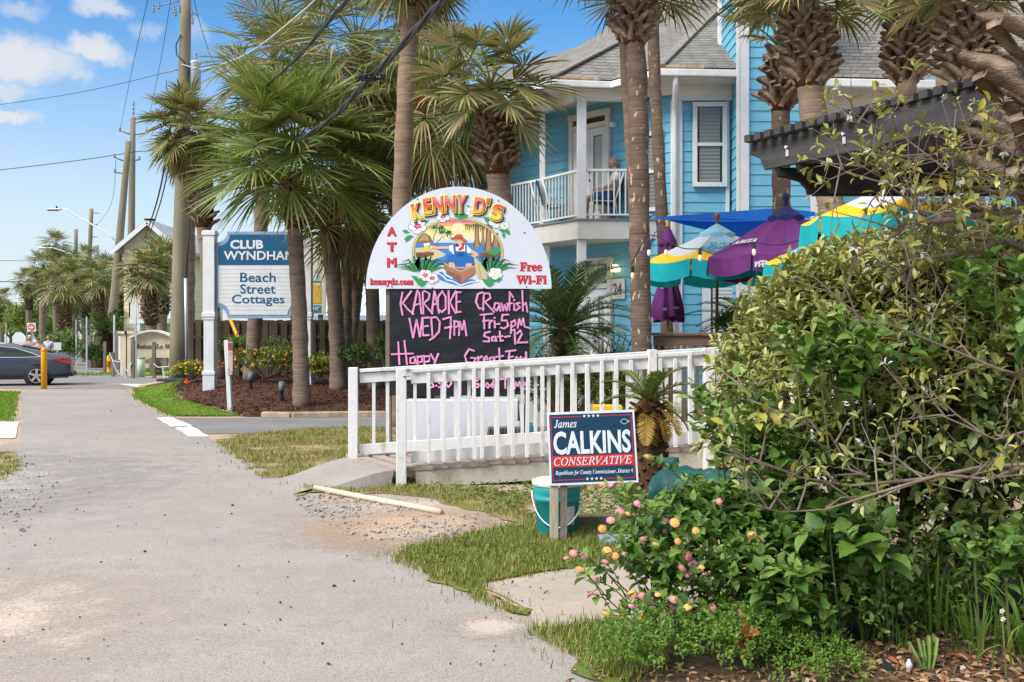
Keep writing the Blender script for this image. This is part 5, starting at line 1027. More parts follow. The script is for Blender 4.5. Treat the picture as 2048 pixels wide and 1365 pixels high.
# emblem in flat printed colours
c5 = lambda x, y: PS(800 + x / 6.5, 380 + y / 6.5)
ECOL = dict(pink=(.72, .16, .22), orange=(.75, .36, .12), yellow=(.80, .64, .22), cream=(.80, .70, .40), sky=(.55, .62, .62), sea=(.05, .22, .50), deep=(.02, .10, .32), sand=(.66, .50, .28), thatch=(.22, .12, .05), thatchl=(.42, .26, .11), leaf=(.03, .20, .06), leafd=(.015, .08, .03), bark=(.20, .09, .04), barkl=(.42, .22, .09), skin=(.72, .42, .28), denim=(.02, .13, .42), denimd=(.01, .06, .22), white=(.78, .78, .78), red=(.62, .04, .04), hat=(.34, .14, .07), boat=(.24, .10, .06), boatl=(.36, .17, .10), black=(.02, .02, .02), rope=(.66, .56, .16), net=(.50, .45, .24), petal=(.75, .60, .63), pinkd=(.58, .06, .16), grass=(.04, .30, .09), beer=(.72, .55, .06), log=(.20, .07, .04))
EM = {k: mat('print_' + k, c, .5) for k, c in ECOL.items()}; EK = list(EM); em = MB(); LAY = [0]
def art(pts, col, f=c5):
    LAY[0] += 1; d = .0135 + .000012 * LAY[0]; q = [f(*p) + V(0, -d, 0) for p in pts]; ar = sum(q[i].x * q[(i + 1) % len(q)].z - q[(i + 1) % len(q)].x * q[i].z for i in range(len(q))); em.poly(q if ar > 0 else q[::-1], EK.index(col))
def ell(cx, cy, rx, ry, col, n=24, a0=0, a1=2 * math.pi): art([(cx + rx * math.cos(a0 + (a1 - a0) * i / n), cy + ry * math.sin(a0 + (a1 - a0) * i / n)) for i in range(n)], col)
def line(pts, w, col):
    LAY[0] += 1; ribbon(em, pts, w / 6.5 * YS / F, c5, .0135 + .000012 * LAY[0], EK.index(col))
OC, OR = (750, 820), (560, 425)
def ov(y, sg): t = max(0, 1 - ((y - OC[1]) / OR[1]) ** 2); return OC[0] + sg * OR[0] * math.sqrt(t)
def band(y0, y1, col):
    ys = [y0 + (y1 - y0) * i / 6 for i in range(7)]; art([(ov(y, -1), y) for y in ys] + [(ov(y, 1), y) for y in ys[::-1]], col)
for y0, y1, c in ((396, 432, 'pink'), (432, 476, 'orange'), (476, 560, 'yellow'), (560, 650, 'cream'), (650, 690, 'sky'), (690, 980, 'sea')): band(y0, y1, c)
ell(755, 492, 80, 64, 'cream')
art([(200, 760), (420, 745), (600, 840), (560, 870), (430, 910), (200, 900)], 'sand'); art([(210, 700), (260, 590), (330, 560), (400, 610), (432, 690), (330, 690)], 'thatch'); art([(225, 690), (280, 600), (330, 568), (370, 620), (380, 668), (300, 660)], 'thatchl')
for bx, by, tx, ty in ((425, 720, 490, 500), (470, 735, 560, 610)): line([(bx, by), ((bx + tx) / 2 - 18, (by + ty) / 2), (tx, ty)], 11, 'bark')
for cx, cy, s in ((490, 500, 120), (590, 560, 110)):
    for i in range(11):
        a = i * .571; ex, ey = cx + math.cos(a) * s, cy + math.sin(a) * s * .6 + 25; art([(cx, cy - 6), ((cx + ex) / 2 + 6, (cy + ey) / 2 - 26), (ex, ey), ((cx + ex) / 2 - 6, (cy + ey) / 2 - 2)], 'leaf' if i % 2 else 'leafd')
for x, w, y0, y1 in ((1000, 62, 440, 745), (1150, 80, 490, 790), (1080, 34, 460, 720), (1245, 70, 560, 740)):
    art([(x - w * .4, y0), (x + w * .4, y0), (x + w * .5, y1 - 90), (x + w * .85, y1), (x - w * .85, y1), (x - w * .5, y1 - 90)], 'bark'); art([(x - w * .1, y0), (x + w * .25, y0), (x + w * .3, y1 - 80), (x + w * .5, y1), (x - w * .4, y1)], 'barkl')
for i in range(16): x = 850 + i * 24; art([(x, 450 + 5 * (i % 4)), (x + 20, 446), (x + 12, 500 + 22 * (i % 3)), (x + 4, 545 - 14 * (i % 4))], 'leafd')
art([(1040, 830), (1180, 800), (1300, 780), (1305, 850), (1200, 900), (1050, 880)], 'log'); art([(1100, 800), (1290, 755), (1310, 800), (1230, 860)], 'grass')
art([(205, 815), (440, 812), (445, 850), (250, 900), (210, 880)], 'log')
# rope ring
for i in range(66):
    a = math.pi * .94 + i / 65 * math.pi * 1.12; x, y = OC[0] + (OR[0] + 18) * math.cos(a), OC[1] + (OR[1] + 18) * math.sin(a)
    if y < 930: ell(x, y, 19, 16, 'black', 10); ell(x, y, 16, 12, 'rope', 10)
# flowers and leaves round the ring
def leaf(x, y, a, s, col='grass'): ca, sa = math.cos(a), math.sin(a); art([(x, y), (x + ca * s * .5 - sa * s * .24, y + sa * s * .5 + ca * s * .24), (x + ca * s, y + sa * s), (x + ca * s * .5 + sa * s * .24, y + sa * s * .5 - ca * s * .24)], col); line([(x, y), (x + ca * s * .8, y + sa * s * .8)], 3, 'leafd')
def flower(x, y, s, cc):
    for i in range(5): a = i * 1.257 + .4; ell(x + math.cos(a) * s * .52, y + math.sin(a) * s * .45, s * .52, s * .42, 'black', 14); ell(x + math.cos(a) * s * .52, y + math.sin(a) * s * .45, s * .48, s * .38, 'white', 14)
    for i in range(5): a = i * 1.257 + .4; ell(x + math.cos(a) * s * .2, y + math.sin(a) * s * .18, s * .22, s * .15, cc, 10)
    ell(x, y, s * .1, s * .1, 'rope', 8)
for x, y, a, s in ((130, 560, 3.4, 110), (180, 600, 2.8, 140), (140, 590, 2.2, 120), (380, 400, 2.8, 90), (700, 340, .1, 190), (870, 200, .8, 90), (900, 330, 3.3, 100), (1080, 360, .4, 140), (1180, 330, -.8, 100), (1280, 520, .2, 120), (1360, 500, .9, 120), (1340, 540, 1.4, 100), (1100, 400, .3, 130)): leaf(x, y, a, s)
flower(230, 475, 120, 'pinkd'); flower(560, 350, 90, 'pinkd'); flower(930, 290, 80, 'rope'); flower(1250, 420, 100, 'rope'); flower(1360, 470, 60, 'rope')
for sx, x0, sg in ((300, 240, -1), (1180, 1180, 1)):
    for i in range(26):
        a = -2.9 + i * .105; L = 190 + 50 * (i % 3); x = sx + (i - 13) * 9; y = 1060; xm, ym = x + math.cos(a) * L * .55, y + math.sin(a) * L * .75; xe, ye = x + math.cos(a) * L * 1.1, y + math.sin(a) * L * .55; dx_, dy_ = xe - x, ye - y; dl = math.hypot(dx_, dy_); nx, ny = -dy_ / dl, dx_ / dl; art([(x - nx * 8, y - ny * 8), (xm - nx * 9, ym - ny * 9), (xe, ye), (xm + nx * 9, ym + ny * 9), (x + nx * 8, y + ny * 8)], ('grass', 'leaf', 'leafd')[i % 3])
    for i in range(9): leaf(sx + (i - 4) * 38, 1120 + 20 * (i % 3), .5 + i * .3, 120)
# water, boat and fisherman
art([(470, 1090), (560, 1060), (700, 1130), (800, 1210), (930, 1160), (1020, 1190), (880, 1230), (790, 1250), (640, 1210), (520, 1170)], 'sea'); line([(480, 1080), (560, 1120), (600, 1170), (690, 1190), (790, 1245), (900, 1205), (1030, 1185)], 14, 'white'); line([(540, 1040), (600, 1110), (680, 1150)], 16, 'white')
art([(572, 935), (600, 915), (640, 1010), (860, 1025), (990, 970), (985, 1070), (960, 1110), (795, 1225), (620, 1095), (580, 1030)], 'boat'); art([(790, 1060), (985, 985), (975, 1080), (797, 1215)], 'boatl'); art([(585, 975), (790, 1055), (795, 1120), (600, 1045)], 'boatl'); line([(578, 960), (790, 1062), (990, 985)], 9, 'sand')
art([(620, 850), (700, 845), (780, 880), (860, 850), (940, 870), (955, 960), (870, 960), (850, 1000), (720, 1000), (700, 950), (610, 945)], 'denim'); art([(715, 790), (860, 790), (870, 960), (705, 960)], 'denim')
art([(635, 945), (705, 950), (722, 1015), (640, 1010)], 'skin'); art([(860, 960), (940, 960), (920, 1000), (850, 1020)], 'skin'); art([(690, 715), (740, 700), (870, 720), (935, 790), (900, 830), (845, 800), (850, 850), (700, 840), (640, 790), (630, 735)], 'white')
art([(640, 735), (650, 770), (470, 770), (400, 755), (398, 725), (440, 728), (480, 740)], 'skin'); art([(900, 820), (940, 780), (1015, 830), (1020, 865), (950, 880), (925, 850), (970, 845)], 'skin')
art([(690, 710), (720, 705), (728, 800), (850, 800), (845, 710), (868, 715), (872, 850), (705, 850)], 'denim'); art([(745, 820), (830, 820), (826, 870), (750, 870)], 'denimd')
art([(715, 640), (805, 640), (812, 720), (760, 745), (712, 715)], 'skin'); art([(715, 715), (735, 700), (765, 712), (765, 740), (730, 745)], 'black'); art([(805, 690), (838, 700), (830, 770), (775, 800), (755, 770), (800, 740)], 'red'); line([(720, 668), (745, 664)], 7, 'black'); line([(712, 690), (735, 700)], 5, 'bark')
art([(640, 625), (700, 620), (735, 582), (800, 580), (828, 630), (885, 675), (840, 690), (800, 660), (720, 650), (680, 655)], 'hat'); art([(708, 615), (820, 612), (832, 642), (710, 640)], 'red')
art([(315, 715), (380, 710), (380, 805), (315, 800)], 'beer'); art([(308, 700), (392, 690), (388, 722), (312, 726)], 'white'); line([(392, 730), (408, 760), (384, 790)], 9, 'white')
art([(960, 870), (1010, 900), (1150, 1110), (1130, 1170), (1010, 1150), (985, 1060)], 'net'); 
for i in range(28): x = 975 + (i * 37) % 150; y = 920 + (i * 61) % 220; ell(x + (y - 920) * .25, y, 7, 5, 'black' if i % 2 else 'cream', 6)
flower(330, 1110, 90, 'pinkd'); flower(420, 1150, 85, 'pinkd'); flower(1240, 1090, 95, 'cream')
em.build('emblem', [EM[k] for k in EK], KS)
mb = MB()
for x, y in ((835, 399), (997, 402), (1049, 466), (784, 574), (865, 577), (968, 577), (1053, 574)): p = PS(x, y); mb.tube([p + V(0, -.02, 0), p + V(0, -.008, 0)], .009, 6)
mb.build('screw_heads', M_BLK, KS)
# cabinet board and flood lamp under the chalkboard
mb = MB(); a, b = P(812, 800, 12.2), P(1036, 905, 12.2); mb.box(a.x, b.x, 12.2, 12.45, .05, a.z); o_ = mb.build('sign_cabinet', M_SIGNW, bevel=.01); setp(o_, 'plain white panel standing on the ground below the chalkboard', 'panel')
FL = thing('flood_lamp', 'square ribbed flood lamp aimed up in front of the white panel', 'lamp', tuple(P(1005, 880, 11.95)))
c = P(1005, 868, 11.95); mb = MB(); mb.obox(c, V(.19, 0, 0), V(0, .05, .03), V(.02, -.09, .13)); mb.build('housing', mat('lamp_grey', (.55, .56, .56), .4), FL, bevel=.01)
mb = MB()
for i in range(9): mb.obox(c + V(-.15 + i * .037, -.055, -.03), V(.006, 0, 0), V(0, .01, .006), V(.012, -.07, .10))
mb.build('grille', M_BLK, FL); mb = MB(); mb.tube([c + V(0, 0, -.1), V(c.x, c.y, 0)], .02, 6); mb.build('stake', M_GREYW, FL)
mb = MB(); a = P(940, 797, 12.42); mb.box(a.x - .1, a.x + .05, 12.40, 12.47, a.z - .03, a.z + .03); a = P(1040, 800, 12.42); mb.box(a.x - .06, a.x + .06, 12.40, 12.5, a.z - .05, a.z + .06); mb.tube([P(900, 797, 12.44), P(1040, 797, 12.44)], .02, 6); mb.build('conduit', mat('conduit_grey', (.4, .41, .4), .6), KS)

# ---------------------------------------------------------------- campaign sign on stakes
YC = 7.4
CS = thing('yard_sign', 'navy and red campaign yard sign on two wooden stakes in front of the bucket', 'sign', (P(1115, 1085, YC).x, YC, 0))
tl, tr, bl, br = (P(x, y, YC) for x, y in ((1094, 826), (1268, 820), (1100, 972), (1277, 965)))
def CSp(u, v, d=0): return (tl.lerp(tr, u)).lerp(bl.lerp(br, u), v) + V(0, -d, 0)
cr = (tr - tl).normalized(); cu_ = (tl - bl).normalized(); cw = (tr - tl).length; chh = (tl - bl).length
M_NAVY = mat('sign_navy', (.009, .050, .10), .4, spec=.4); M_CRED = mat('sign_scarlet', (.66, .035, .03), .4); M_CW = mat('sign_print_white', (.76, .80, .86), .4)
mb = MB(); mb.prism([tl, tr, br, bl][::-1], (0, .012, 0)); mb.build('board', M_CW, CS)
def quad(name, u0, u1, v0, v1, d, m): mb = MB(); mb.poly([CSp(u0, v1, d), CSp(u1, v1, d), CSp(u1, v0, d), CSp(u0, v0, d)]); mb.build(name, m, CS)
quad('field', .022, .978, .03, .97, .001, M_NAVY)
mb = MB()
for u0, u1, v0, v1 in ((.035, .39, .062, .072), (.61, .965, .062, .072), (.035, .40, .925, .935), (.60, .965, .925, .935), (.035, .043, .062, .935), (.957, .965, .062, .935)): mb.poly([CSp(u0, v1, .0016), CSp(u1, v1, .0016), CSp(u1, v0, .0016), CSp(u0, v0, .0016)])
mb.build('border_lines', M_CRED, CS); quad('red_band', .03, .97, .60, .755, .002, M_CRED)
mb = MB()
for v in (.062, .925):
    for i in range(4):
        u = .425 + i * .052
        mb.poly([CSp(u + (.021 if k % 2 == 0 else .009) * math.sin(math.pi * k / 5), v - (.026 if k % 2 == 0 else .011) * math.cos(math.pi * k / 5), .0022) for k in range(10)][::-1])
mb.build('stars', M_CW, CS)
def ct(name, s, u0, u1, v0, v1, bold=0., shear=0., m=M_CW, d=.0026): text(name, s, CSp((u0 + u1) / 2, (v0 + v1) / 2, d), cr, cu_, (u1 - u0) * cw, (v1 - v0) * chh, m, CS, bold, shear)
ct('lettering', its('James'), .075, .335, .105, .215, .012); ct('lettering', 'CALKINS', .055, .945, .265, .585, .03); ct('lettering', its('CONSERVATIVE'), .05, .95, .622, .735, .008); ct('lettering', bis('Republican for County Commissioner, District 4'), .06, .95, .80, .875, .0)
mb = MB(); fish = [(.835 + .11 * t, .158 + sg * .035 * math.sin(math.pi * min(1, t * 1.12))) for sg in (-1,) for t in [i / 12 for i in range(13)]]
for sg in (-1, 1):
    q = [CSp(.835 + .105 * t, .155 + sg * (.034 * math.sin(math.pi * t * 1.16)), .0026) for t in [i / 14 for i in range(15)]]
    for a, b in zip(q, q[1:]): t_ = (b - a).normalized(); n = V(-t_.z, 0, t_.x) * .0016; mb.poly([a - n, b - n, b + n, a + n])
mb.build('fish_mark', M_CW, CS)
for px0, px1, m_, yo in ((1100, 1117, mat('pale_stake_wood', (.46, .37, .28), .9, (4, (.33, .26, .19), .4, .65), (40, .5), stretch=(1, 1, .2)), .03), (1121, 1135, M_GREYW, .035)):
    mb = MB(); a, b = P(px0, 960, YC), P(px1, 960, YC); mb.box(a.x, b.x, YC + .014, YC + .06, -.05, P(0, 850, YC).z); mb.build('stake', m_, CS, bevel=.003)

# ---------------------------------------------------------------- bucket, pipe, tarp and litter
M_TEAL = mat('teal_plastic', (.012, .30, .29), .4, (7, (.01, .24, .235), .45, .7), spec=.5)
YB = 7.75; bc = P(1114, 1076, YB); BK = thing('bucket', 'teal plastic bucket with a white lid and wire handle behind the sign stakes', 'bucket', (bc.x, YB, 0)); bw = .185
mb = MB(); mb.lathe([(.148, 0), (.155, .01), (.172, .27), (.182, .275), (.182, .30), (.176, .305), (.186, .33), (.186, .36), (bw, .40)], (bc.x, YB, 0), 28); mb.build('pail', M_TEAL, BK, smooth=True)
mb = MB(); mb.lathe([(bw + .004, .385), (bw + .010, .39), (bw + .010, .425), (bw - .01, .432), (bw - .02, .425), (.02, .42)], (bc.x, YB, 0), 28); mb.build('lid', mat('dirty_white_plastic', (.66, .63, .58), .5, (9, (.42, .33, .25), .55, .75)), BK, smooth=True)
mb = MB(); mb.tube([(bc.x + math.cos(math.pi + t) * (bw + .01), YB - .03 - .15 * math.sin(t), .345 - .26 * math.sin(t)) for t in [math.pi * i / 16 for i in range(17)]], .006, 6); mb.build('handle', M_METALW, BK, smooth=True)
mb = MB()
for x0, x1, z0, z1 in ((-.2, -.15, 0, 0),): pass
qs = [(1.18 + .5 * t, .10 + .15 * math.sin(math.pi * t)) for t in [0, .25, .5, .75, 1]]
mb.add([(bc.x + math.cos(4.85 + .36 * i) * (.165 + .004 * j), YB + math.sin(4.85 + .36 * i) * (.165 + .004 * j), .10 + .07 * j) for j in range(3) for i in range(3)], [(0, 1, 4, 3), (1, 2, 5, 4), (3, 4, 7, 6), (4, 5, 8, 7)]); mb.build('label_patch', M_METALW, BK)
mb = MB(); p0, p1 = G(630, 983), G(882, 1031); mb.tube([p0 + V(0, 0, .035), p0.lerp(p1, .5) + V(0, 0, .03), p1 + V(0, 0, .028)], .027, 10); o_ = mb.build('plastic_pipe', mat('cream_pipe', (.56, .44, .29), .5, (5, (.66, .58, .44), .4, .6)), smooth=True); setp(o_, 'cream plastic pipe lying on the sandy gravel', 'pipe')
# tarp-covered roll behind the lantana
M_TARP = mat('green_tarp', (.006, .085, .075), .55, (4, (.004, .06, .055), .4, .65), (7, .7), spec=.4)
t0, t1 = P(1300, 935, 8.0), P(1540, 945, 7.7); mb = MB(); n = 16; rows = []
d_ = (t1 - t0); sd = V(-d_.y, d_.x, 0).normalized()
for i in range(n + 1):
    u = i / n; c = t0.lerp(t1, u); row = []
    for j in range(13):
        a = math.pi * (-.12 + 1.24 * j / 12); r = .21 + .018 * math.sin(i * 1.7 + j) + .012 * math.sin(j * 2.9 + i * .6) - (.12 * (1 - u / .12) if u < .12 else 0)
        z = .30 + r * math.sin(a) * .92; row.append(c + sd * (math.cos(a) * r * -1.1) + V(0, 0, z - c.z) if True else 0)
    row[0].z = .0; row[12].z = .0; rows.append(row)
vs = [p for r in rows for p in r]; fs = [(i * 13 + j, i * 13 + j + 1, (i + 1) * 13 + j + 1, (i + 1) * 13 + j) for i in range(n) for j in range(12)]; fs += [list(range(13)), [n * 13 + j for j in range(13)][::-1]]
mb.add(vs, fs); o_ = mb.build('tarp_cover', M_TARP, smooth=True); setp(o_, 'dark green tarpaulin draped over a low roll behind the flowers', 'tarp')
mb = MB(); q = P(1312, 915, 8.0); mb.tube([q, q + V(.06, .0, -.03), q + V(.12, 0, -.05), q + V(.17, 0, -.06)], [.008, .03, .055, .06], 8); mb.build('tarp_knot', M_TARP, o_, smooth=True)
# timber edging and grey paver by the sign
mb = MB(); a, b = G(1140, 1058), G(1330, 1052); mb.beam((a.x, a.y, .05), (b.x, b.y, .05), .07, .10); o_ = mb.build('timber_edging', M_GREYW, bevel=.006); setp(o_, 'grey timber edging board lying behind the sign stakes', 'edging')
mb = MB(); a = G(1225, 1088); mb.box(a.x - .1, a.x + .2, a.y - .12, a.y + .12, .005, .05); o_ = mb.build('paver', mat('blue_grey_paver', (.22, .26, .31), .8), bevel=.01); setp(o_, 'blue grey paving slab lying in the grass by the flowers', 'paver')
mb = MB(); a, b = P(1188, 812, 12.6), P(1245, 836, 12.6); mb.box(a.x, b.x, 12.6, 12.9, b.z - .2, a.z); o_ = mb.build('yellow_box', mat('yellow_plastic', (.8, .5, .02), .5), bevel=.01); setp(o_, 'yellow plastic box seen through the footbridge balusters', 'box')
mb = MB(); a = P(1062, 862, 12.4); mb.lathe([(.05, 0), (.055, .12), (.02, .16), (.02, .2)], (a.x, 12.4, a.z - .1), 10); mb.lathe([(.06, 0), (.06, a.z - .1)], (a.x, 12.4, 0), 8); o_ = mb.build('hose_tap', M_TEAL, smooth=True); setp(o_, 'small teal garden tap by the flood lamp', 'tap')
# ---------------------------------------------------------------- cottage sign
YW = 26.0
WS = thing('cottage_sign', 'blue and white cottage sign with notched corners hung between two white posts', 'sign', (P(515, 770, YW).x, YW, float(hz(P(515, 0, YW).x, YW))))
M_DKB = mat('sign_blue', (.005, .088, .19), .45); M_EDGE = mat('sign_edge_blue', (.20, .30, .46), .6, (8, (.26, .36, .52), .4, .6))
def wpost(px0, px1, pt, pb):
    c = P((px0 + px1) / 2, pt, YW); w = (px1 - px0) * YW / F; g = float(hz(c.x, YW)); zt = c.z; mb = MB(); h = w / 2
    mb.box(c.x - h * .82, c.x + h * .82, YW - h * .82, YW + h * .82, g - .1, zt - .02)
    zu = P(0, 630, YW).z; mb.box(c.x - h * .92, c.x + h * .92, YW - h * .92, YW + h * .92, zu, zt - .13)
    for z0, z1, k in ((zt - .13, zt - .03, 1.08), (zt - .03, zt, .98), (zu - .06, zu + .06, 1.06), (zu - .13, zu - .06, .95), (g - .1, P(0, 750, YW).z, .95), (P(0, 750, YW).z, P(0, 745, YW).z + .02, 1.05)): mb.box(c.x - h * k, c.x + h * k, YW - h * k, YW + h * k, z0, z1)
    mb.build('post', M_TRIM, WS, bevel=.01)
wpost(408, 433, 462, 770); wpost(604, 625, 464, 766)
def notch(x0, x1, y0, y1, r, d, n=6, yy=YW):
    pts = []
    for cx, cy, a0 in ((x0, y0, 0), (x1, y0, 90), (x1, y1, 180), (x0, y1, 270)):
        for i in range(n + 1):
            a = math.radians({0: 90 - 90 * i / n, 90: 180 - 90 * i / n, 180: 270 - 90 * i / n, 270: 360 - 90 * i / n}[a0]); p = P(cx + r * math.cos(a), cy + r * math.sin(a), yy); pts.append(V(p.x, yy - d, p.z))
    return pts
def nsheet(name, pts, t, m): mb = MB(); ar = sum(pts[i].x * pts[(i + 1) % len(pts)].z - pts[(i + 1) % len(pts)].x * pts[i].z for i in range(len(pts))); mb.prism(pts if ar > 0 else pts[::-1], (0, t, 0)); mb.build(name, m, WS)
nsheet('panel_edge', notch(434, 603, 464, 637, 22, .05), .10, M_EDGE)
# white slatted face and blue heading
inner = notch(438, 599, 470, 630, 23, .062)
top = [p for p in inner if p.z >= P(0, 531, YW).z - 1e-6]; zc = P(0, 531, YW).z
def clip(pts, zc, above):
    out = []
    for i in range(len(pts)):
        a, b = pts[i], pts[(i + 1) % len(pts)]; ia, ib = (a.z >= zc) == above, (b.z >= zc) == above
        if ia: out.append(a)
        if ia != ib: t = (zc - a.z) / (b.z - a.z); out.append(a.lerp(b, t))
    return out
nsheet('heading_panel', clip(inner, zc + .012, True), .02, M_DKB); nsheet('name_panel', clip(inner, zc - .012, False), .02, M_TRIM)
mb = MB()
for i in range(1, 12): z = zc - .012 - i * .105; a, b = P(439, 0, YW).x, P(598, 0, YW).x; mb.box(a + (.2 if i > 10 else 0), b - (.2 if i > 10 else 0), YW - .0635, YW - .061, z - .006, z + .006)
mb.build('slat_grooves', mat('groove_grey', (.42, .45, .50), .7), WS)
def wt(s, x0, x1, y0, y1, m, bold): c = P((x0 + x1) / 2, (y0 + y1) / 2, YW); text('lettering', s, c + V(0, -.066, 0), X_, Z_, (x1 - x0) * YW / F, (y1 - y0) * YW / F, m, WS, bold)
wt('CLUB', 462, 528, 481, 499, M_TRIM, .04); wt('WYNDHAM', 449, 590, 503, 521, M_TRIM, .02); wt('Beach', 481.5, 552.5, 546, 565, M_DKB, .012); wt('Street', 481.5, 552, 569, 588, M_DKB, .012); wt('Cottages', 465, 570, 590, 613, M_DKB, .012)
# small white access post with a red and white plaque
AP = thing('marker_post', 'slim white marker post with a faded red plaque on the mulch edge', 'post', (P(459, 815, 21.4).x, 21.4, .0)); gx = P(459, 815, 21.4)
mb = MB(); mb.beam((gx.x + .02, 21.4, -.05), (P(453, 680, 21.4).x, 21.4, P(0, 681, 21.4).z), .11, .09); mb.build('post', M_TRIM, AP, bevel=.008)
mb = MB(); p = P(459, 716, 21.4); mb.box(p.x - .015, p.x + .085, 21.33, 21.345, P(0, 750, 21.4).z, P(0, 684, 21.4).z); pl_ = mb.build('plaque', mat('faded_plaque', (.50, .40, .38), .7, (7, (.36, .16, .15), .5, .6)), AP); mb = MB(); mb.box(p.x - .01, p.x + .08, 21.326, 21.329, P(0, 701, 21.4).z, P(0, 686, 21.4).z); mb.build('red_panel', mat('faded_red', (.30, .05, .06), .7), pl_)
# garden spotlights, hose and marker flags on the mulch
for lab, px, py, Y in (('tall black garden spotlight on the mulch below the cottage sign', 563, 783, 22.8), ('short black garden spotlight at the shrub edge under the cottage sign', 501, 757, 25)):
    p = P(px, py, Y); g = float(hz(p.x, Y)); s_ = thing('garden_spotlight', lab, 'spotlight', (p.x, Y, g), 'garden spotlights'); mb = MB(); mb.tube([(p.x, Y, g - .05), (p.x, Y, g + .25)], .05, 8); mb.build('stake', M_BLK, s_); mb = MB(); mb.tube([(p.x, Y - .05, g + .22), (p.x + .01, Y + .05, g + .42)], [.07, .085], 10); mb.build('lamp_head', mat('lamp_pewter', (.12, .14, .14), .5), s_, smooth=True)
def onm(px, py):
    lo = G(px, py); Y = lo.y
    for _ in range(12): p = P(px, py, Y); z = float(hz(p.x, Y)) + .04; Y = (1.5 - z) * F / (py - 682.5)
    p = P(px, py, Y); return V(p.x, Y, z)
mb = MB(); mb.tube([onm(x, y) for x, y in [(448, 797), (500, 801), (545, 798), (565, 797), (580, 803), (610, 808), (660, 778), (690, 770), (730, 765)]], .022, 6); o_ = mb.build('garden_hose', mat('grey_hose', (.10, .11, .13), .5), smooth=True); setp(o_, 'dark garden hose snaking across the mulch bed', 'hose')
for lab, px, py in (('small orange marker flag on the mulch under the cottage sign', 503, 778), ('small orange marker flag low on the mulch left of the white sign post', 372, 762)):
    p = onm(px, py + 6); mb = MB(); mb.tube([p, p + V(0, 0, .16)], .005, 4); mb.add([p + V(0, 0, .16), p + V(.10, .02, .05), p + V(.03, 0, .0), p + V(-.08, .01, .03)], [(0, 3, 2, 1)]); o_ = mb.build('marker_flag', mat('flag_orange', (.8, .13, .02), .6)); setp(o_, lab, 'flag')
# ---------------------------------------------------------------- patio: wooden rail, umbrellas, shade sails, lights
YD = 13.3
DK = thing('patio_rail', 'weathered brown wooden patio rail with close upright slats', 'railing', (P(1305, 700, YD).x, YD, 0))
xa, xb = P(1306, 0, YD).x, P(1660, 0, YD).x; zt = P(0, 666, YD).z
mb = MB(); mb.box(xa - .03, xb, YD - .09, YD + .09, zt - .035, zt); mb.build('cap_rail', M_BROWNW, DK, bevel=.005)
mb = MB(); mb.box(xa, xb, YD - .05, YD - .01, zt - .17, zt - .038); mb.build('apron_board', M_BROWNW, DK); mb = MB(); mb.box(xa, xb, YD - .03, YD, .42, .52); mb.build('lower_board', M_GREYW, DK)
for px in (1318, 1420, 1530, 1640):
    x = P(px, 0, YD).x; mb = MB(); mb.box(x - .06, x + .06, YD - .005, YD + .105, -.02, zt - .04); mb.build('post', M_GREYW, DK, bevel=.005)
k = int((xb - xa) / .085)
for i in range(k):
    x = xa + .05 + i * .085; mb = MB(); mb.box(x, x + .045, YD - .045, YD - .02 + .0, .40, zt - .16); mb.build('slat', M_GREYW, DK)
mb = MB(); mb.box(xa - .05, xb + .5, YD + .0, YD + 5.0, .30, .42); o_ = mb.build('patio_deck', M_GREYW); setp(o_, 'raised wooden patio deck behind the brown rail', 'deck')
M_UT = mat('umbrella_teal', (.005, .42, .45), .75, trans=.25); M_UW = mat('umbrella_white', (.80, .82, .82), .8, trans=.5); M_UL = mat('umbrella_pale_blue', (.40, .68, .76), .8, trans=.5); M_UY = mat('umbrella_yellow', (.85, .50, .01), .75, trans=.25)
M_UP = mat('umbrella_purple', (.115, .018, .125), .8, (5, (.15, .03, .16), .4, .7), trans=.15); M_UN = mat('umbrella_navy', (.018, .018, .10), .8, trans=.1); M_POLE = mat('varnished_pole', (.18, .055, .02), .4, spec=.5); M_BRASS = mat('brass', (.5, .35, .12), .35, metal=.9)
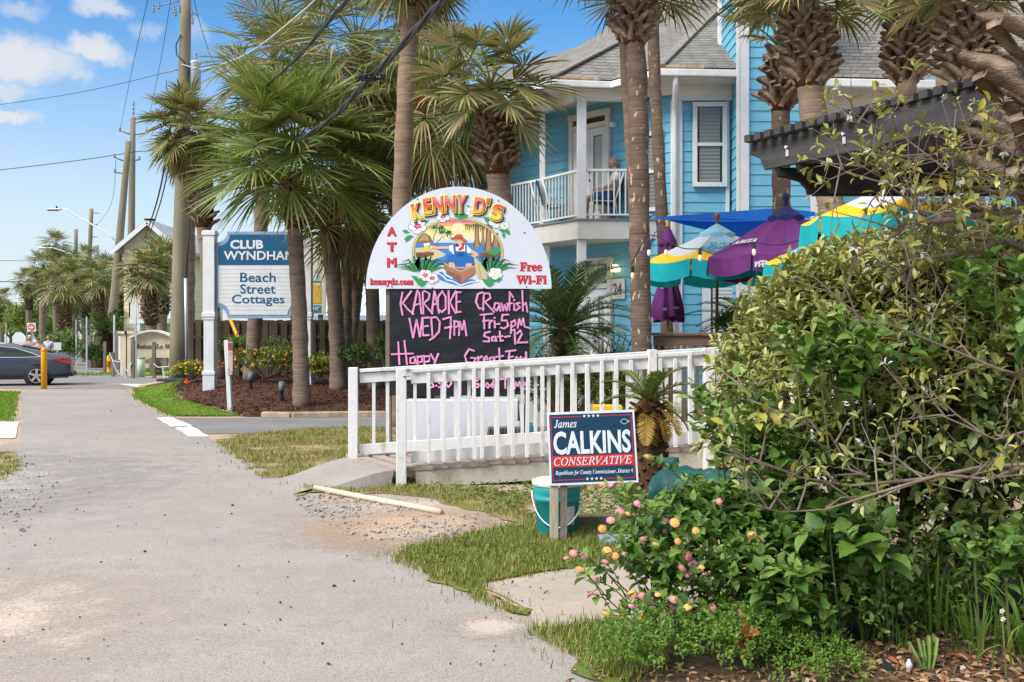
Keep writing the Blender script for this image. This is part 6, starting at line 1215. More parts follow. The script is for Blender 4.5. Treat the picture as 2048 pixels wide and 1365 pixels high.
def umbrella(label, c, R, zr, h, rot, cols, val=.27, txt=None, tm=None, base=.42, valtxt=None, poleL=True):
    """c=(x,y); eight panels; cols=(top,vent,band,valance)"""
    r = thing('patio_umbrella', label, 'umbrella', (c[0], c[1], base), 'open patio umbrellas'); C3 = V(c[0], c[1], 0); n = 8
    def rimp(k, rr=1.0): a = rot + k * math.pi / 4; return C3 + V(math.cos(a) * R * rr, math.sin(a) * R * rr, 0)
    def surf(k, t, u):  # k panel, t 0 top..1 rim, u across
        rr = .10 + .90 * t; p = rimp(k, rr).lerp(rimp(k + 1, rr), u); sag = .055 * math.sin(math.pi * u) * math.sin(math.pi * min(1, t * .9)) ; z = zr + h * (1 - t) - sag * (1) + .03 * t * math.sin(math.pi * u) * -1
        return V(p.x, p.y, z)
    ts = [0, .12, .3, .5, .70, .74, .88, 1.0]; us = [0, .25, .5, .75, 1]; mb = MB()
    for k in range(n):
        g = [[surf(k, t, u) for u in us] for t in ts]; vs = [p for rw in g for p in rw]; m = len(us)
        for i in range(len(ts) - 1):
            for j in range(m - 1):
                mi = 2 if (ts[i] >= .70 and cols[2] is not None) else (1 if k % 2 and cols[1] is not None else 0); b0 = len(mb.v); mb.add([g[i][j], g[i + 1][j], g[i + 1][j + 1], g[i][j + 1]], [(0, 1, 2, 3)], mi)
    mats = [cols[0], cols[1] or cols[0], cols[2] or cols[0]]; mb.build('canopy', mats, r, smooth=False)
    mb = MB()
    for k in range(n):
        for i in range(4):
            u0, u1 = .015 + .97 * i / 4, .015 + .97 * (i + 1) / 4; a, b = surf(k, 1, u0), surf(k, 1, u1); rad = V(math.cos(rot + (k + .5) * math.pi / 4), math.sin(rot + (k + .5) * math.pi / 4), 0); f = lambda u: .03 + .02 * math.sin(math.pi * 2 * u + k)
            c_ = lambda u: -val * (1 - .10 * (2 * u - 1) ** 2); mb.add([a, a + V(0, 0, c_(u0)) + rad * f(u0), b + V(0, 0, c_(u1)) + rad * f(u1), b], [(0, 1, 2, 3)])
    mb.build('valance', cols[3], r)
    mb = MB()
    vh = [C3 + V(math.cos(rot + k * math.pi / 4) * R * .24, math.sin(rot + k * math.pi / 4) * R * .24, zr + h * .90 + (.0)) for k in range(n)]; tp = C3 + V(0, 0, zr + h + .13)
    for k in range(n):
        a, b = vh[k], vh[(k + 1) % n]; mb.add([tp, a, (a + b) / 2 + V(0, 0, .025), b], [(0, 1, 2), (0, 2, 3)]); mb.add([a, a - V(0, 0, .06), b - V(0, 0, .06), b, (a + b) / 2 + V(0, 0, .025)], [(0, 1, 2, 3, 4)])
    mb.build('vent_cap', cols[4] if len(cols) > 4 else cols[0], r)
    mb = MB(); mb.tube([C3 + V(0, 0, base), C3 + V(0, 0, zr + h + .12)], .024, 8); mb.build('pole', M_POLE, r, smooth=True); mb = MB(); mb.lathe([(.02, .1), (.03, .13), (.022, .16), (.045, .20), (.045, .25), (.02, .29)], C3 + V(0, 0, zr + h), 10); mb.build('finial', M_POLE if cols[0] is not M_UP else M_UN, r, smooth=True)
    mb = MB(); mb.tube([C3 + V(0, 0, base + .62), C3 + V(0, 0, base + .92)], .027, 8); mb.build('brass_sleeve', M_BRASS, r, smooth=True)
    for k in range(n): mb = MB(); mb.beam(C3 + V(0, 0, zr + h - .06), surf(k, 1, 0) - V(0, 0, .03), .02, .02); mb.beam(C3 + V(0, 0, zr - .15), surf(k, .55, 0) - V(0, 0, .05), .016, .016); mb.build('rib', M_POLE, r)
    return r, surf
def ptext(root, surf, k, s, t, w, hh, m, bold, name='lettering', u=.5, dd=.012):
    a, b = surf(k, .99, 0), surf(k, .99, 1); tt = surf(k, .1, .5); mid = (a + b) / 2; right = (b - a).normalized(); up = (tt - mid).normalized()
    if right.x < 0: right = -right
    nn = right.cross(up).normalized(); c = mid.lerp(tt, t) + right * (u - .5) * (b - a).length + nn * dd * (1 if nn.y < 0 else -1); text(name, s, c, right, up, w, hh, m, root, bold)
KF = 5  # panel facing the camera when rot places it so
def frontrot(off=0): return -math.pi / 2 - math.pi / 8 - KF * math.pi / 4 + off
C1 = P(1434, 0, 15); u1, s1 = umbrella('open umbrella with white top, yellow band and teal valance nearest the peeling palm trunk', (C1.x, 15), 1.17, 2.66, .48, frontrot(-.12), (M_UW, M_UL, M_UY, M_UT, M_UL))
M_UTX = mat('umbrella_lettering', (.002, .15, .23), .7)
ptext(u1, s1, KF, 'SUN', .56, .30, .11, M_UTX, .03); ptext(u1, s1, KF, 'CRUISER', .38, .60, .12, M_UTX, .05); ptext(u1, s1, KF, 'CHANGE YOUR LATITUDE', .345, .40, .02, M_UTX, 0) if False else None
C2 = P(1572, 0, 14); u2, s2 = umbrella('open deep purple umbrella with white crest lettering on its valance', (C2.x, 14), 1.12, 2.66, .62, frontrot(-.27), (M_UP, None, None, M_UP, M_UN), val=.25)
def valtext(root, surf, k, s, u, w, hh, m, bold=.0, dz=-.15): 
    a, b = surf(k, 1, 0), surf(k, 1, 1); right = (b - a).normalized(); right = right if right.x > 0 else -right; nn = right.cross(V(0, 0, 1)); a_, b_ = (a, b) if (b - a).dot(right) > 0 else (b, a); c = a_.lerp(b_, u) + V(0, 0, dz) + nn * .07; text('lettering', s, c, right, (0, 0, 1), w, hh, m, root, bold); return c, right, nn
c_, rr_, nn_ = valtext(u2, s2, KF, bs('ABITA BEER'), .56, .46, .07, M_UW)
# arched crest beside the lettering
a_, b_ = s2(KF, 1, 0), s2(KF, 1, 1); a_ = a_ if a_.x < b_.x else b_; c0 = a_ + rr_ * .14 + V(0, 0, -.19) + nn_ * .07; mb = MB()
for i in range(10):
    a0, a1 = math.pi * i / 10, math.pi * (i + 1) / 10; 
    for r0, r1 in ((.062, .085), (.03, .042)): mb.add([c0 + rr_ * math.cos(a0) * r0 * 1.25 + V(0, 0, math.sin(a0) * r0), c0 + rr_ * math.cos(a0) * r1 * 1.25 + V(0, 0, math.sin(a0) * r1), c0 + rr_ * math.cos(a1) * r1 * 1.25 + V(0, 0, math.sin(a1) * r1), c0 + rr_ * math.cos(a1) * r0 * 1.25 + V(0, 0, math.sin(a1) * r0)], [(0, 1, 2, 3)])
for i in (0, 1, 2, 3, 4): q = c0 + rr_ * (-.09 + .045 * i) + V(0, 0, .03); mb.obox(q, rr_ * .012, nn_ * .001, V(0, 0, .035))
mb.build('crest', M_UW, u2)
# white slanted mark on the purple canopy's left slope
ptext(u2, s2, KF - 1, bs('ABITA'), .35, .46, .10, M_UW, .02, 'canopy_lettering')
C3_ = P(1702, 0, 12.4); u3, s3 = umbrella('teal and yellow umbrella overlapping the purple one above the bush', (C3_.x, 12.4), 1.05, 2.48, .42, frontrot(.12), (M_UW, M_UL, M_UY, M_UT, M_UL)); ptext(u3, s3, KF, 'SUN', .60, .26, .085, M_UTX, .05); ptext(u3, s3, KF, 'CRUISER', .44, .56, .10, M_UTX, .05)
C4_ = P(1818, 0, 10.4); u4, s4 = umbrella('nearest teal and yellow umbrella half hidden by bare twigs', (C4_.x, 10.4), 1.10, 2.76, .42, frontrot(-.05), (M_UW, M_UL, M_UY, M_UT, M_UL), val=.33); ptext(u4, s4, KF, 'SUN', .62, .26, .085, M_UTX, .05); ptext(u4, s4, KF, 'CRUISER', .45, .56, .10, M_UTX, .05)
# closed purple umbrella
YU = 16.2; cu0 = P(1336, 0, YU); CU = thing('closed_umbrella', 'closed purple umbrella tied down on its pole beside the palm trunk', 'umbrella', (cu0.x, YU, .42)); mb = MB(); prof = [(575, .03), (560, .02)]
ztop, zbot = P(0, 480, YU).z, P(0, 640, YU).z; rings = []
for i in range(14):
    t = i / 13; rad = 1.16 * ((.10 + .02 * math.sin(t * 9)) + .075 * t ** 1.3); z = ztop + (zbot - ztop) * t; row = []
    for k in range(32):
        a = 2 * math.pi * k / 32; f = 1 + (.12 + .24 * t) * math.sin(a * 8 + .6 * math.sin(t * 5)) * (1 if True else 0) + .08 * math.sin(a * 3 + t * 4); row.append((cu0.x + math.cos(a) * rad * f, YU + math.sin(a) * rad * f, z + (.05 * math.sin(a * 4 + 1) * t)))
    rings.append(row)
mb.add([p for r in rings for p in r], [(i * 32 + k, (i + 1) * 32 + k, (i + 1) * 32 + (k + 1) % 32, i * 32 + (k + 1) % 32) for i in range(13) for k in range(32)]); mb.build('folded_canopy', M_UP, CU, smooth=True)
mb = MB(); zz = ztop; mb.lathe([(.155, -.10), (.14, -.02), (.08, .10), (.035, .20), (.03, .22)], (cu0.x, YU, zz), 16); mb.build('vent_cap', M_UP, CU, smooth=True)
mb = MB(); mb.lathe([(.03, .2), (.05, .22), (.03, .25), (.05, .29), (.03, .34), (.008, .40)], (cu0.x, YU, zz), 12); mb.build('finial', mat('gold_wood', (.5, .27, .06), .5), CU, smooth=True); mb = MB(); mb.tube([(cu0.x, YU, .42), (cu0.x, YU, ztop)], .024, 8); mb.build('pole', mat('amber_pole', (.42, .17, .03), .45), CU, smooth=True)
for s, px, py, w in ((bs('NY'), 1330, 619, .07), (bs('VINE'), 1352, 616, .10)): text('lettering', s, P(px, py, YU - .28), X_, Z_, w, .035, M_UW, CU)
mb = MB()
for i in range(6): p = P(1322 + (i % 2) * 3, 556 + i * 4, YU - .21); mb.obox(p, V(.02, 0, 0), V(0, .002, 0), V(.008, 0, .010))
mb.build('crest', M_UW, CU)
# blue shade sails
M_SAIL = mat('blue_shade_cloth', (.008, .16, .62), .7, (30, (.006, .13, .52), .4, .6), trans=.6)
def sail(label, pts, sag):
    n = 12; vs = []; fs = []; a, b, c = [Vector(p) for p in pts[:3]]; d = Vector(pts[3]) if len(pts) > 3 else c
    for i in range(n + 1):
        for j in range(n + 1):
            u, v = i / n, j / n; p = a.lerp(b, u).lerp(d.lerp(c, u), v); p.z -= sag * 4 * u * (1 - u) * v * .9 + sag * .6 * math.sin(math.pi * v) * math.sin(math.pi * u); vs.append(p)
    for i in range(n):
        for j in range(n): q = i * (n + 1) + j; fs.append((q, q + n + 1, q + n + 2, q + 1))
    mb = MB(); mb.add(vs, fs); o = mb.build('shade_sail', M_SAIL, smooth=True); setp(o, label, 'shade sail', 'blue shade sails'); return o
sail('upper blue shade sail stretched between the palm and the blue tower', [P(1306, 435, 15.6), P(1562, 416, 19.0), P(1660, 428, 18.4), P(1306, 437, 15.5)], .10)
sail('lower blue shade sail sloping down behind the white topped umbrella', [P(1322, 437, 15.9), P(1660, 440, 19.0), P(1590, 492, 18.3), P(1324, 438, 15.8)], .05)
M_WIRE = mat('black_wire', (.015, .015, .016), .6); M_BULB = mat('clear_bulb', (.75, .62, .45), .1, spec=.8)
bn_ = bpy.data.materials['clear_bulb'].node_tree.nodes['Principled BSDF']; bn_.inputs['Emission Color'].default_value = (1, .62, .25, 1); bn_.inputs['Emission Strength'].default_value = .15
def wire(name, label, pts, r, m=M_WIRE, cat='cable', group=None, sub=6, parent=None):
    pts = [Vector(p) for p in pts]; q = []
    for i in range(len(pts) - 1):
        p0, p1, p2, p3 = pts[max(0, i - 1)], pts[i], pts[i + 1], pts[min(len(pts) - 1, i + 2)]
        for j in range(sub):
            t = j / sub; q.append(.5 * ((2 * p1) + (p2 - p0) * t + (2 * p0 - 5 * p1 + 4 * p2 - p3) * t * t + (3 * p1 - p0 - 3 * p2 + p3) * t ** 3))
    q.append(pts[-1]); mb = MB(); rr = r if not hasattr(r, '__len__') else list(np.interp(np.linspace(0, 1, len(q)), np.linspace(0, 1, len(r)), r)); mb.tube(q, rr, 6); o = mb.build(name, m, parent, smooth=True)
    if parent is None: setp(o, label, cat, group)
    return o
SL_ = thing('string_lights', 'string of warm bulbs looping from the palm trunk over the umbrellas', 'string lights', tuple(P(1300, 470, 12.7)))
wp = [(1262, 530, 12.8), (1278, 500, 12.75), (1298, 471, 12.7), (1335, 500 - 16, 12.6), (1366, 497, 12.5), (1400, 499, 12.4), (1430, 508, 12.3), (1470, 492, 12.2), (1508, 486, 12.0), (1560, 490, 11.6), (1640, 470, 11.0), (1750, 452, 10.3)]
wire('cord', None, [P(*p) for p in wp], .007, parent=SL_)
for px, py, Y, dy in ((1265, 536, 12.8, 8), (1298, 490, 12.7, 18), (1332, 490, 12.6, 8), (1400, 500, 12.4, 10), (1508, 488, 12.0, 12), (1640, 472, 11, 10)):
    b = P(px, py, Y); g = MB(); g.tube([b + V(0, 0, .02), b + V(0, 0, -.06)], [.018, .024], 8); so = g.build('socket', M_WIRE, SL_); g = MB(); g.lathe([(.016, 0), (.025, -.04), (.023, -.07), (.006, -.09)], b + V(0, 0, -.055), 10); g.build('bulb', M_BULB, so, smooth=True)
wire('purple_cord', 'purple cord hanging from the sail corner beside the palm', [P(1308, 440, 13.2), P(1318, 448, 13.1), P(1319, 462, 13.1), P(1310, 466, 13.1), P(1300, 490, 13.05), P(1284, 512, 12.75)], .007, mat('purple_cord_mat', (.2, .04, .5), .7), 'cord')

# ---------------------------------------------------------------- dark pergola
M_PERG = mat('charcoal_stained_wood', (.045, .042, .042), .8, (3.0, (.085, .08, .075), .42, .75), (40, .5), stretch=(.6, .6, 4), spec=.2); M_PERGD = mat('black_stained_wood', (.022, .021, .021), .85, (5, (.035, .033, .03), .4, .7), (40, .4), spec=.15)
PG = thing('pergola', 'dark stained pergola with shaped beam ends and close roof slats', 'pergola', (2.6, 8.0, 0)); ZP = 3.20
g0 = V((1500 - 1024) * 8.65 / F, 8.65, 0); g1 = V(3.62, 5.9, 0); gd = (g1 - g0).normalized(); gs = V(-gd.y, gd.x, 0); gs = gs if gs.x > 0 else -gs; GL = (g1 - g0).length
def rafter(off, name='rafter', z1=ZP, h=.245, m=M_PERG):
    o = g0 + gs * off; prof = [(0, z1), (GL, z1), (GL, z1 - h), (.17, z1 - h), (.15, z1 - h + .04), (.12, z1 - h + .10), (.05, z1 - h + .135), (0, z1 - h + .15)]
    mb = MB(); mb.prism([o + gd * s + V(0, 0, z) for s, z in prof], gs * .045); mb.build(name, m, PG, bevel=.004)
for i in range(7): rafter(i * .48)
mb = MB(); q = g0 + gd * 1.45 - gs * .004; mb.prism([q + V(0, 0, ZP - .002), q + gd * (GL - 1.45) + V(0, 0, ZP - .002), q + gd * (GL - 1.45) + V(0, 0, ZP - .25), q + V(0, 0, ZP - .25)], gs * -.045); mb.build('splice_board', M_PERG, PG, bevel=.004)
k = 26
for i in range(k):
    s = .06 + i * (GL - .1) / k; c = g0 + gd * s - gs * .09 + V(0, 0, ZP + .034); mb = MB(); mb.beam(c, c + gs * 3.6, .075, .062, up=(0, 0, 1)); mb.build('slat', M_PERG, PG, bevel=.004)
def lower(s, z1=ZP - .247, h=.235, m=M_PERGD, st=-.0):
    o = g0 + gd * s + gs * st; dv = V(1, 0, 0); prof = [(-.0, z1), (3.4, z1), (3.4, z1 - h), (.27, z1 - h), (.255, z1 - h + .06), (.20, z1 - h + .12), (.10, z1 - h + .15), (.02, z1 - h + .165)]
    mb = MB(); mb.prism([o + dv * a + V(0, 0, z) for a, z in prof], V(0, .06, 0)); mb.build('crossbeam', m, PG, bevel=.004)
lower(.32); lower(.55); lower(2.6)
for s, x in ((.42, 2.9), (2.7, 2.9)): q = g0 + gd * s + V(2.6, 0, 0); mb = MB(); mb.box(q.x - .07, q.x + .07, q.y - .07, q.y + .07, -.05, ZP - .25); mb.build('post', M_PERGD, PG)
mb = MB(); q = g0 + gd * .45 + gs * -.006
for s_ in (.45, 1.05): q = g0 + gd * s_ - gs * .012 + V(0, 0, ZP - .10); mb.tube([q, q - gs * .02], .012, 6); mb.beam(q - V(0, 0, .02), q - V(0, 0, .075), .02, .012)
mb.build('cleat', M_METALW, PG)

# ---------------------------------------------------------------- fence, sheds and far buildings
M_FENCE = mat('dark_fence_wood', (.070, .052, .036), .95, (3, (.10, .08, .05), .4, .7), (30, .5), stretch=(1, 1, .3), spec=.1)
YF = 32.5; FN = thing('board_fence', 'dark shadow box wooden fence behind the palms and cottage sign', 'fence', (-6, YF, 0)); mb = MB(); x = P(383, 0, YF).x; i = 0; zt_ = P(0, 641, YF).z
while x < P(800, 0, YF).x: mb.box(x - .01, x + .165, YF - (.03 if i % 2 else -.04), YF + (-.01 if i % 2 else .06), 0, zt_ + random.uniform(-.02, .02)); x += .155; i += 1
mb.build('boards', M_FENCE, FN)
for px in range(384, 800, 52):
    x = P(px, 0, YF).x; mb = MB(); mb.box(x - .05, x + .05, YF - .0, YF + .03, 0, zt_ - .05); mb.build('post', M_FENCE, FN)
mb = MB(); mb.beam((P(383, 0, YF).x, YF + .01, zt_ * .75), (P(800, 0, YF).x, YF + .01, zt_ * .75), .03, .1); mb.beam((P(383, 0, YF).x, YF + .01, zt_ * .25), (P(800, 0, YF).x, YF + .01, zt_ * .25), .03, .1); mb.build('fence_rail', M_FENCE, FN)
M_CREAMW = mat('cream_siding', (.66, .57, .40), .8, (2, (.6, .51, .36), .4, .6))
YM = 45; MR = thing('metal_roof_hall', 'low building with a white metal roof and turquoise eave behind the fence', 'building', (P(700, 0, YM).x, YM, 0)); mb = MB(); a, b = P(640, 0, YM).x, P(800, 0, YM).x; ze = P(0, 632, YM).z; mb.box(a, b, YM, YM + 10, 0, ze); mb.build('wall', mat('aqua_wall', (.10, .42, .45), .7), MR)
mb = MB(); zr_ = P(0, 570, YM + 4).z; mb.poly([(a - .3, YM - .6, ze), (b + .3, YM - .6, ze), (b - 1, YM + 5, zr_), (a + 1, YM + 5, zr_)]); mb.poly([(b + .3, YM - .6, ze), (b + .3, YM + 11, ze), (b - 1, YM + 5, zr_)]); mb.poly([(a - .3, YM + 11, ze), (a - .3, YM - .6, ze), (a + 1, YM + 5, zr_)]); mb.poly([(b + .3, YM + 11, ze), (a - .3, YM + 11, ze), (a + 1, YM + 5, zr_), (b - 1, YM + 5, zr_)])
rf_ = mb.build('roof', mat('white_metal_roof', (.66, .70, .74), .45), MR); mb = MB()
for i in range(9): t = i / 8; mb.beam((a - .3 + (b - a + .6) * t, YM - .6, ze + .03), (a + 1 + (b - a - 2) * t, YM + 5, zr_ + .03), .05, .05)
mb.build('roof_seams', M_METALW, rf_); mb = MB(); mb.box(a - .3, b + .3, YM - .68, YM - .56, ze - .28, ze - .02); mb.build('fascia', mat('grey_blue_fascia', (.30, .36, .44), .6), MR)
YR = 33.5; RS = thing('restaurant_sign', 'tall cream framed sign with yellow and teal panels behind the cottage sign post', 'sign', (P(612, 640, YR).x, YR, 0))
def rb(name, x0, x1, y0, y1, m, d, t=.08): mb = MB(); p, q = P(x0, y0, YR), P(x1, y1, YR); mb.box(p.x, q.x, YR - d, YR - d + t, q.z, p.z); mb.build(name, m, RS)
M_RTEAL = mat('restaurant_teal', (.01, .28, .31), .6); rb('frame', 575, 650, 486, 630, mat('sign_cream', (.70, .64, .46), .6), 0, .2); rb('yellow_panel', 580, 642, 570, 607, mat('sign_amber', (.75, .42, .05), .5), .015); rb('teal_band', 580, 642, 611, 625, M_RTEAL, .015); rb('rule', 620, 641, 562, 565, M_RTEAL, .012)
for px in (585, 640): p = P(px, 0, YR); mb = MB(); mb.box(p.x - .08, p.x + .08, YR + .05, YR + .15, 0, P(0, 520, YR).z); mb.build('post', M_GREYW, RS)
text('lettering', 'RESTAURANT', P(611, 618, YR - .035), X_, Z_, 55 * YR / F, 6.5 * YR / F, M_TRIM, RS, .03); text('lettering', 'F', P(636, 554, YR - .03), X_, Z_, 5 * YR / F, 7.5 * YR / F, M_RTEAL, RS, .02); text('lettering', 'O', P(634, 543, YR - .03), X_, Z_, 8 * YR / F, 7.5 * YR / F, M_RTEAL, RS, .02)
# cream house up the street
YH = 56; CH_ = thing('cream_house', 'two storey cream house with a white railed balcony up the street', 'house', (P(305, 0, YH).x, YH, 0)); a, b = P(248, 0, YH).x, P(352, 0, YH).x; ze = P(0, 492, YH).z; zp = P(0, 448, YH).z; xm = P(301, 0, YH).x
mb = MB(); lap(mb, (a, YH), (b, YH), 0, ze, (0, -1), .22); mb.prism([(a, YH, ze), (b, YH, ze), (xm, YH, zp)], (0, .1, 0)); lap(mb, (a, YH + 9), (a, YH), 0, ze, (-1, 0), .3); lap(mb, (b, YH), (b, YH + 9), 0, ze, (1, 0), .3); lap(mb, (b, YH + 9), (a, YH + 9), 0, ze, (0, 1), .3); mb.build('wall', M_CREAMW, CH_)
mb = MB(); o1 = .5
for sg, xe in ((-1, a), (1, b)):
    xo = xe + sg * o1; zo = ze - (zp - ze) / abs(xm - xe) * o1; pts = [(xo, YH - .5, zo), (xm, YH - .5, zp), (xm, YH + 9.4, zp), (xo, YH + 9.4, zo)]; mb.prism([V(*p) + V(0, 0, .03) for p in pts], (0, 0, .18))
mb.build('roof', mat('grey_far_roof', (.36, .37, .38), .8, (4, (.28, .28, .29), .4, .7)), CH_); mb = MB()
for sg, xe in ((-1, a), (1, b)): xo = xe + sg * o1; zo = ze - (zp - ze) / abs(xm - xe) * o1; mb.beam((xo, YH - .52, zo), (xm, YH - .52, zp + .02), .06, .22)
mb.build('bargeboard', M_TRIM, CH_)
zf = P(0, 648, YH).z; xl = P(276, 0, YH).x; mb = MB(); mb.box(xl, b, YH - 1.3, YH, zf, P(0, 640, YH).z); mb.build('balcony_floor', M_TRIM, CH_); rail((xl, YH - 1.25), (b, YH - 1.25), P(0, 640, YH).z, .95, .14, parent=CH_, bw=.05); rail((xl, YH - 1.25), (xl, YH), P(0, 640, YH).z, .95, .14, parent=CH_, bw=.05)
for px in (278, 350): p = P(px, 0, YH - 1.2); mb = MB(); mb.box(p.x - .08, p.x + .08, YH - 1.28, YH - 1.12, 0, zf); mb.build('post', M_TRIM, CH_)
q = P(328, 612, YH); frame_win('sliding_door', (q.x, YH - .02, q.z), (0, -1), 28 * YH / F, 52 * YH / F, .1, sash=False, blinds=None, parent=CH_)
q = P(302, 640, YH); frame_win('window', (P(290, 0, YH).x, YH - .02, 1.6), (0, -1), .9, 1.3, .1, parent=CH_)
# arched cream entrance sign
YE = 43; ES = thing('entrance_sign', 'cream arched entrance sign with dark italic script up the street', 'sign', (P(310, 0, YE).x, YE, 0)); M_ES = mat('cream_stucco', (.62, .53, .36), .85, (3, (.56, .47, .31), .4, .6)); pts = []
x0, x1, yb, ys, yt = 262, 352, 716, 676, 662
pts = [P(x0, yb, YE), P(x0, ys, YE)] + [P(x0 + (x1 - x0) * i / 16, ys - (ys - yt) * math.sin(math.pi * i / 16), YE) for i in range(1, 16)] + [P(x1, ys, YE), P(x1, yb, YE)]; mb = MB(); mb.prism(pts, (0, .35, 0)); mb.build('panel', M_ES, ES); mb = MB()
for p, q in zip(pts[1:-1], pts[2:-1]): mb.beam(V(p.x, YE - .02, p.z), V(q.x, YE - .02, q.z), .45, .08)
mb.build('coping', M_TRIM2, ES)
for px in (248, 262): p = P(px, 0, YE); mb = MB(); mb.box(p.x - .12, p.x + .12, YE - .12, YE + .3, 0, P(0, 668, YE).z); mb.box(p.x - .2, p.x + .2, YE - .2, YE + .35, P(0, 668, YE).z, P(0, 663, YE).z); mb.build('pillar', M_ES, ES)
text('lettering', bis('Chateau La Mer'), P(308, 693, YE - .03), X_, Z_, 84 * YE / F, 10 * YE / F, M_BLK, ES, .01)

# ---------------------------------------------------------------- poles, street lights, wires
M_UPOLE = mat('utility_pole_wood', (.26, .225, .165), .95, (2.2, (.17, .15, .10), .35, .65), (30, .6), stretch=(1, 1, .15), spec=.1); M_GALV = mat('galvanised', (.45, .47, .49), .45, metal=.5); M_PORC = mat('insulator_grey', (.25, .24, .25), .3)
def upole(label, Y, top, bot, r0, r1, group='wooden utility poles'):
    a, b = P(*top, Y), P(*bot, Y); t = b.z / max(.01, (a.z - b.z)); base = b + (b - a) * ((b.z + .05) / (a.z - b.z)); o = thing('utility_pole', label, 'utility pole', (base.x, Y, 0), group); mb = MB(); mb.tube([base.lerp(a, i / 8) for i in range(9)], [r0 + (r1 - r0) * i / 8 for i in range(9)], 12); mb.build('shaft', M_UPOLE, o, smooth=True); return o, a
p1, a1 = upole('thick grey utility pole with a transformer left of the cottage sign', 33, (373, -60), (357, 748), .32, .16)
def ptm(root, pts, r, m, name, n=6): mb = MB(); mb.tube(pts, r, n); return mb.build(name, m, root, smooth=True)
c = P(392, 152, 32.9); mb = MB(); mb.lathe([(.03, -.48), (.15, -.46), (.16, .40), (.175, .42), (.175, .46), (.05, .49)], c, 16); tr_ = mb.build('transformer', mat('transformer_grey', (.56, .60, .63), .45), p1, smooth=True); mb = MB(); mb.lathe([(.02, .45), (.045, .5), (.03, .55), (.045, .6), (.03, .66), (.045, .72), (.015, .78)], c, 8); mb.build('bushing', M_PORC, tr_)
mb = MB(); mb.beam(P(366, 132, 33), P(392, 132, 33), .05, .06); mb.beam(P(366, 170, 33), P(392, 170, 33), .05, .06); mb.build('bracket', M_GALV, p1)
for pts in (([P(360, 2, 33), P(318, 12, 33)]), ([P(362, 138, 33), P(330, 146, 33)]), ([P(378, 20, 33), P(395, 32, 33)])): 
    ptm(p1, pts, .02, M_PORC, 'insulator_arm')
for px, py in ((348, 20), (359, 18), (384, 26), (385, 42), (307, 18), (318, 12), (351, 26)): mb = MB(); q = P(px, py, 32.9); mb.lathe([(.02, -.12), (.05, -.08), (.03, -.04), (.05, 0), (.03, .04), (.04, .1)], q, 8); mb.build('insulator', M_PORC, p1)
ptm(p1, [P(362, 70, 32.8), P(352, 90, 32.8), P(353, 110, 32.8), P(366, 122, 32.8), P(377, 140, 32.8), P(378, 190, 32.8), P(379, 300, 32.8)], .02, M_WIRE, 'loop_cable')
ptm(p1, [P(332, 160, 33), P(334, 180, 33), P(344, 200, 33), P(362, 212, 33)], .012, M_WIRE, 'loop_cable'); ptm(p1, [P(342, 190, 33), P(350, 178, 33), P(362, 168, 33)], .01, M_WIRE, 'loop_cable')
p = P(372, 560, 32.6); ptm(p1, [P(371, 557, 32.6), P(374, 735, 32.6)], .055, M_GALV, 'conduit', 8); ptm(p1, [P(378, 400, 32.6), P(379, 470, 32.6), P(372, 560, 32.6)], .02, M_WIRE, 'drop_cable')
palm('dark slender palm trunk standing behind the thick utility pole', 35, [(377, 300), (376, 500), (375, 740)], .25, (377, 290), 1.6, 26, None, .2, 0, 31, group=GP)
p2, a2 = upole('leaning wooden utility pole carrying the street light arm', 57, (257, 283), (219, 705), .29, .16)
p3, a3 = upole('straight tall utility pole with two cross arms behind the leaning one', 59, (266, 235), (259, 740), .27, .15)
p4, a4 = upole('thin far utility pole with a small transformer', 92, (183, 418), (172, 690), .26, .17)
p5, a5 = upole('farthest short utility pole', 105, (152, 459), (150, 690), .28, .18)
for r_, arms in ((p3, [(240, 262, 263, 270, 59), (266, 271, 293, 266, 59), (266, 322, 279, 320, 59)]), (p2, [(229, 315, 246, 322, 57), (230, 345, 250, 348, 57)]), (p4, [(183, 426, 198, 427, 92), (183, 450, 195, 450, 92), (183, 475, 195, 474, 92)])):
    for x0, y0, x1, y1, Y in arms:
        ptm(r_, [P(x0, y0, Y), P(x1, y1, Y)], .04, M_UPOLE, 'cross_arm', 5)
        mb = MB(); q = P(x0 if abs(x0 - 262) > abs(x1 - 262) else x1, min(y0, y1) - 3, Y); mb.lathe([(.04, -.12), (.09, -.05), (.05, 0), (.08, .06), (.03, .14)], q, 8); mb.build('insulator', M_PORC, r_)
mb = MB(); q = P(267, 215, 59); mb.lathe([(.03, -.5), (.08, -.3), (.03, -.2), (.08, -.05), (.03, .05), (.07, .2), (.02, .4)], q, 8); mb.build('insulator', M_PORC, p3); mb = MB(); q = P(183, 505, 92); mb.lathe([(.1, -.8), (.24, -.75), (.24, .6), (.1, .7)], q + V(.45, 0, 0), 12); mb.build('transformer', M_GALV, p4)
def streetlight(root, pole_pt, pts, Y, lab):
    o = thing('street_light', lab, 'street light', tuple(P(*pts[0], Y)), 'street lights on curved arms'); ptm(o, [P(x, y, Y) for x, y in pts], .045, M_METALW, 'arm', 6); e = P(*pts[-1], Y); mb = MB(); mb.obox(e + V(-.42, 0, -.03), V(.40, 0, 0), V(0, .11, 0), V(0, 0, .045)); mb.build('lamp_head', M_GALV, o, bevel=.04); mb = MB(); mb.obox(e + V(-.5, 0, -.10), V(.28, 0, 0), V(0, .10, 0), V(0, 0, .02)); mb.build('lens', M_GLASS, o); mb = MB(); mb.lathe([(.05, 0), (.05, .12)], e + V(-.3, 0, .03), 8); mb.build('photo_cell', M_WIRE, o)
streetlight(p2, None, [(229, 481), (222, 472), (190, 453), (160, 436), (135, 420), (124, 418)], 56.5, 'street light reaching left from the leaning pole high over the street')
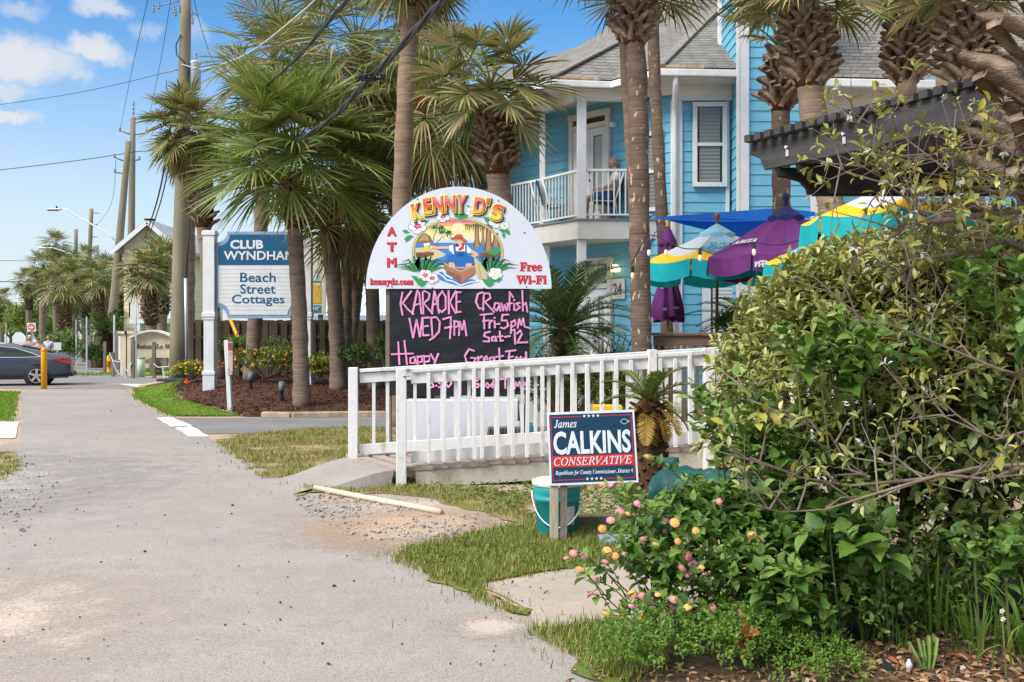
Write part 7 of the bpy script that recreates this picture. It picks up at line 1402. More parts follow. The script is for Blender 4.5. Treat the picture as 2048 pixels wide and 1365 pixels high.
streetlight(p4, None, [(170, 527), (150, 515), (125, 502), (105, 496), (97, 496)], 90, 'smaller far street light low above the bushy palm')
GW = 'overhead cables'
def bundle(name, lab, pts, r, group=None):   # three strands lashed together
    pts = [Vector(p) for p in pts]; q = []
    for i in range(len(pts) - 1):
        p0, p1, p2, p3 = pts[max(0, i - 1)], pts[i], pts[i + 1], pts[min(len(pts) - 1, i + 2)]
        for j in range(14): t = j / 14; q.append(.5 * ((2 * p1) + (p2 - p0) * t + (2 * p0 - 5 * p1 + 4 * p2 - p3) * t * t + (3 * p1 - p0 - 3 * p2 + p3) * t ** 3))
    q.append(pts[-1]); n = len(q); rr = np.interp(np.linspace(0, 1, n), np.linspace(0, 1, len(r)), r) if hasattr(r, '__len__') else np.full(n, r); mb = MB()
    for k in range(3):
        mb.tube([p + V(math.cos(i * .55 + k * 2.09), 0, math.sin(i * .55 + k * 2.09)) * rr[i] * .95 for i, p in enumerate(q)], list(rr * (.75, .6, .9)[k]), 6)
    return setp(mb.build(name, M_CABLE, smooth=True), lab, 'cable', group)
M_CABLE = mat('weathered_black_cable', (.035, .035, .038), .6, (40, (.09, .09, .095), .5, .7))
bundle('overhead_cable', 'thickest bundled black cable sagging from top centre to the palm crown', [P(905, -30, 8), P(880, 8, 9), P(745, 152, 13), P(640, 255, 18), P(520, 313, 24), P(430, 335, 29), P(372, 345, 33)], [.020, .026, .032, .034], group=GW)
bundle('overhead_cable', 'second bundled cable above the thickest one', [P(735, -50, 10), P(690, 5, 12), P(575, 135, 18), P(480, 212, 25), P(420, 245, 29), P(372, 268, 33)], .018, group=GW)
wire('overhead_cable', 'pale thin cable curving up from the pole past the tall crown', [P(660, -40, 14), P(615, 15, 16), P(500, 105, 22), P(430, 133, 28), P(395, 137, 31), P(360, 128, 33)], .016, mat('pale_cable', (.45, .46, .45), .6), group=GW)
mb = MB(); cl = P(742, 155, 12.9); q = [cl + V(.16 * math.cos(t) * 1.0, .05 * math.cos(t), .035 * math.sin(t) + .02 * math.cos(t)) for t in [2 * math.pi * i / 24 for i in range(25)]]
for k in range(3): mb.tube([p + V(.008 * k, .02 * k, .012 * k) for p in q], .012, 6)
mb.tube([cl + V(-.14, 0, -.02), cl + V(-.05, 0, .02)], .04, 8); o_ = mb.build('cable_coil', M_WIRE, smooth=True); setp(o_, 'oval coil of spare cable strapped to the thick black cable', 'cable coil')
wire('overhead_wire', 'thin wire crossing the upper sky from the thick pole to the left edge', [P(330, 146, 33), P(240, 168, 34), P(120, 192, 36), P(-60, 218, 38)], .009, group=GW)
wire('overhead_wire', 'blue black wire crossing the sky below the clouds to the left edge', [P(420, 270, 40), P(310, 300, 50), P(272, 304, 57), P(214, 313, 60), P(120, 326, 62), P(-80, 350, 64)], .022, group=GW)
wire('overhead_wire', 'twin thin wire rising from the left arm of the straight pole', [P(241, 258, 59), P(262, 150, 40), P(300, -20, 28)], .010, group=GW)
wire('overhead_wire', 'twin thin wire rising from the right arm of the straight pole', [P(292, 262, 59), P(318, 140, 42), P(345, -20, 30)], .010, group=GW)
wire('overhead_wire', 'thin wire dropping from the thick pole top behind the palms', [P(386, -10, 33), P(398, 40, 33.5), P(420, 110, 34), P(440, 150, 35)], .010, group=GW)
wire('overhead_wire', 'wire running down the sky between the straight pole and the thick one', [P(232, 320, 57), P(222, 410, 70), P(190, 455, 92)], .012, group=GW)
wire('overhead_wire', 'dark cable pair strung down from the thick pole toward the cream house', [P(343, 240, 34), P(330, 330, 40), P(312, 410, 48), P(285, 490, 58)], .035, group=GW)
wire('overhead_wire', 'second dark cable of the pair beside the thick pole', [P(350, 260, 34), P(336, 340, 40), P(318, 415, 48), P(290, 492, 58)], .028, group=GW)
mb = MB(); q = P(300, 440, 47); mb.lathe([(.02, -.03), (.27, -.02), (.27, .03), (.02, .05)], q, 14); o_ = mb.build('cable_bracket', M_WIRE); setp(o_, 'flat dark cable storage disc hanging on the paired cables', 'cable coil')
for py, Y in ((521, 110), (563, 110), (605, 120)): wire('overhead_wire', {521: 'faint far wire highest above the left palms', 563: 'dark far wire meeting the bushy palm crown', 605: 'lowest far wire near the tree line at the left edge'}[py], [P(140, py - 2, Y), P(60, py + 1, Y), P(-40, py, Y)], .05 if py == 563 else .03, group=GW)

# ---------------------------------------------------------------- street items
M_YEL2 = mat('safety_yellow', (.75, .36, .005), .5, (5, (.66, .30, .005), .4, .7))
YB2 = 31.2; p = P(88, 778, YB2); BO = thing('bollard', 'yellow steel bollard at the end of the path in front of the dark car', 'bollard', (p.x, YB2, 0)); zt2 = P(0, 695, YB2).z; mb = MB(); mb.lathe([(.088, -.02), (.088, zt2 - .06), (.07, zt2 - .02), (.02, zt2)], (p.x, YB2, 0), 16); mb.build('tube', M_YEL2, BO, smooth=True); mb = MB(); mb.lathe([(.092, zt2 - .14), (.092, zt2 - .10)], (p.x, YB2, 0), 16); mb.build('band', mat('bollard_band', (.45, .2, .01), .6), BO)
YY = 46; p = P(217, 750, YY); HY = thing('fire_hydrant', 'yellow fire hydrant beside a wooden post across the street', 'hydrant', (p.x, YY, 0)); sH = 1.0
mb = MB(); mb.lathe([(.19, 0), (.19, .05), (.13, .06), (.13, .52), (.17, .54), (.17, .60), (.13, .62), (.12, .72), (.05, .80), (.03, .86)], (p.x, YY, 0), 14); mb.build('barrel', M_YEL2, HY, smooth=True); mb = MB()
for d in ((1, 0, 0), (-1, 0, 0), (0, -1, 0)): mb.tube([V(p.x, YY, .45), V(p.x, YY, .45) + V(*d) * .22], .065, 8)
mb.build('nozzles', M_YEL2, HY)
def wpole(lab, px, pt, pb, Y, w=.12, m=M_GREYW, name='wooden_post', cat='post', group='short grey wooden posts'):
    a = P(px, pt, Y); mb = MB(); mb.box(a.x - w / 2, a.x + w / 2, Y - w / 2, Y + w / 2, -.05, a.z); o = mb.build(name, m, bevel=.008); setp(o, lab, cat, group); return o
wpole('wooden post just left of the hydrant', 210, 684, 745, 45.5); wpole('wooden post right of the hydrant with rope', 226, 705, 755, 42); wpole('short wooden post beside the green utility pedestal', 266, 681, 762, 40, .14); wpole('thin wooden post in front of the curving far palm', 308, 684, 757, 40, .13); wpole('grey post behind the curving far palm', 331, 686, 730, 50, .2); wpole('grey post behind the leaning pole', 236, 662, 730, 52, .2); wpole('weathered post before the far cycad', 180, 671, 740, 55, .2)
mb = MB(); a, b = P(233, 700, 50.5), P(345, 698, 50.5); mb.beam(a, b, .05, .25); mb.beam(P(233, 724, 50.5), P(345, 722, 50.5), .05, .2); o_ = mb.build('rail_fence', M_GREYW); setp(o_, 'two rail grey wooden fence along the cream sign', 'fence')
YP_ = 41.5; p = P(282, 760, YP_); PD = thing('utility_pedestal', 'pale green round utility pedestal by the rope fence', 'utility box', (p.x, YP_, 0)); zt3 = P(0, 714, YP_).z; mb = MB(); mb.lathe([(.155, -.02), (.155, zt3 - .06)], (p.x, YP_, 0), 16); mb.build('body', mat('pale_green_enamel', (.42, .48, .33), .6), PD, smooth=True); mb = MB(); mb.lathe([(.17, zt3 - .07), (.17, zt3 - .01), (.05, zt3 + .01)], (p.x, YP_, 0), 16); mb.build('cap', mat('green_cap', (.30, .38, .28), .6), PD)
def signpost(lab, px, pt, pb, Y, ph, pw, m, back=True):
    o = thing('sign_post', lab, 'sign', (P(px, 0, Y).x, Y, 0), 'road signs seen edge on'); a = P(px, pt, Y); mb = MB(); mb.box(a.x - .035, a.x + .035, Y, Y + .05, -.05, a.z); mb.build('post', M_GALV, o)
    pts = [V(a.x + .5 * pw * math.cos(t), Y - .02 - .9 * abs(pw) * math.cos(t), a.z - ph / 2 + ph / 2 * math.sin(t)) for t in [2 * math.pi * i / 20 for i in range(20)]]; mb = MB(); mb.prism(pts, (.015, .015, 0)); mb.build('plate', m, o); return o
M_SIGNB = mat('sign_back_grey', (.55, .57, .54), .5, metal=.2)
signpost('tall narrow white sign seen edge on beside the straight pole', 271, 603, 762, 41, 1.0, .22, M_SIGNB); signpost('white sign seen edge on in front of the leaning pole', 228, 631, 760, 42, .85, .2, M_SIGNB); signpost('slim pale post sign left of the far cycad', 173, 634, 735, 50, .7, .12, M_SIGNB); signpost('slim pale post sign beside the far palm trunks', 152, 640, 735, 60, .8, .1, M_SIGNB); signpost('thin sign seen edge on at the far left', 12, 646, 700, 70, 1.0, .12, M_SIGNB)
mb = MB(); q = P(241, 700, 43); mb.box(q.x - .09, q.x + .05, 43, 43.02, P(0, 720, 43).z, P(0, 672, 43).z); o_ = mb.build('marker_board', M_TRIM); setp(o_, 'upright white marker board by the rope fence', 'marker'); mb = MB(); mb.box(q.x - .04, q.x, 43.02, 43.06, 0, P(0, 720, 43).z); mb.build('post', M_WIRE, o_)
DE = thing('road_sign', 'red and white square no entry road sign on a thin post', 'sign', (P(63, 0, 75).x, 75, 0)); q = P(63, 655, 75); rt = V(1, 0, .05).normalized(); mb = MB(); mb.obox(q, rt * .32, V(0, .01, 0), V(-.05, 0, 1).normalized() * .32); mb.build('plate', M_TRIM, DE)
mb = MB(); mb.prism([q + V(.27 * math.cos(t), -.025, .27 * math.sin(t)) for t in [2 * math.pi * i / 24 for i in range(24)]], (0, .01, 0)); mb.build('red_disc', M_CRED, DE); mb = MB(); mb.obox(q + V(0, -.032, 0), rt * .2, V(0, .003, 0), V(0, 0, .045)); mb.build('bar', M_TRIM, DE); mb = MB(); mb.box(q.x, q.x + .06, 75.02, 75.06, 0, q.z); mb.build('post', M_GALV, DE)
text('lettering', 'DO NOT', q + V(0, -.034, .13), rt, (0, 0, 1), .28, .08, M_TRIM, DE, .02); text('lettering', 'ENTER', q + V(0, -.034, -.13), rt, (0, 0, 1), .26, .08, M_TRIM, DE, .02)
mb = MB(); q = P(114, 693, 57); mb.box(q.x - .24, q.x + .24, 57, 57.03, q.z - .22, q.z + .22); mb.box(q.x - .03, q.x + .03, 57.03, 57.06, 0, q.z); o_ = mb.build('blank_sign', M_SIGNB); setp(o_, 'blank grey square sign back above the car boot', 'sign')
M_ROPE = mat('white_rope', (.66, .63, .58), .8)
RF = thing('rope_fence', 'low white posts with drooping white rope in front of the hydrant and pedestal', 'rope fence', (P(248, 0, 40).x, 40, 0))
for px, pt, pb in ((248, 726, 762), (244, 722, 762), (325, 735, 752)): a = P(px, pt, 40); b = P(px + 4, 764, 40); mb = MB(); mb.beam((b.x, 40, -.02), a, .05, .05); mb.build('post', M_ROPE, RF)
for pts in ([(225, 721), (233, 742), (240, 748), (246, 735), (247, 722)], [(248, 726), (252, 740), (257, 741), (263, 726)], [(219, 706), (226, 721), (236, 724), (246, 721)], [(308, 728), (316, 735), (326, 734), (335, 734), (343, 731)]): wire('rope', None, [P(x, y, 39.9) for x, y in pts], .02, M_ROPE, parent=RF)
mb = MB(); a, b = P(284, 770, 31), P(352, 757, 32.5); mb.beam(V(a.x, a.y, float(hz(a.x, a.y)) + .06), V(b.x, b.y, float(hz(b.x, b.y)) + .08), .28, .05); o_ = mb.build('timber_plank', mat('yellowed_plank', (.50, .36, .20), .85, (4, (.4, .28, .15), .4, .7))); setp(o_, 'pale plank lying along the lawn toward the thick pole', 'plank')
mb = MB(); mb.tube([P(460, 638, 31.5), P(476, 676, 30.5)], .05, 8); o_ = mb.build('guy_guard', M_YEL2); setp(o_, 'slanting yellow guy wire guard under the cottage sign', 'guy guard')
mb = MB(); q = P(345, 752, 32); mb.box(q.x - .45, q.x + .4, 31.8, 32.5, 0, float(hz(q.x, 32)) + .12); o_ = mb.build('dark_box', mat('utility_dark', (.03, .04, .05), .7), bevel=.02); setp(o_, 'low dark utility box at the foot of the thick pole', 'utility box')

# ---------------------------------------------------------------- cars
M_TYRE = mat('tyre_rubber', (.018, .018, .019), .85); M_RIM = mat('alloy_rim', (.55, .50, .44), .35, metal=.7); M_CGLASS = mat('car_glass', (.02, .026, .028), .12, spec=.3); M_CHROME = mat('chrome_trim', (.72, .72, .72), .2, metal=.9); M_TAIL = mat('tail_light_red', (.42, .015, .02), .2, spec=.8); M_BPLAS = mat('black_plastic', (.02, .02, .022), .6)
def car(label, x0, Yc, paint):
    """rear bumper at x0, nose toward -x, centred on Yc"""
    r = thing('parked_car', label, 'car', (x0 - 2.4, Yc, 0)); S = [(0.0, .36, .60, .90, .80), (.05, .30, .74, .98, .86), (.25, .24, .80, 1.03, .90), (.75, .22, .84, 1.14, .92), (1.25, .21, .86, 1.28, .93), (1.8, .20, .87, 1.39, .93), (2.4, .20, .87, 1.43, .93), (2.9, .20, .87, 1.41, .93), (3.3, .20, .87, 1.28, .93), (3.75, .21, .86, .98, .92), (4.3, .23, .82, .88, .90), (4.7, .28, .70, .74, .84), (4.85, .36, .60, .62, .74)]
    cab = {1.25: .68, 1.8: .64, 2.4: .63, 2.9: .63, 3.3: .66, .75: .74, .25: .80, 3.75: .80}; mb = MB(); ring = []
    for x, zl, zb, zt_, hw in S:
        zb = min(zb + .06, zt_ - .02); tw = cab.get(x, hw * .88); zm = zl + (zb - zl) * .5
        half = [(0, zl), (hw * .86, zl), (hw * .98, zl + .08), (hw, zm), (hw * .985, zb - .05), (hw * .96, zb), (tw + (hw * .96 - tw) * .42, zb + (zt_ - zb) * .55), (tw, zt_ - .05 * min(1, (zt_ - zb) * 3)), (tw * .8, zt_ - .005), (0, zt_)]
        ring.append([(x0 - x, Yc - y, z) for y, z in half] + [(x0 - x, Yc + y, z) for y, z in half[-2:0:-1]])
    m = len(ring[0]); mb.add([p for q in ring for p in q], [(i * m + k, i * m + (k + 1) % m, (i + 1) * m + (k + 1) % m, (i + 1) * m + k) for i in range(len(S) - 1) for k in range(m)] + [list(range(m))[::-1], [(len(S) - 1) * m + k for k in range(m)]])
    b = mb.build('body', paint, r, smooth=True); sb = b.modifiers.new('sub', 'SUBSURF'); sb.levels = sb.render_levels = 2
    def yat(x, z):   # side surface of the cabin
        s = [t[0] for t in S]; zb = np.interp(x, s, [min(t[2] + .06, t[3] - .02) for t in S]); zt_ = np.interp(x, s, [t[3] for t in S]); hw = np.interp(x, s, [t[4] * .96 for t in S]); tw = np.interp(x, sorted(cab), [cab[k] for k in sorted(cab)]); f = np.clip((z - zb) / max(.05, zt_ - zb), 0, 1); return hw + (tw - hw) * f
    for sg in (-1, 1):
        out = [(.95, .97), (1.25, 1.10), (1.75, 1.27), (2.4, 1.335), (2.9, 1.30), (3.25, 1.16), (3.6, .98), (2.4, .955), (1.5, .955)]
        mb = MB(); mb.add([(x0 - x, Yc + sg * (yat(x, z) + .012), z) for x, z in out], [list(range(len(out)))]); mb.build('side_window', M_CGLASS, r)
        mb = MB(); mb.tube([(x0 - x, Yc + sg * (yat(x, z) + .02), z) for x, z in out + out[:1]], .013, 5); mb.build('window_trim', M_CHROME, r)
        mb = MB(); q = [(.0, .86), (.28, .95), (.62, .90), (.45, .82), (.05, .70)]; mb.prism([(x0 - x - .0, Yc + sg * (.905 if x > .3 else .84 + x * .2), z) for x, z in q], (0, sg * .03, 0)); mb.build('tail_light', M_TAIL, r, bevel=.01)
        d = MB(); d.beam((x0 - 1.55, Yc + sg * .905, .80), (x0 - 1.78, Yc + sg * .905, .80), .03, .035); d.build('door_handle', M_CHROME if paint is not M_CARD else M_BPLAS, r, bevel=.01)
        d = MB()
        for xx in (1.42, 2.55, 3.55): d.beam((x0 - xx, Yc + sg * .915, .90), (x0 - xx - .03, Yc + sg * .905, .30), .012, .012, up=(1, 0, 0))
        d.beam((x0 - .1, Yc + sg * .90, .29), (x0 - 4.6, Yc + sg * .89, .27), .06, .06); d.build('seams', M_BPLAS, r)
        for xw in (1.08, 3.95):
            a = MB(); n = 28; c = V(x0 - xw, Yc + sg * .895, .335); a.prism([c + V(.40 * math.cos(t), 0, .40 * math.sin(t)) for t in [2 * math.pi * i / n for i in range(n)]], (0, sg * .025, 0)); a.build('wheel_arch', M_BPLAS, r)
            w = MB(); ww = [(.21, -.11), (.33, -.10), (.345, 0), (.33, .08), (.22, .09)]; base = 0
            for i in range(32):
                t = 2 * math.pi * i / 32
                for rr, o in ww: w.v.append((c.x + rr * math.cos(t), c.y + sg * (o - .02), .335 + rr * math.sin(t)))
            for i in range(32):
                for k in range(4): w.f.append([i * 5 + k, i * 5 + k + 1, ((i + 1) % 32) * 5 + k + 1, ((i + 1) % 32) * 5 + k]); w.m.append(0)
            ty = w.build('wheel', M_TYRE, r, smooth=True); g = MB(); yo = c.y + sg * .062
            for i in range(5):
                t = 2 * math.pi * i / 5 + .3; u = V(math.cos(t), 0, math.sin(t)); v = V(-math.sin(t), 0, math.cos(t)); cc = V(c.x, yo, .335); g.prism([cc + u * .04 - v * .035, cc + u * .225 - v * .06, cc + u * .225 + v * .02, cc + u * .04 + v * .035], (0, sg * .02, 0))
            g.tube([V(c.x, yo - sg * .01, .335), V(c.x, yo + sg * .035, .335)], .055, 10)
            for i in range(24): t0, t1 = 2 * math.pi * i / 24, 2 * math.pi * (i + 1) / 24; g.beam((c.x + .228 * math.cos(t0), yo, .335 + .228 * math.sin(t0)), (c.x + .228 * math.cos(t1), yo, .335 + .228 * math.sin(t1)), .02, .022, up=(0, 1, 0))
            g.build('rim', M_RIM, ty)
    mb = MB(); mb.poly([(x0 - .62, Yc - .62, 1.115), (x0 - .62, Yc + .62, 1.115), (x0 - 1.6, Yc + .54, 1.36), (x0 - 1.6, Yc - .54, 1.36)]); o = mb.build('rear_window', M_CGLASS, r); o.location.z = .012
    mb = MB(); mb.poly([(x0 - 3.72, Yc + .7, 1.0), (x0 - 3.72, Yc - .7, 1.0), (x0 - 3.15, Yc - .56, 1.34), (x0 - 3.15, Yc + .56, 1.34)]); o = mb.build('windscreen', M_CGLASS, r); o.location.z = .015
    mb = MB(); mb.box(x0 - .06, x0 + .02, Yc - .8, Yc + .8, .30, .44); mb.build('rear_bumper_strip', M_BPLAS, r, bevel=.02); mb = MB(); mb.box(x0 - .02, x0 + .012, Yc - .26, Yc + .26, .50, .64); mb.build('number_plate', M_TRIM, r)
    return r
M_CARD = mat('charcoal_car_paint', (.030, .042, .060), .35, spec=.5, coat=.5); M_CARW = mat('white_car_paint', (.7, .72, .74), .3, coat=.8)
car('dark grey sedan turning across the end of the path', P(150, 0, 33.2).x - .55, 33.9, M_CARD).rotation_euler.z = math.radians(19)
car('white car far behind the dark sedan', P(52, 0, 62).x, 63, M_CARW)
# ---------------------------------------------------------------- big silvery bush with lantana and weeds on the right
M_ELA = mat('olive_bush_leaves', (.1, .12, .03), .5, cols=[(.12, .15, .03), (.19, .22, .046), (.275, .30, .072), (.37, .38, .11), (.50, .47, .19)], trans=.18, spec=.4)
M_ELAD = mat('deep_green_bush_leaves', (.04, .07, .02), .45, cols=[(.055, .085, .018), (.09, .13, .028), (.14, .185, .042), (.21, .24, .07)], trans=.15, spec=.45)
M_YL = mat('yellowing_leaves', (.4, .36, .04), .55, cols=[(.16, .18, .03), (.26, .26, .04), (.37, .35, .05), (.36, .26, .05)], trans=.3, spec=.3)
M_SILV = mat('silvery_leaf_undersides', (.5, .49, .4), .7, cols=[(.30, .31, .22), (.42, .42, .34), (.52, .52, .45)], trans=.2)
M_TWIG = mat('grey_brown_twigs', (.15, .105, .08), .9, (9, (.23, .185, .15), .4, .65), spec=.15); M_RTWIG = mat('russet_twigs', (.17, .075, .04), .85, spec=.2)
EB = thing('silverthorn_bush', 'big olive leaved bush with bare twigs and yellowing leaves filling the right side', 'bush', (2.25, 5.9, 0)); rb_ = np.random.default_rng(101)
ELL = [((2.6, 6.1, 1.05), (1.2, 1.0, .92)), ((1.95, 5.75, 1.08), (.46, .45, .52)), ((2.08, 5.9, 1.5), (.48, .45, .40)), ((2.4, 5.65, 1.50), (.6, .45, .42)), ((2.15, 5.6, .55), (.68, .5, .52)), ((2.9, 5.5, .85), (.85, .6, .75)), ((3.0, 5.8, 1.32), (.8, .6, .45)), ((2.5, 5.25, 1.05), (.62, .35, .5))]
lv = Leaves(); ld = Leaves(); tw = MB()
def inside(p, skip, k=.72):
    r = np.zeros(len(p), bool)
    for i, (c, rr) in enumerate(ELL):
        if i != skip: r |= (((p - np.array(c)) / np.array(rr)) ** 2).sum(1) < k * k
    return r
for i, (c, rr) in enumerate(ELL):
    n = int(760 * (rr[0] * rr[1] + rr[0] * rr[2] + rr[1] * rr[2]) / 1.6); p, d = clump(c, rr, n, rb_, (.80, 1.06)); k = ~inside(p, i) & (p[:, 2] > .1) & (d[:, 1] < .55); p, d = p[k], d[k]
    gap = sn(p[:, 0] + p[:, 1] * .6, p[:, 2], 3.4, 3) + rb_.normal(0, .25, len(p)) > -.85; p, d = p[gap], d[gap]
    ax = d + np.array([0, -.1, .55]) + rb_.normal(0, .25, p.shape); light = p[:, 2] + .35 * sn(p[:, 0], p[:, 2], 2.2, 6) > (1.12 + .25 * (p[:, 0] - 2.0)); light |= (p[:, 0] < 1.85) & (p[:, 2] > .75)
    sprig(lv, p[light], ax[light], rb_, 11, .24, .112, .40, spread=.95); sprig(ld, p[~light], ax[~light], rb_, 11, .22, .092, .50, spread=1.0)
    for a, b in list(zip(p, ax))[::5]: tw.tube([a, a + b / np.linalg.norm(b) * .26], [.004, .002], 4, cap=False)
# loose inner leaves so the depth reads
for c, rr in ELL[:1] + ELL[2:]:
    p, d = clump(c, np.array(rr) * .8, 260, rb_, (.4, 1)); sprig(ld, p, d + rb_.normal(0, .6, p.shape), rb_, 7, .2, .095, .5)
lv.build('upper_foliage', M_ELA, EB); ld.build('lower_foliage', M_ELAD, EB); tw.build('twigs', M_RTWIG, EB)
mb = MB()
for i in range(10):
    a = i * .63; q = V(2.4 + .2 * math.cos(a), 6.1 + .15 * math.sin(a), -.05); e = V(2.4 + 1.2 * math.cos(a), 6.0 + .8 * math.sin(a), 1.0 + .8 * ((i * 7) % 5) / 5); mb.tube([q, q.lerp(e, .4) + V(0, 0, .25), q.lerp(e, .75) + V(.05, 0, .15), e], [.032, .024, .015, .006], 6)
mb.build('stems', M_TWIG, EB, smooth=True)
# long bare branches arching in from the right
BB = thing('bare_branches', 'tangle of arching bare grey branches with a few yellow leaves across the bush', 'branches', (3.4, 5.2, 0)); rb2 = np.random.default_rng(77); mb = MB(); yl = Leaves(); sv = Leaves(); gl = Leaves(); tm = MB()
MAIN = [([(2120, 405), (2048, 418), (1900, 440), (1830, 448), (1790, 470), (1700, 520)], 5.0, .028), ([(2100, 380), (1990, 385), (1930, 372), (1860, 375), (1800, 372), (1770, 370)], 5.0, .016), ([(2110, 520), (2010, 482), (1950, 478), (1900, 470), (1850, 430), (1760, 400)], 5.2, .02), ([(1990, 480), (1960, 500), (1830, 520), (1815, 560), (1830, 600), (1860, 660)], 5.0, .016), ([(2120, 925), (2048, 930), (1960, 935), (1850, 958), (1700, 972), (1600, 955), (1500, 915)], 4.6, .017), ([(2040, 935), (1980, 960), (1880, 950), (1760, 985), (1650, 1020), (1560, 1025), (1490, 1005)], 4.5, .012), ([(1740, 955), (1700, 940), (1660, 870), (1570, 830), (1500, 800), (1470, 745)], 4.8, .010), ([(2080, 760), (2000, 740), (1880, 690), (1780, 650), (1700, 640)], 4.7, .012), ([(1840, 640), (1820, 560), (1850, 470), (1900, 400), (1960, 330)], 5.1, .011), ([(1940, 380), (1880, 330), (1800, 270), (1725, 250), (1690, 238)], 5.0, .008), ([(1850, 430), (1790, 380), (1740, 330), (1690, 345), (1680, 330)], 5.0, .007), ([(1990, 420), (2010, 340), (2040, 280), (2070, 240)], 5.0, .009), ([(1900, 440), (1930, 360), (1955, 300), (1970, 270)], 5.0, .007), ([(2100, 850), (1990, 880), (1880, 830), (1800, 840)], 4.6, .010)]
tips = []
def py_top(pts): return min(p[1] for p in pts) < 560
for pts, Y, r in MAIN:
    r *= .8; q = [P(x, y, Y + .12 * math.sin(x * .02 + y * .013)) for x, y in pts]; m = len(q); mb.tube(q, [r * (1 - .75 * i / (m - 1)) for i in range(m)], 7)
    for i in range(m - 1):
        for k in range(4 if py_top(pts) else 2):
            a = q[i].lerp(q[i + 1], rb2.uniform()); d = Vector((rb2.normal(-.2, .6), rb2.normal(-.1, .4), rb2.normal(.25, .6))).normalized(); L = rb2.uniform(.12, .38); b = a + d * L * .5 + V(0, 0, .02); e = a + d * L + V(rb2.normal(0, .04), 0, rb2.normal(.03, .04)); tm.tube([a, b, e], [.0055, .004, .0018], 5, cap=False); tips += [(e, d), (b, d)]
            if k < 3: d2 = (d + Vector(rb2.normal(0, .6, 3))).normalized(); e2 = b + d2 * L * .6; tm.tube([b, e2], [.003, .0015], 4, cap=False); tips.append((e2, d2))
mb.build('branches', M_TWIG, BB, smooth=True); tm.build('twigs', M_TWIG, BB)
tp = np.array([t[0][:] for t in tips]); td = np.array([t[1][:] for t in tips]); u = rb2.uniform(size=len(tp))
k = u < .34; sprig(yl, tp[k], td[k], rb2, 3, .05, .075, .48, spread=1.0); k = (u > .34) & (u < .50); sprig(sv, tp[k], td[k], rb2, 6, .03, .04, .45, spread=.8); k = u > .60; sprig(gl, tp[k], td[k], rb2, 4, .06, .065, .45, spread=1.0)
yl.build('yellow_leaves', M_YL, BB); sv.build('silvery_leaves', M_SILV, BB); gl.build('olive_leaves', M_ELA, BB)
# broad green nettle-like leaves growing up through the bush
M_LAN = mat('lantana_leaves', (.06, .13, .02), .5, (60, (.03, .08, .015), .5, .8), cols=[(.045, .10, .014), (.085, .17, .024), (.14, .235, .036), (.22, .32, .06)], trans=.25, spec=.35)
TOOTH = np.array([(0, 0, 0), (.18, -.8, .06), (.18, 0, 0), (.18, .8, .06), (.45, -1.0, .09), (.45, 0, -.02), (.45, 1.0, .09), (.75, -.6, .03), (.75, 0, -.07), (.75, .6, .03), (1, 0, -.17)], float)
TOOTHF = [(0, 2, 1), (0, 3, 2), (1, 2, 5, 4), (2, 3, 6, 5), (4, 5, 8, 7), (5, 6, 9, 8), (7, 8, 10), (8, 9, 10)]
SH = thing('climbing_weed', 'broad leaved bright green weed growing up through the big bush', 'weed', (2.3, 5.2, 0)); rb3 = np.random.default_rng(55); l = Leaves(); st = MB()
for px, py, Y, n, s in ((1660, 1080, 4.75, 8, .17), (1720, 720, 5.0, 9, .11), (1660, 690, 5.1, 8, .10), (1640, 740, 5.0, 9, .12), (1700, 770, 5.0, 9, .12), (1590, 720, 5.2, 7, .10), (1760, 1085, 4.7, 8, .15), (1560, 1120, 4.9, 12, .12), (1540, 1180, 4.7, 12, .12), (1590, 1215, 4.6, 12, .11), (1500, 840, 5.1, 9, .10), (1530, 880, 5.1, 10, .11), (1560, 930, 5.1, 10, .11), (1490, 920, 5.1, 9, .10), (1930, 620, 4.9, 8, .10), (1990, 560, 4.8, 8, .11), (2010, 1130, 4.5, 9, .11), (1950, 1140, 4.5, 9, .10), (1840, 720, 4.9, 7, .09), (1440, 880, 5.2, 8, .10), (1420, 830, 5.3, 7, .09), (1560, 1000, 5.0, 9, .11), (2040, 660, 4.7, 8, .11)):
    c = np.array(P(px, py, Y)); b = c[None] + rb3.normal(0, .06, (n, 3)); ax = np.tile(np.array([0, -.25, .9]), (n, 1)) + rb3.normal(0, .35, (n, 3)); sprig(l, b, ax, rb3, 6, .12, s, .62, spread=1.25, T=TOOTH, Fs=TOOTHF, pair=True); st.tube([(c[0] + .1, c[1] + .15, max(.0, c[2] - .5)), tuple(c), (c[0], c[1], c[2] + .1)], [.006, .005, .003], 5)
l.build('leaves', M_LAN, SH); st.build('stems', M_PET, SH)
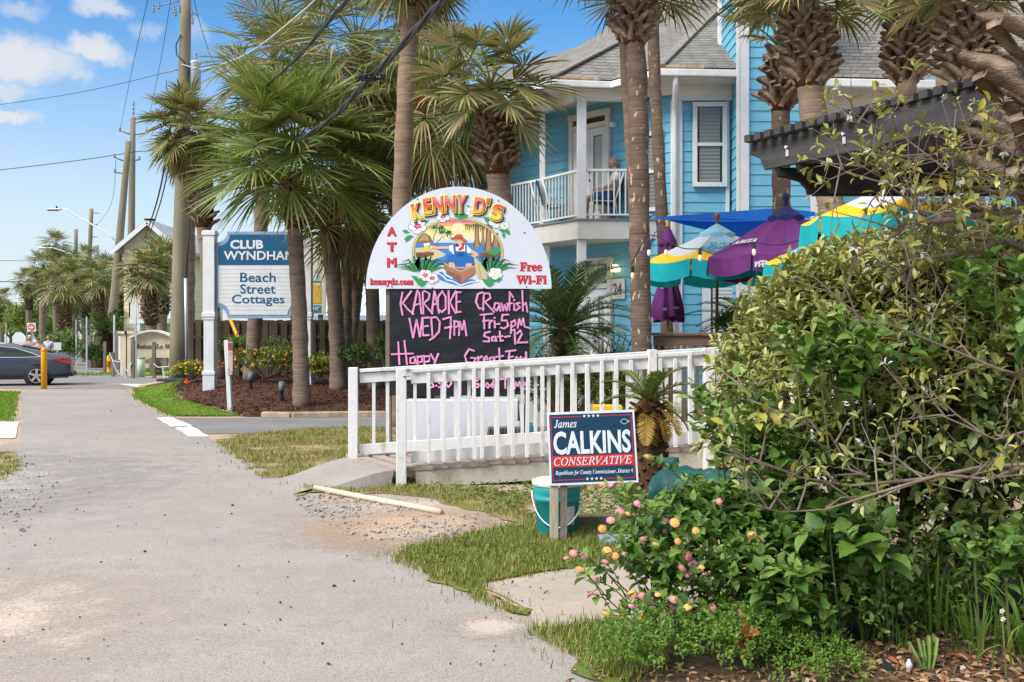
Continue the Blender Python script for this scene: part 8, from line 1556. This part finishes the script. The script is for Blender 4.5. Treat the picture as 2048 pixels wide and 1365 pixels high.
# lantana with pink and yellow flower heads
LT = thing('lantana_bush', 'lantana bush with pink and yellow flower heads spilling over the slab', 'flowering bush', (1.15, 5.2, 0)); l = Leaves(); st = MB()
LE = [((1.20, 5.35, .40), (.50, .38, .30)), ((.93, 5.2, .40), (.38, .32, .28)), ((1.25, 5.1, .26), (.55, .4, .28)), ((1.62, 5.35, .78), (.18, .2, .28))]
for c, rr in LE:
    n = int(260 * (rr[0] * rr[2] + rr[0] * rr[1]) / .35); p, d = clump(c, rr, n, rb3, (.55, 1.08)); k = (d[:, 1] < .6) & (p[:, 2] > .03); p, d = p[k], d[k]; sprig(l, p, d + np.array([0, 0, .7]) + rb3.normal(0, .3, p.shape), rb3, 6, .10, .082, .60, spread=1.1, T=TOOTH, Fs=TOOTHF, pair=True)
FLW = [(1147, 1107), (1132, 1117), (1160, 1139), (1168, 1112), (1222, 971), (1205, 968), (1238, 966), (1212, 975), (1294, 913), (1221, 1041), (1239, 1025), (1256, 1028), (1274, 1007), (1281, 1013), (1204, 1058), (1430, 970), (1438, 1003), (1485, 965), (1505, 932), (1523, 954), (1349, 1046), (1376, 1075), (1374, 1111), (1355, 1083), (1364, 1137), (1385, 1128), (1403, 1135), (1375, 1150), (1372, 1158), (1264, 1189), (1284, 1192), (1301, 1207), (1315, 1190), (1262, 1212), (1242, 1216), (1285, 1235), (1347, 1200), (1342, 1216), (1375, 1215), (1237, 1231), (1214, 1254), (1211, 1228), (1192, 1158), (1181, 1187), (1214, 1103), (1210, 1124), (1285, 1081), (1311, 1089), (1445, 1245), (1482, 1228), (1504, 1071), (1521, 1080), (1250, 1110), (1230, 1112), (1425, 1215), (1330, 1063), (1391, 1062), (1260, 1250), (1330, 1042)]
M_FPINK = mat('pink_florets', (.72, .14, .36), .6, cols=[(.62, .10, .30), (.76, .22, .44), (.80, .34, .52)], trans=.25); M_FYEL = mat('yellow_florets', (.82, .45, .06), .6, cols=[(.80, .36, .05), (.84, .50, .07), (.86, .62, .16)], trans=.25)
M_FPCH = mat('peach_florets', (.8, .35, .2), .6, cols=[(.74, .26, .20), (.82, .40, .26)], trans=.25)
def fhead(kind, rngf):
    s_ = Leaves()
    for ring, (n, r, z, mi) in enumerate(((14, .0235, .003, 1 if kind else 2), (9, .0165, .009, 1 if kind else 0), (5, .009, .013, 0), (2, .003, .0145, 0))):
        for i in range(n):
            a = 2 * math.pi * i / n + ring * .4; o = np.array([math.cos(a), math.sin(a), 0]); c = o * r + np.array([0, 0, z]); d4 = np.array([[math.cos(a + q), math.sin(a + q), .15] for q in (0, 1.57, 3.14, 4.71)]); s_.put(np.tile(c, (4, 1)), d4, np.tile(o * .5 + np.array([0, 0, 1.]), (4, 1)) + rngf.normal(0, .1, (4, 3)), .0085, .0095, LEAF_T, LEAF_F, mi)
    return s_
protos = []
for kind in (1, 1, 0):
    hd = fhead(kind, rb3); o = hd.build('flower_head', [M_FYEL, M_FPINK, M_FPCH], LT); 
    me = o.data; off = Vector(LT.location); me.transform(Matrix.Translation(off)); protos.append(o)
for i, (px, py) in enumerate(FLW):
    Yq = 4.93 + .12 * math.sin(i * 2.1) + (.45 if py < 990 else 0) - (.15 if px > 1330 and py > 990 else 0) - (.15 if py > 1180 else 0); p = P(px, py, Yq); o = protos[i % 3] if i < 3 else protos[(i * 7) % 3].copy()
    if i >= 3: COL.objects.link(o); o.parent = LT
    o.location = p - Vector(LT.location); o.rotation_euler = (rb3.uniform(.3, 1.3), rb3.uniform(-.4, .4), 0); sc_ = rb3.uniform(.45, .8); o.scale = (sc_, sc_ * rb3.uniform(.85, 1.1), sc_ * .7)
    b = V(p.x + .25 * (1 if px < 1350 else -.3) + rb3.normal(0, .05), p.y + .25, max(.05, p.z - .28)); st.tube([b, b.lerp(p, .6) + V(0, 0, .03), p], [.004, .003, .002], 4, cap=False)
    dd = (p - b).normalized(); n_ = 1; sprig(l, np.array([tuple(b.lerp(p, .55) + V(0, 0, .02)), tuple(b.lerp(p, .8))]), np.array([tuple(dd + V(0, 0, .3))] * 2), rb3, 4, .08, .07, .6, spread=1.2, T=TOOTH, Fs=TOOTHF, pair=True)
l.build('foliage', M_LAN, LT); st.build('stems', M_PET, LT)
# low weeds, grasses, cut stems and litter in the foreground bed
M_WEED = mat('small_weed_leaves', (.1, .19, .03), .5, cols=[(.06, .13, .015), (.10, .19, .02), (.15, .26, .03), (.20, .31, .05)], trans=.3, spec=.3)
def weed(label, px, py, Y, radii, n, L, seed, m=M_WEED, name='low_weed'): p = G(px, py); return shrub(name, label, (p.x, p.y, radii[2] * .75), radii, n, L, .55, m, seed, cat='weed', stem=False, group='low weeds at the front of the bed', nl=6, sl=L * 2.6)
weed('bright feathery weed at the left front corner below the flowers', 1290, 1345, 0, (.26, .22, .17), 420, .022, 111); weed('low leafy weed in front of the orange leaf', 1400, 1340, 0, (.28, .22, .16), 330, .03, 112); weed('low leafy weed right of the orange leaf', 1560, 1320, 0, (.30, .22, .17), 330, .032, 113); weed('small pale weed at the bottom edge of the bed', 1640, 1355, 0, (.28, .18, .09), 260, .022, 114); weed('leafy weed filling the gap beneath the flower heads', 1480, 1290, 0, (.34, .22, .22), 330, .04, 117); weed('shadowed leafy weed under the big bush', 1650, 1270, 0, (.4, .3, .28), 330, .05, 115, M_LEAFG); weed('leafy weed between the cut stems and the bush', 1740, 1262, 0, (.34, .2, .16), 300, .04, 118); weed('leafy weed at the right edge behind the long grass', 2000, 1260, 0, (.5, .3, .42), 420, .055, 116, M_LEAFG)
BED = gp([(1205, 1400), (1240, 1330), (1300, 1290), (1420, 1200), (1700, 1130), (2300, 1120), (2400, 1420)]); sheet('planting_bed', BED, .0105, M_LITTER, rough=(.1, .05), k=21)
M_LIT = mat('dry_leaf_litter', (.3, .17, .08), .9, cols=[(.12, .065, .035), (.24, .13, .065), (.36, .21, .11), (.45, .32, .2), (.3, .1, .04)], spec=.15)
chips('leaf_litter', gp([(1560, 1380), (1640, 1300), (1760, 1265), (2100, 1230), (2200, 1400)]), 1500, .055, M_LIT, None, label='dry brown leaf litter on the bed at the lower right', cat='leaf litter', z0=.022)
chips('leaf_litter', gp([(1120, 1380), (1180, 1320), (1280, 1330), (1560, 1350), (1560, 1400)]), 260, .035, M_LIT, None, label='sparse dry leaves at the bottom edge of the bed', cat='leaf litter', z0=.02)
chips('leaf_litter', gp([(800, 1110), (900, 1080), (1230, 1060), (1240, 1130), (1000, 1240)]), 150, .035, M_LIT, None, label='scattered dry leaves on the grass round the bucket', cat='leaf litter', z0=.03)
M_TALL = mat('tall_grass_blades', (.1, .2, .03), .5, cols=[(.09, .18, .02), (.15, .27, .03), (.23, .36, .05)], trans=.3, spec=.3)
def tuft(label, px, py, n, h, w, seed, spread=.16, lean=.5, m=M_TALL):
    r = np.random.default_rng(seed); g = G(px, py); root = thing('grass_tuft', label, 'grass', (g.x, g.y, 0), 'tall grass tufts in the bed'); mb = MB()
    for i in range(n):
        a = r.uniform(0, 6.28); t = r.uniform(.15, 1) * lean; H = h * r.uniform(.55, 1.1); o = V(math.cos(a), math.sin(a) - .25, 0); b = V(g.x, g.y, 0) + o * spread * r.uniform(0, 1); pts = [b + o * H * t * u ** 2 + V(0, 0, H * (u - .42 * t * u ** 3)) for u in (0, .3, .6, .85, 1)]; ww = [w * .6, w, w * .85, w * .5, .0005]; s = V(-o.y, o.x, 0).normalized(); vs = []
        for p, q in zip(pts, ww): vs += [p - s * q / 2, p + s * q / 2]
        mb.add(vs, [(2 * j, 2 * j + 1, 2 * j + 3, 2 * j + 2) for j in range(4)])
    mb.build('blades', m, root); return root
tuft('tall bright grass tuft under the bush behind the cut stems', 1870, 1262, 60, .52, .014, 121); tuft('grass tuft leaning left of the cut stems', 1740, 1280, 26, .34, .011, 122, .1, .9); tuft('dense low grass tuft right of the cut stems', 1960, 1300, 80, .30, .009, 123, .3, .8); tuft('long bladed grass sweeping in from the right edge', 2060, 1320, 46, .48, .014, 124, .2, 1.2); tuft('small grass tuft by the plastic edging', 1800, 1300, 16, .20, .008, 125, .1, .7)
CSx = G(1850, 1340); ST_ = thing('cut_stems', 'clump of cut off thick green stems in the leaf litter', 'plant', (CSx.x, CSx.y, 0)); mb = MB()
for px0, px1, pt, w in ((1846, 1818, 1285, .026), (1850, 1836, 1278, .028), (1856, 1858, 1272, .03), (1862, 1875, 1276, .028), (1852, 1846, 1282, .024)):
    a = P(px0, 1342, CSx.y); b = P(px1, pt, CSx.y); mb.tube([a, a.lerp(b, .5) + V(0, -.01, 0), b], [w * .55, w * .6, w * .5], 6, squash=.5)
mb.build('stems', mat('cut_stem_green', (.16, .26, .05), .5, (14, (.24, .33, .09), .4, .6), trans=.15), ST_)
mb = MB(); e0 = [P(x, y, 4.52) for x, y in ((1762, 1310), (1775, 1326), (1800, 1348), (1830, 1378))]
for a, b in zip(e0, e0[1:]): mb.prism([a, b, V(b.x + .05, b.y - .02, -.03), V(a.x + .02, a.y, -.03)], (.004, .006, 0))
o_ = mb.build('plastic_edging', mat('black_edging', (.03, .035, .035), .5)); setp(o_, 'strip of black plastic lawn edging at the bottom right', 'edging')
mb = MB(); c = P(1493, 1272, 4.5); pts = [(-.015, .09), (.025, .045), (.055, .025), (.04, -.05), (.012, -.10), (-.022, -.075), (-.055, -.035), (-.03, .02)]; mb.add([c + V(0, -.02, 0)] + [c + V(x, .03 * math.sin(i * 2.4), z) for i, (x, z) in enumerate(pts)], [(0, i + 1, (i + 1) % 8 + 1) for i in range(8)]); o_ = mb.build('orange_flag', mat('orange_sheet', (.36, .075, .018), .6, (14, (.24, .045, .012), .4, .65), trans=.25)); setp(o_, 'crumpled orange marker sheet low among the weeds', 'marker')
mb = MB(); mb.tube([V(c.x, c.y + .01, 0), c], .003, 5); mb.build('wire_stake', M_TWIG, o_)
mb = MB(); q = P(1818, 1335, 4.5); mb.lathe([(.0, -.0), (.014, .004), (.015, .03), (.007, .042), (.007, .048)], (q.x, q.y, .02), 10); o_ = mb.build('plastic_bottle', mat('cloudy_plastic', (.6, .62, .66), .2, spec=.8), smooth=True); setp(o_, 'small cloudy plastic bottle behind the cut stems', 'bottle')
for i, (px, py) in enumerate(((2003, 1222), (2005, 1238), (1924, 1335))):
    p = P(px, py, 4.45); f = thing('white_wildflower', ['upper white wildflower with an orange centre at the right edge', 'lower white wildflower with an orange centre at the right edge', 'white wildflower close above the leaf litter'][i], 'flower', (p.x, p.y, 0), 'white wildflowers'); s_ = Leaves(); a = np.arange(5) * 1.257; s_.put(np.tile(np.array(p), (5, 1)), np.stack([np.cos(a), np.full(5, -.5), np.sin(a)], 1), np.tile([0, -1., .3], (5, 1)), .014, .010); s_.build('petals', M_CLOTH_W, f); b = MB(); b.lathe([(.0, -.004), (.006, 0), (.0, .006)], p + V(0, -.006, 0), 8); b.build('centre', M_FLORY, f); b = MB(); b.tube([(p.x + .02, p.y, 0), p], .002, 4); b.build('stem', M_PET, f)
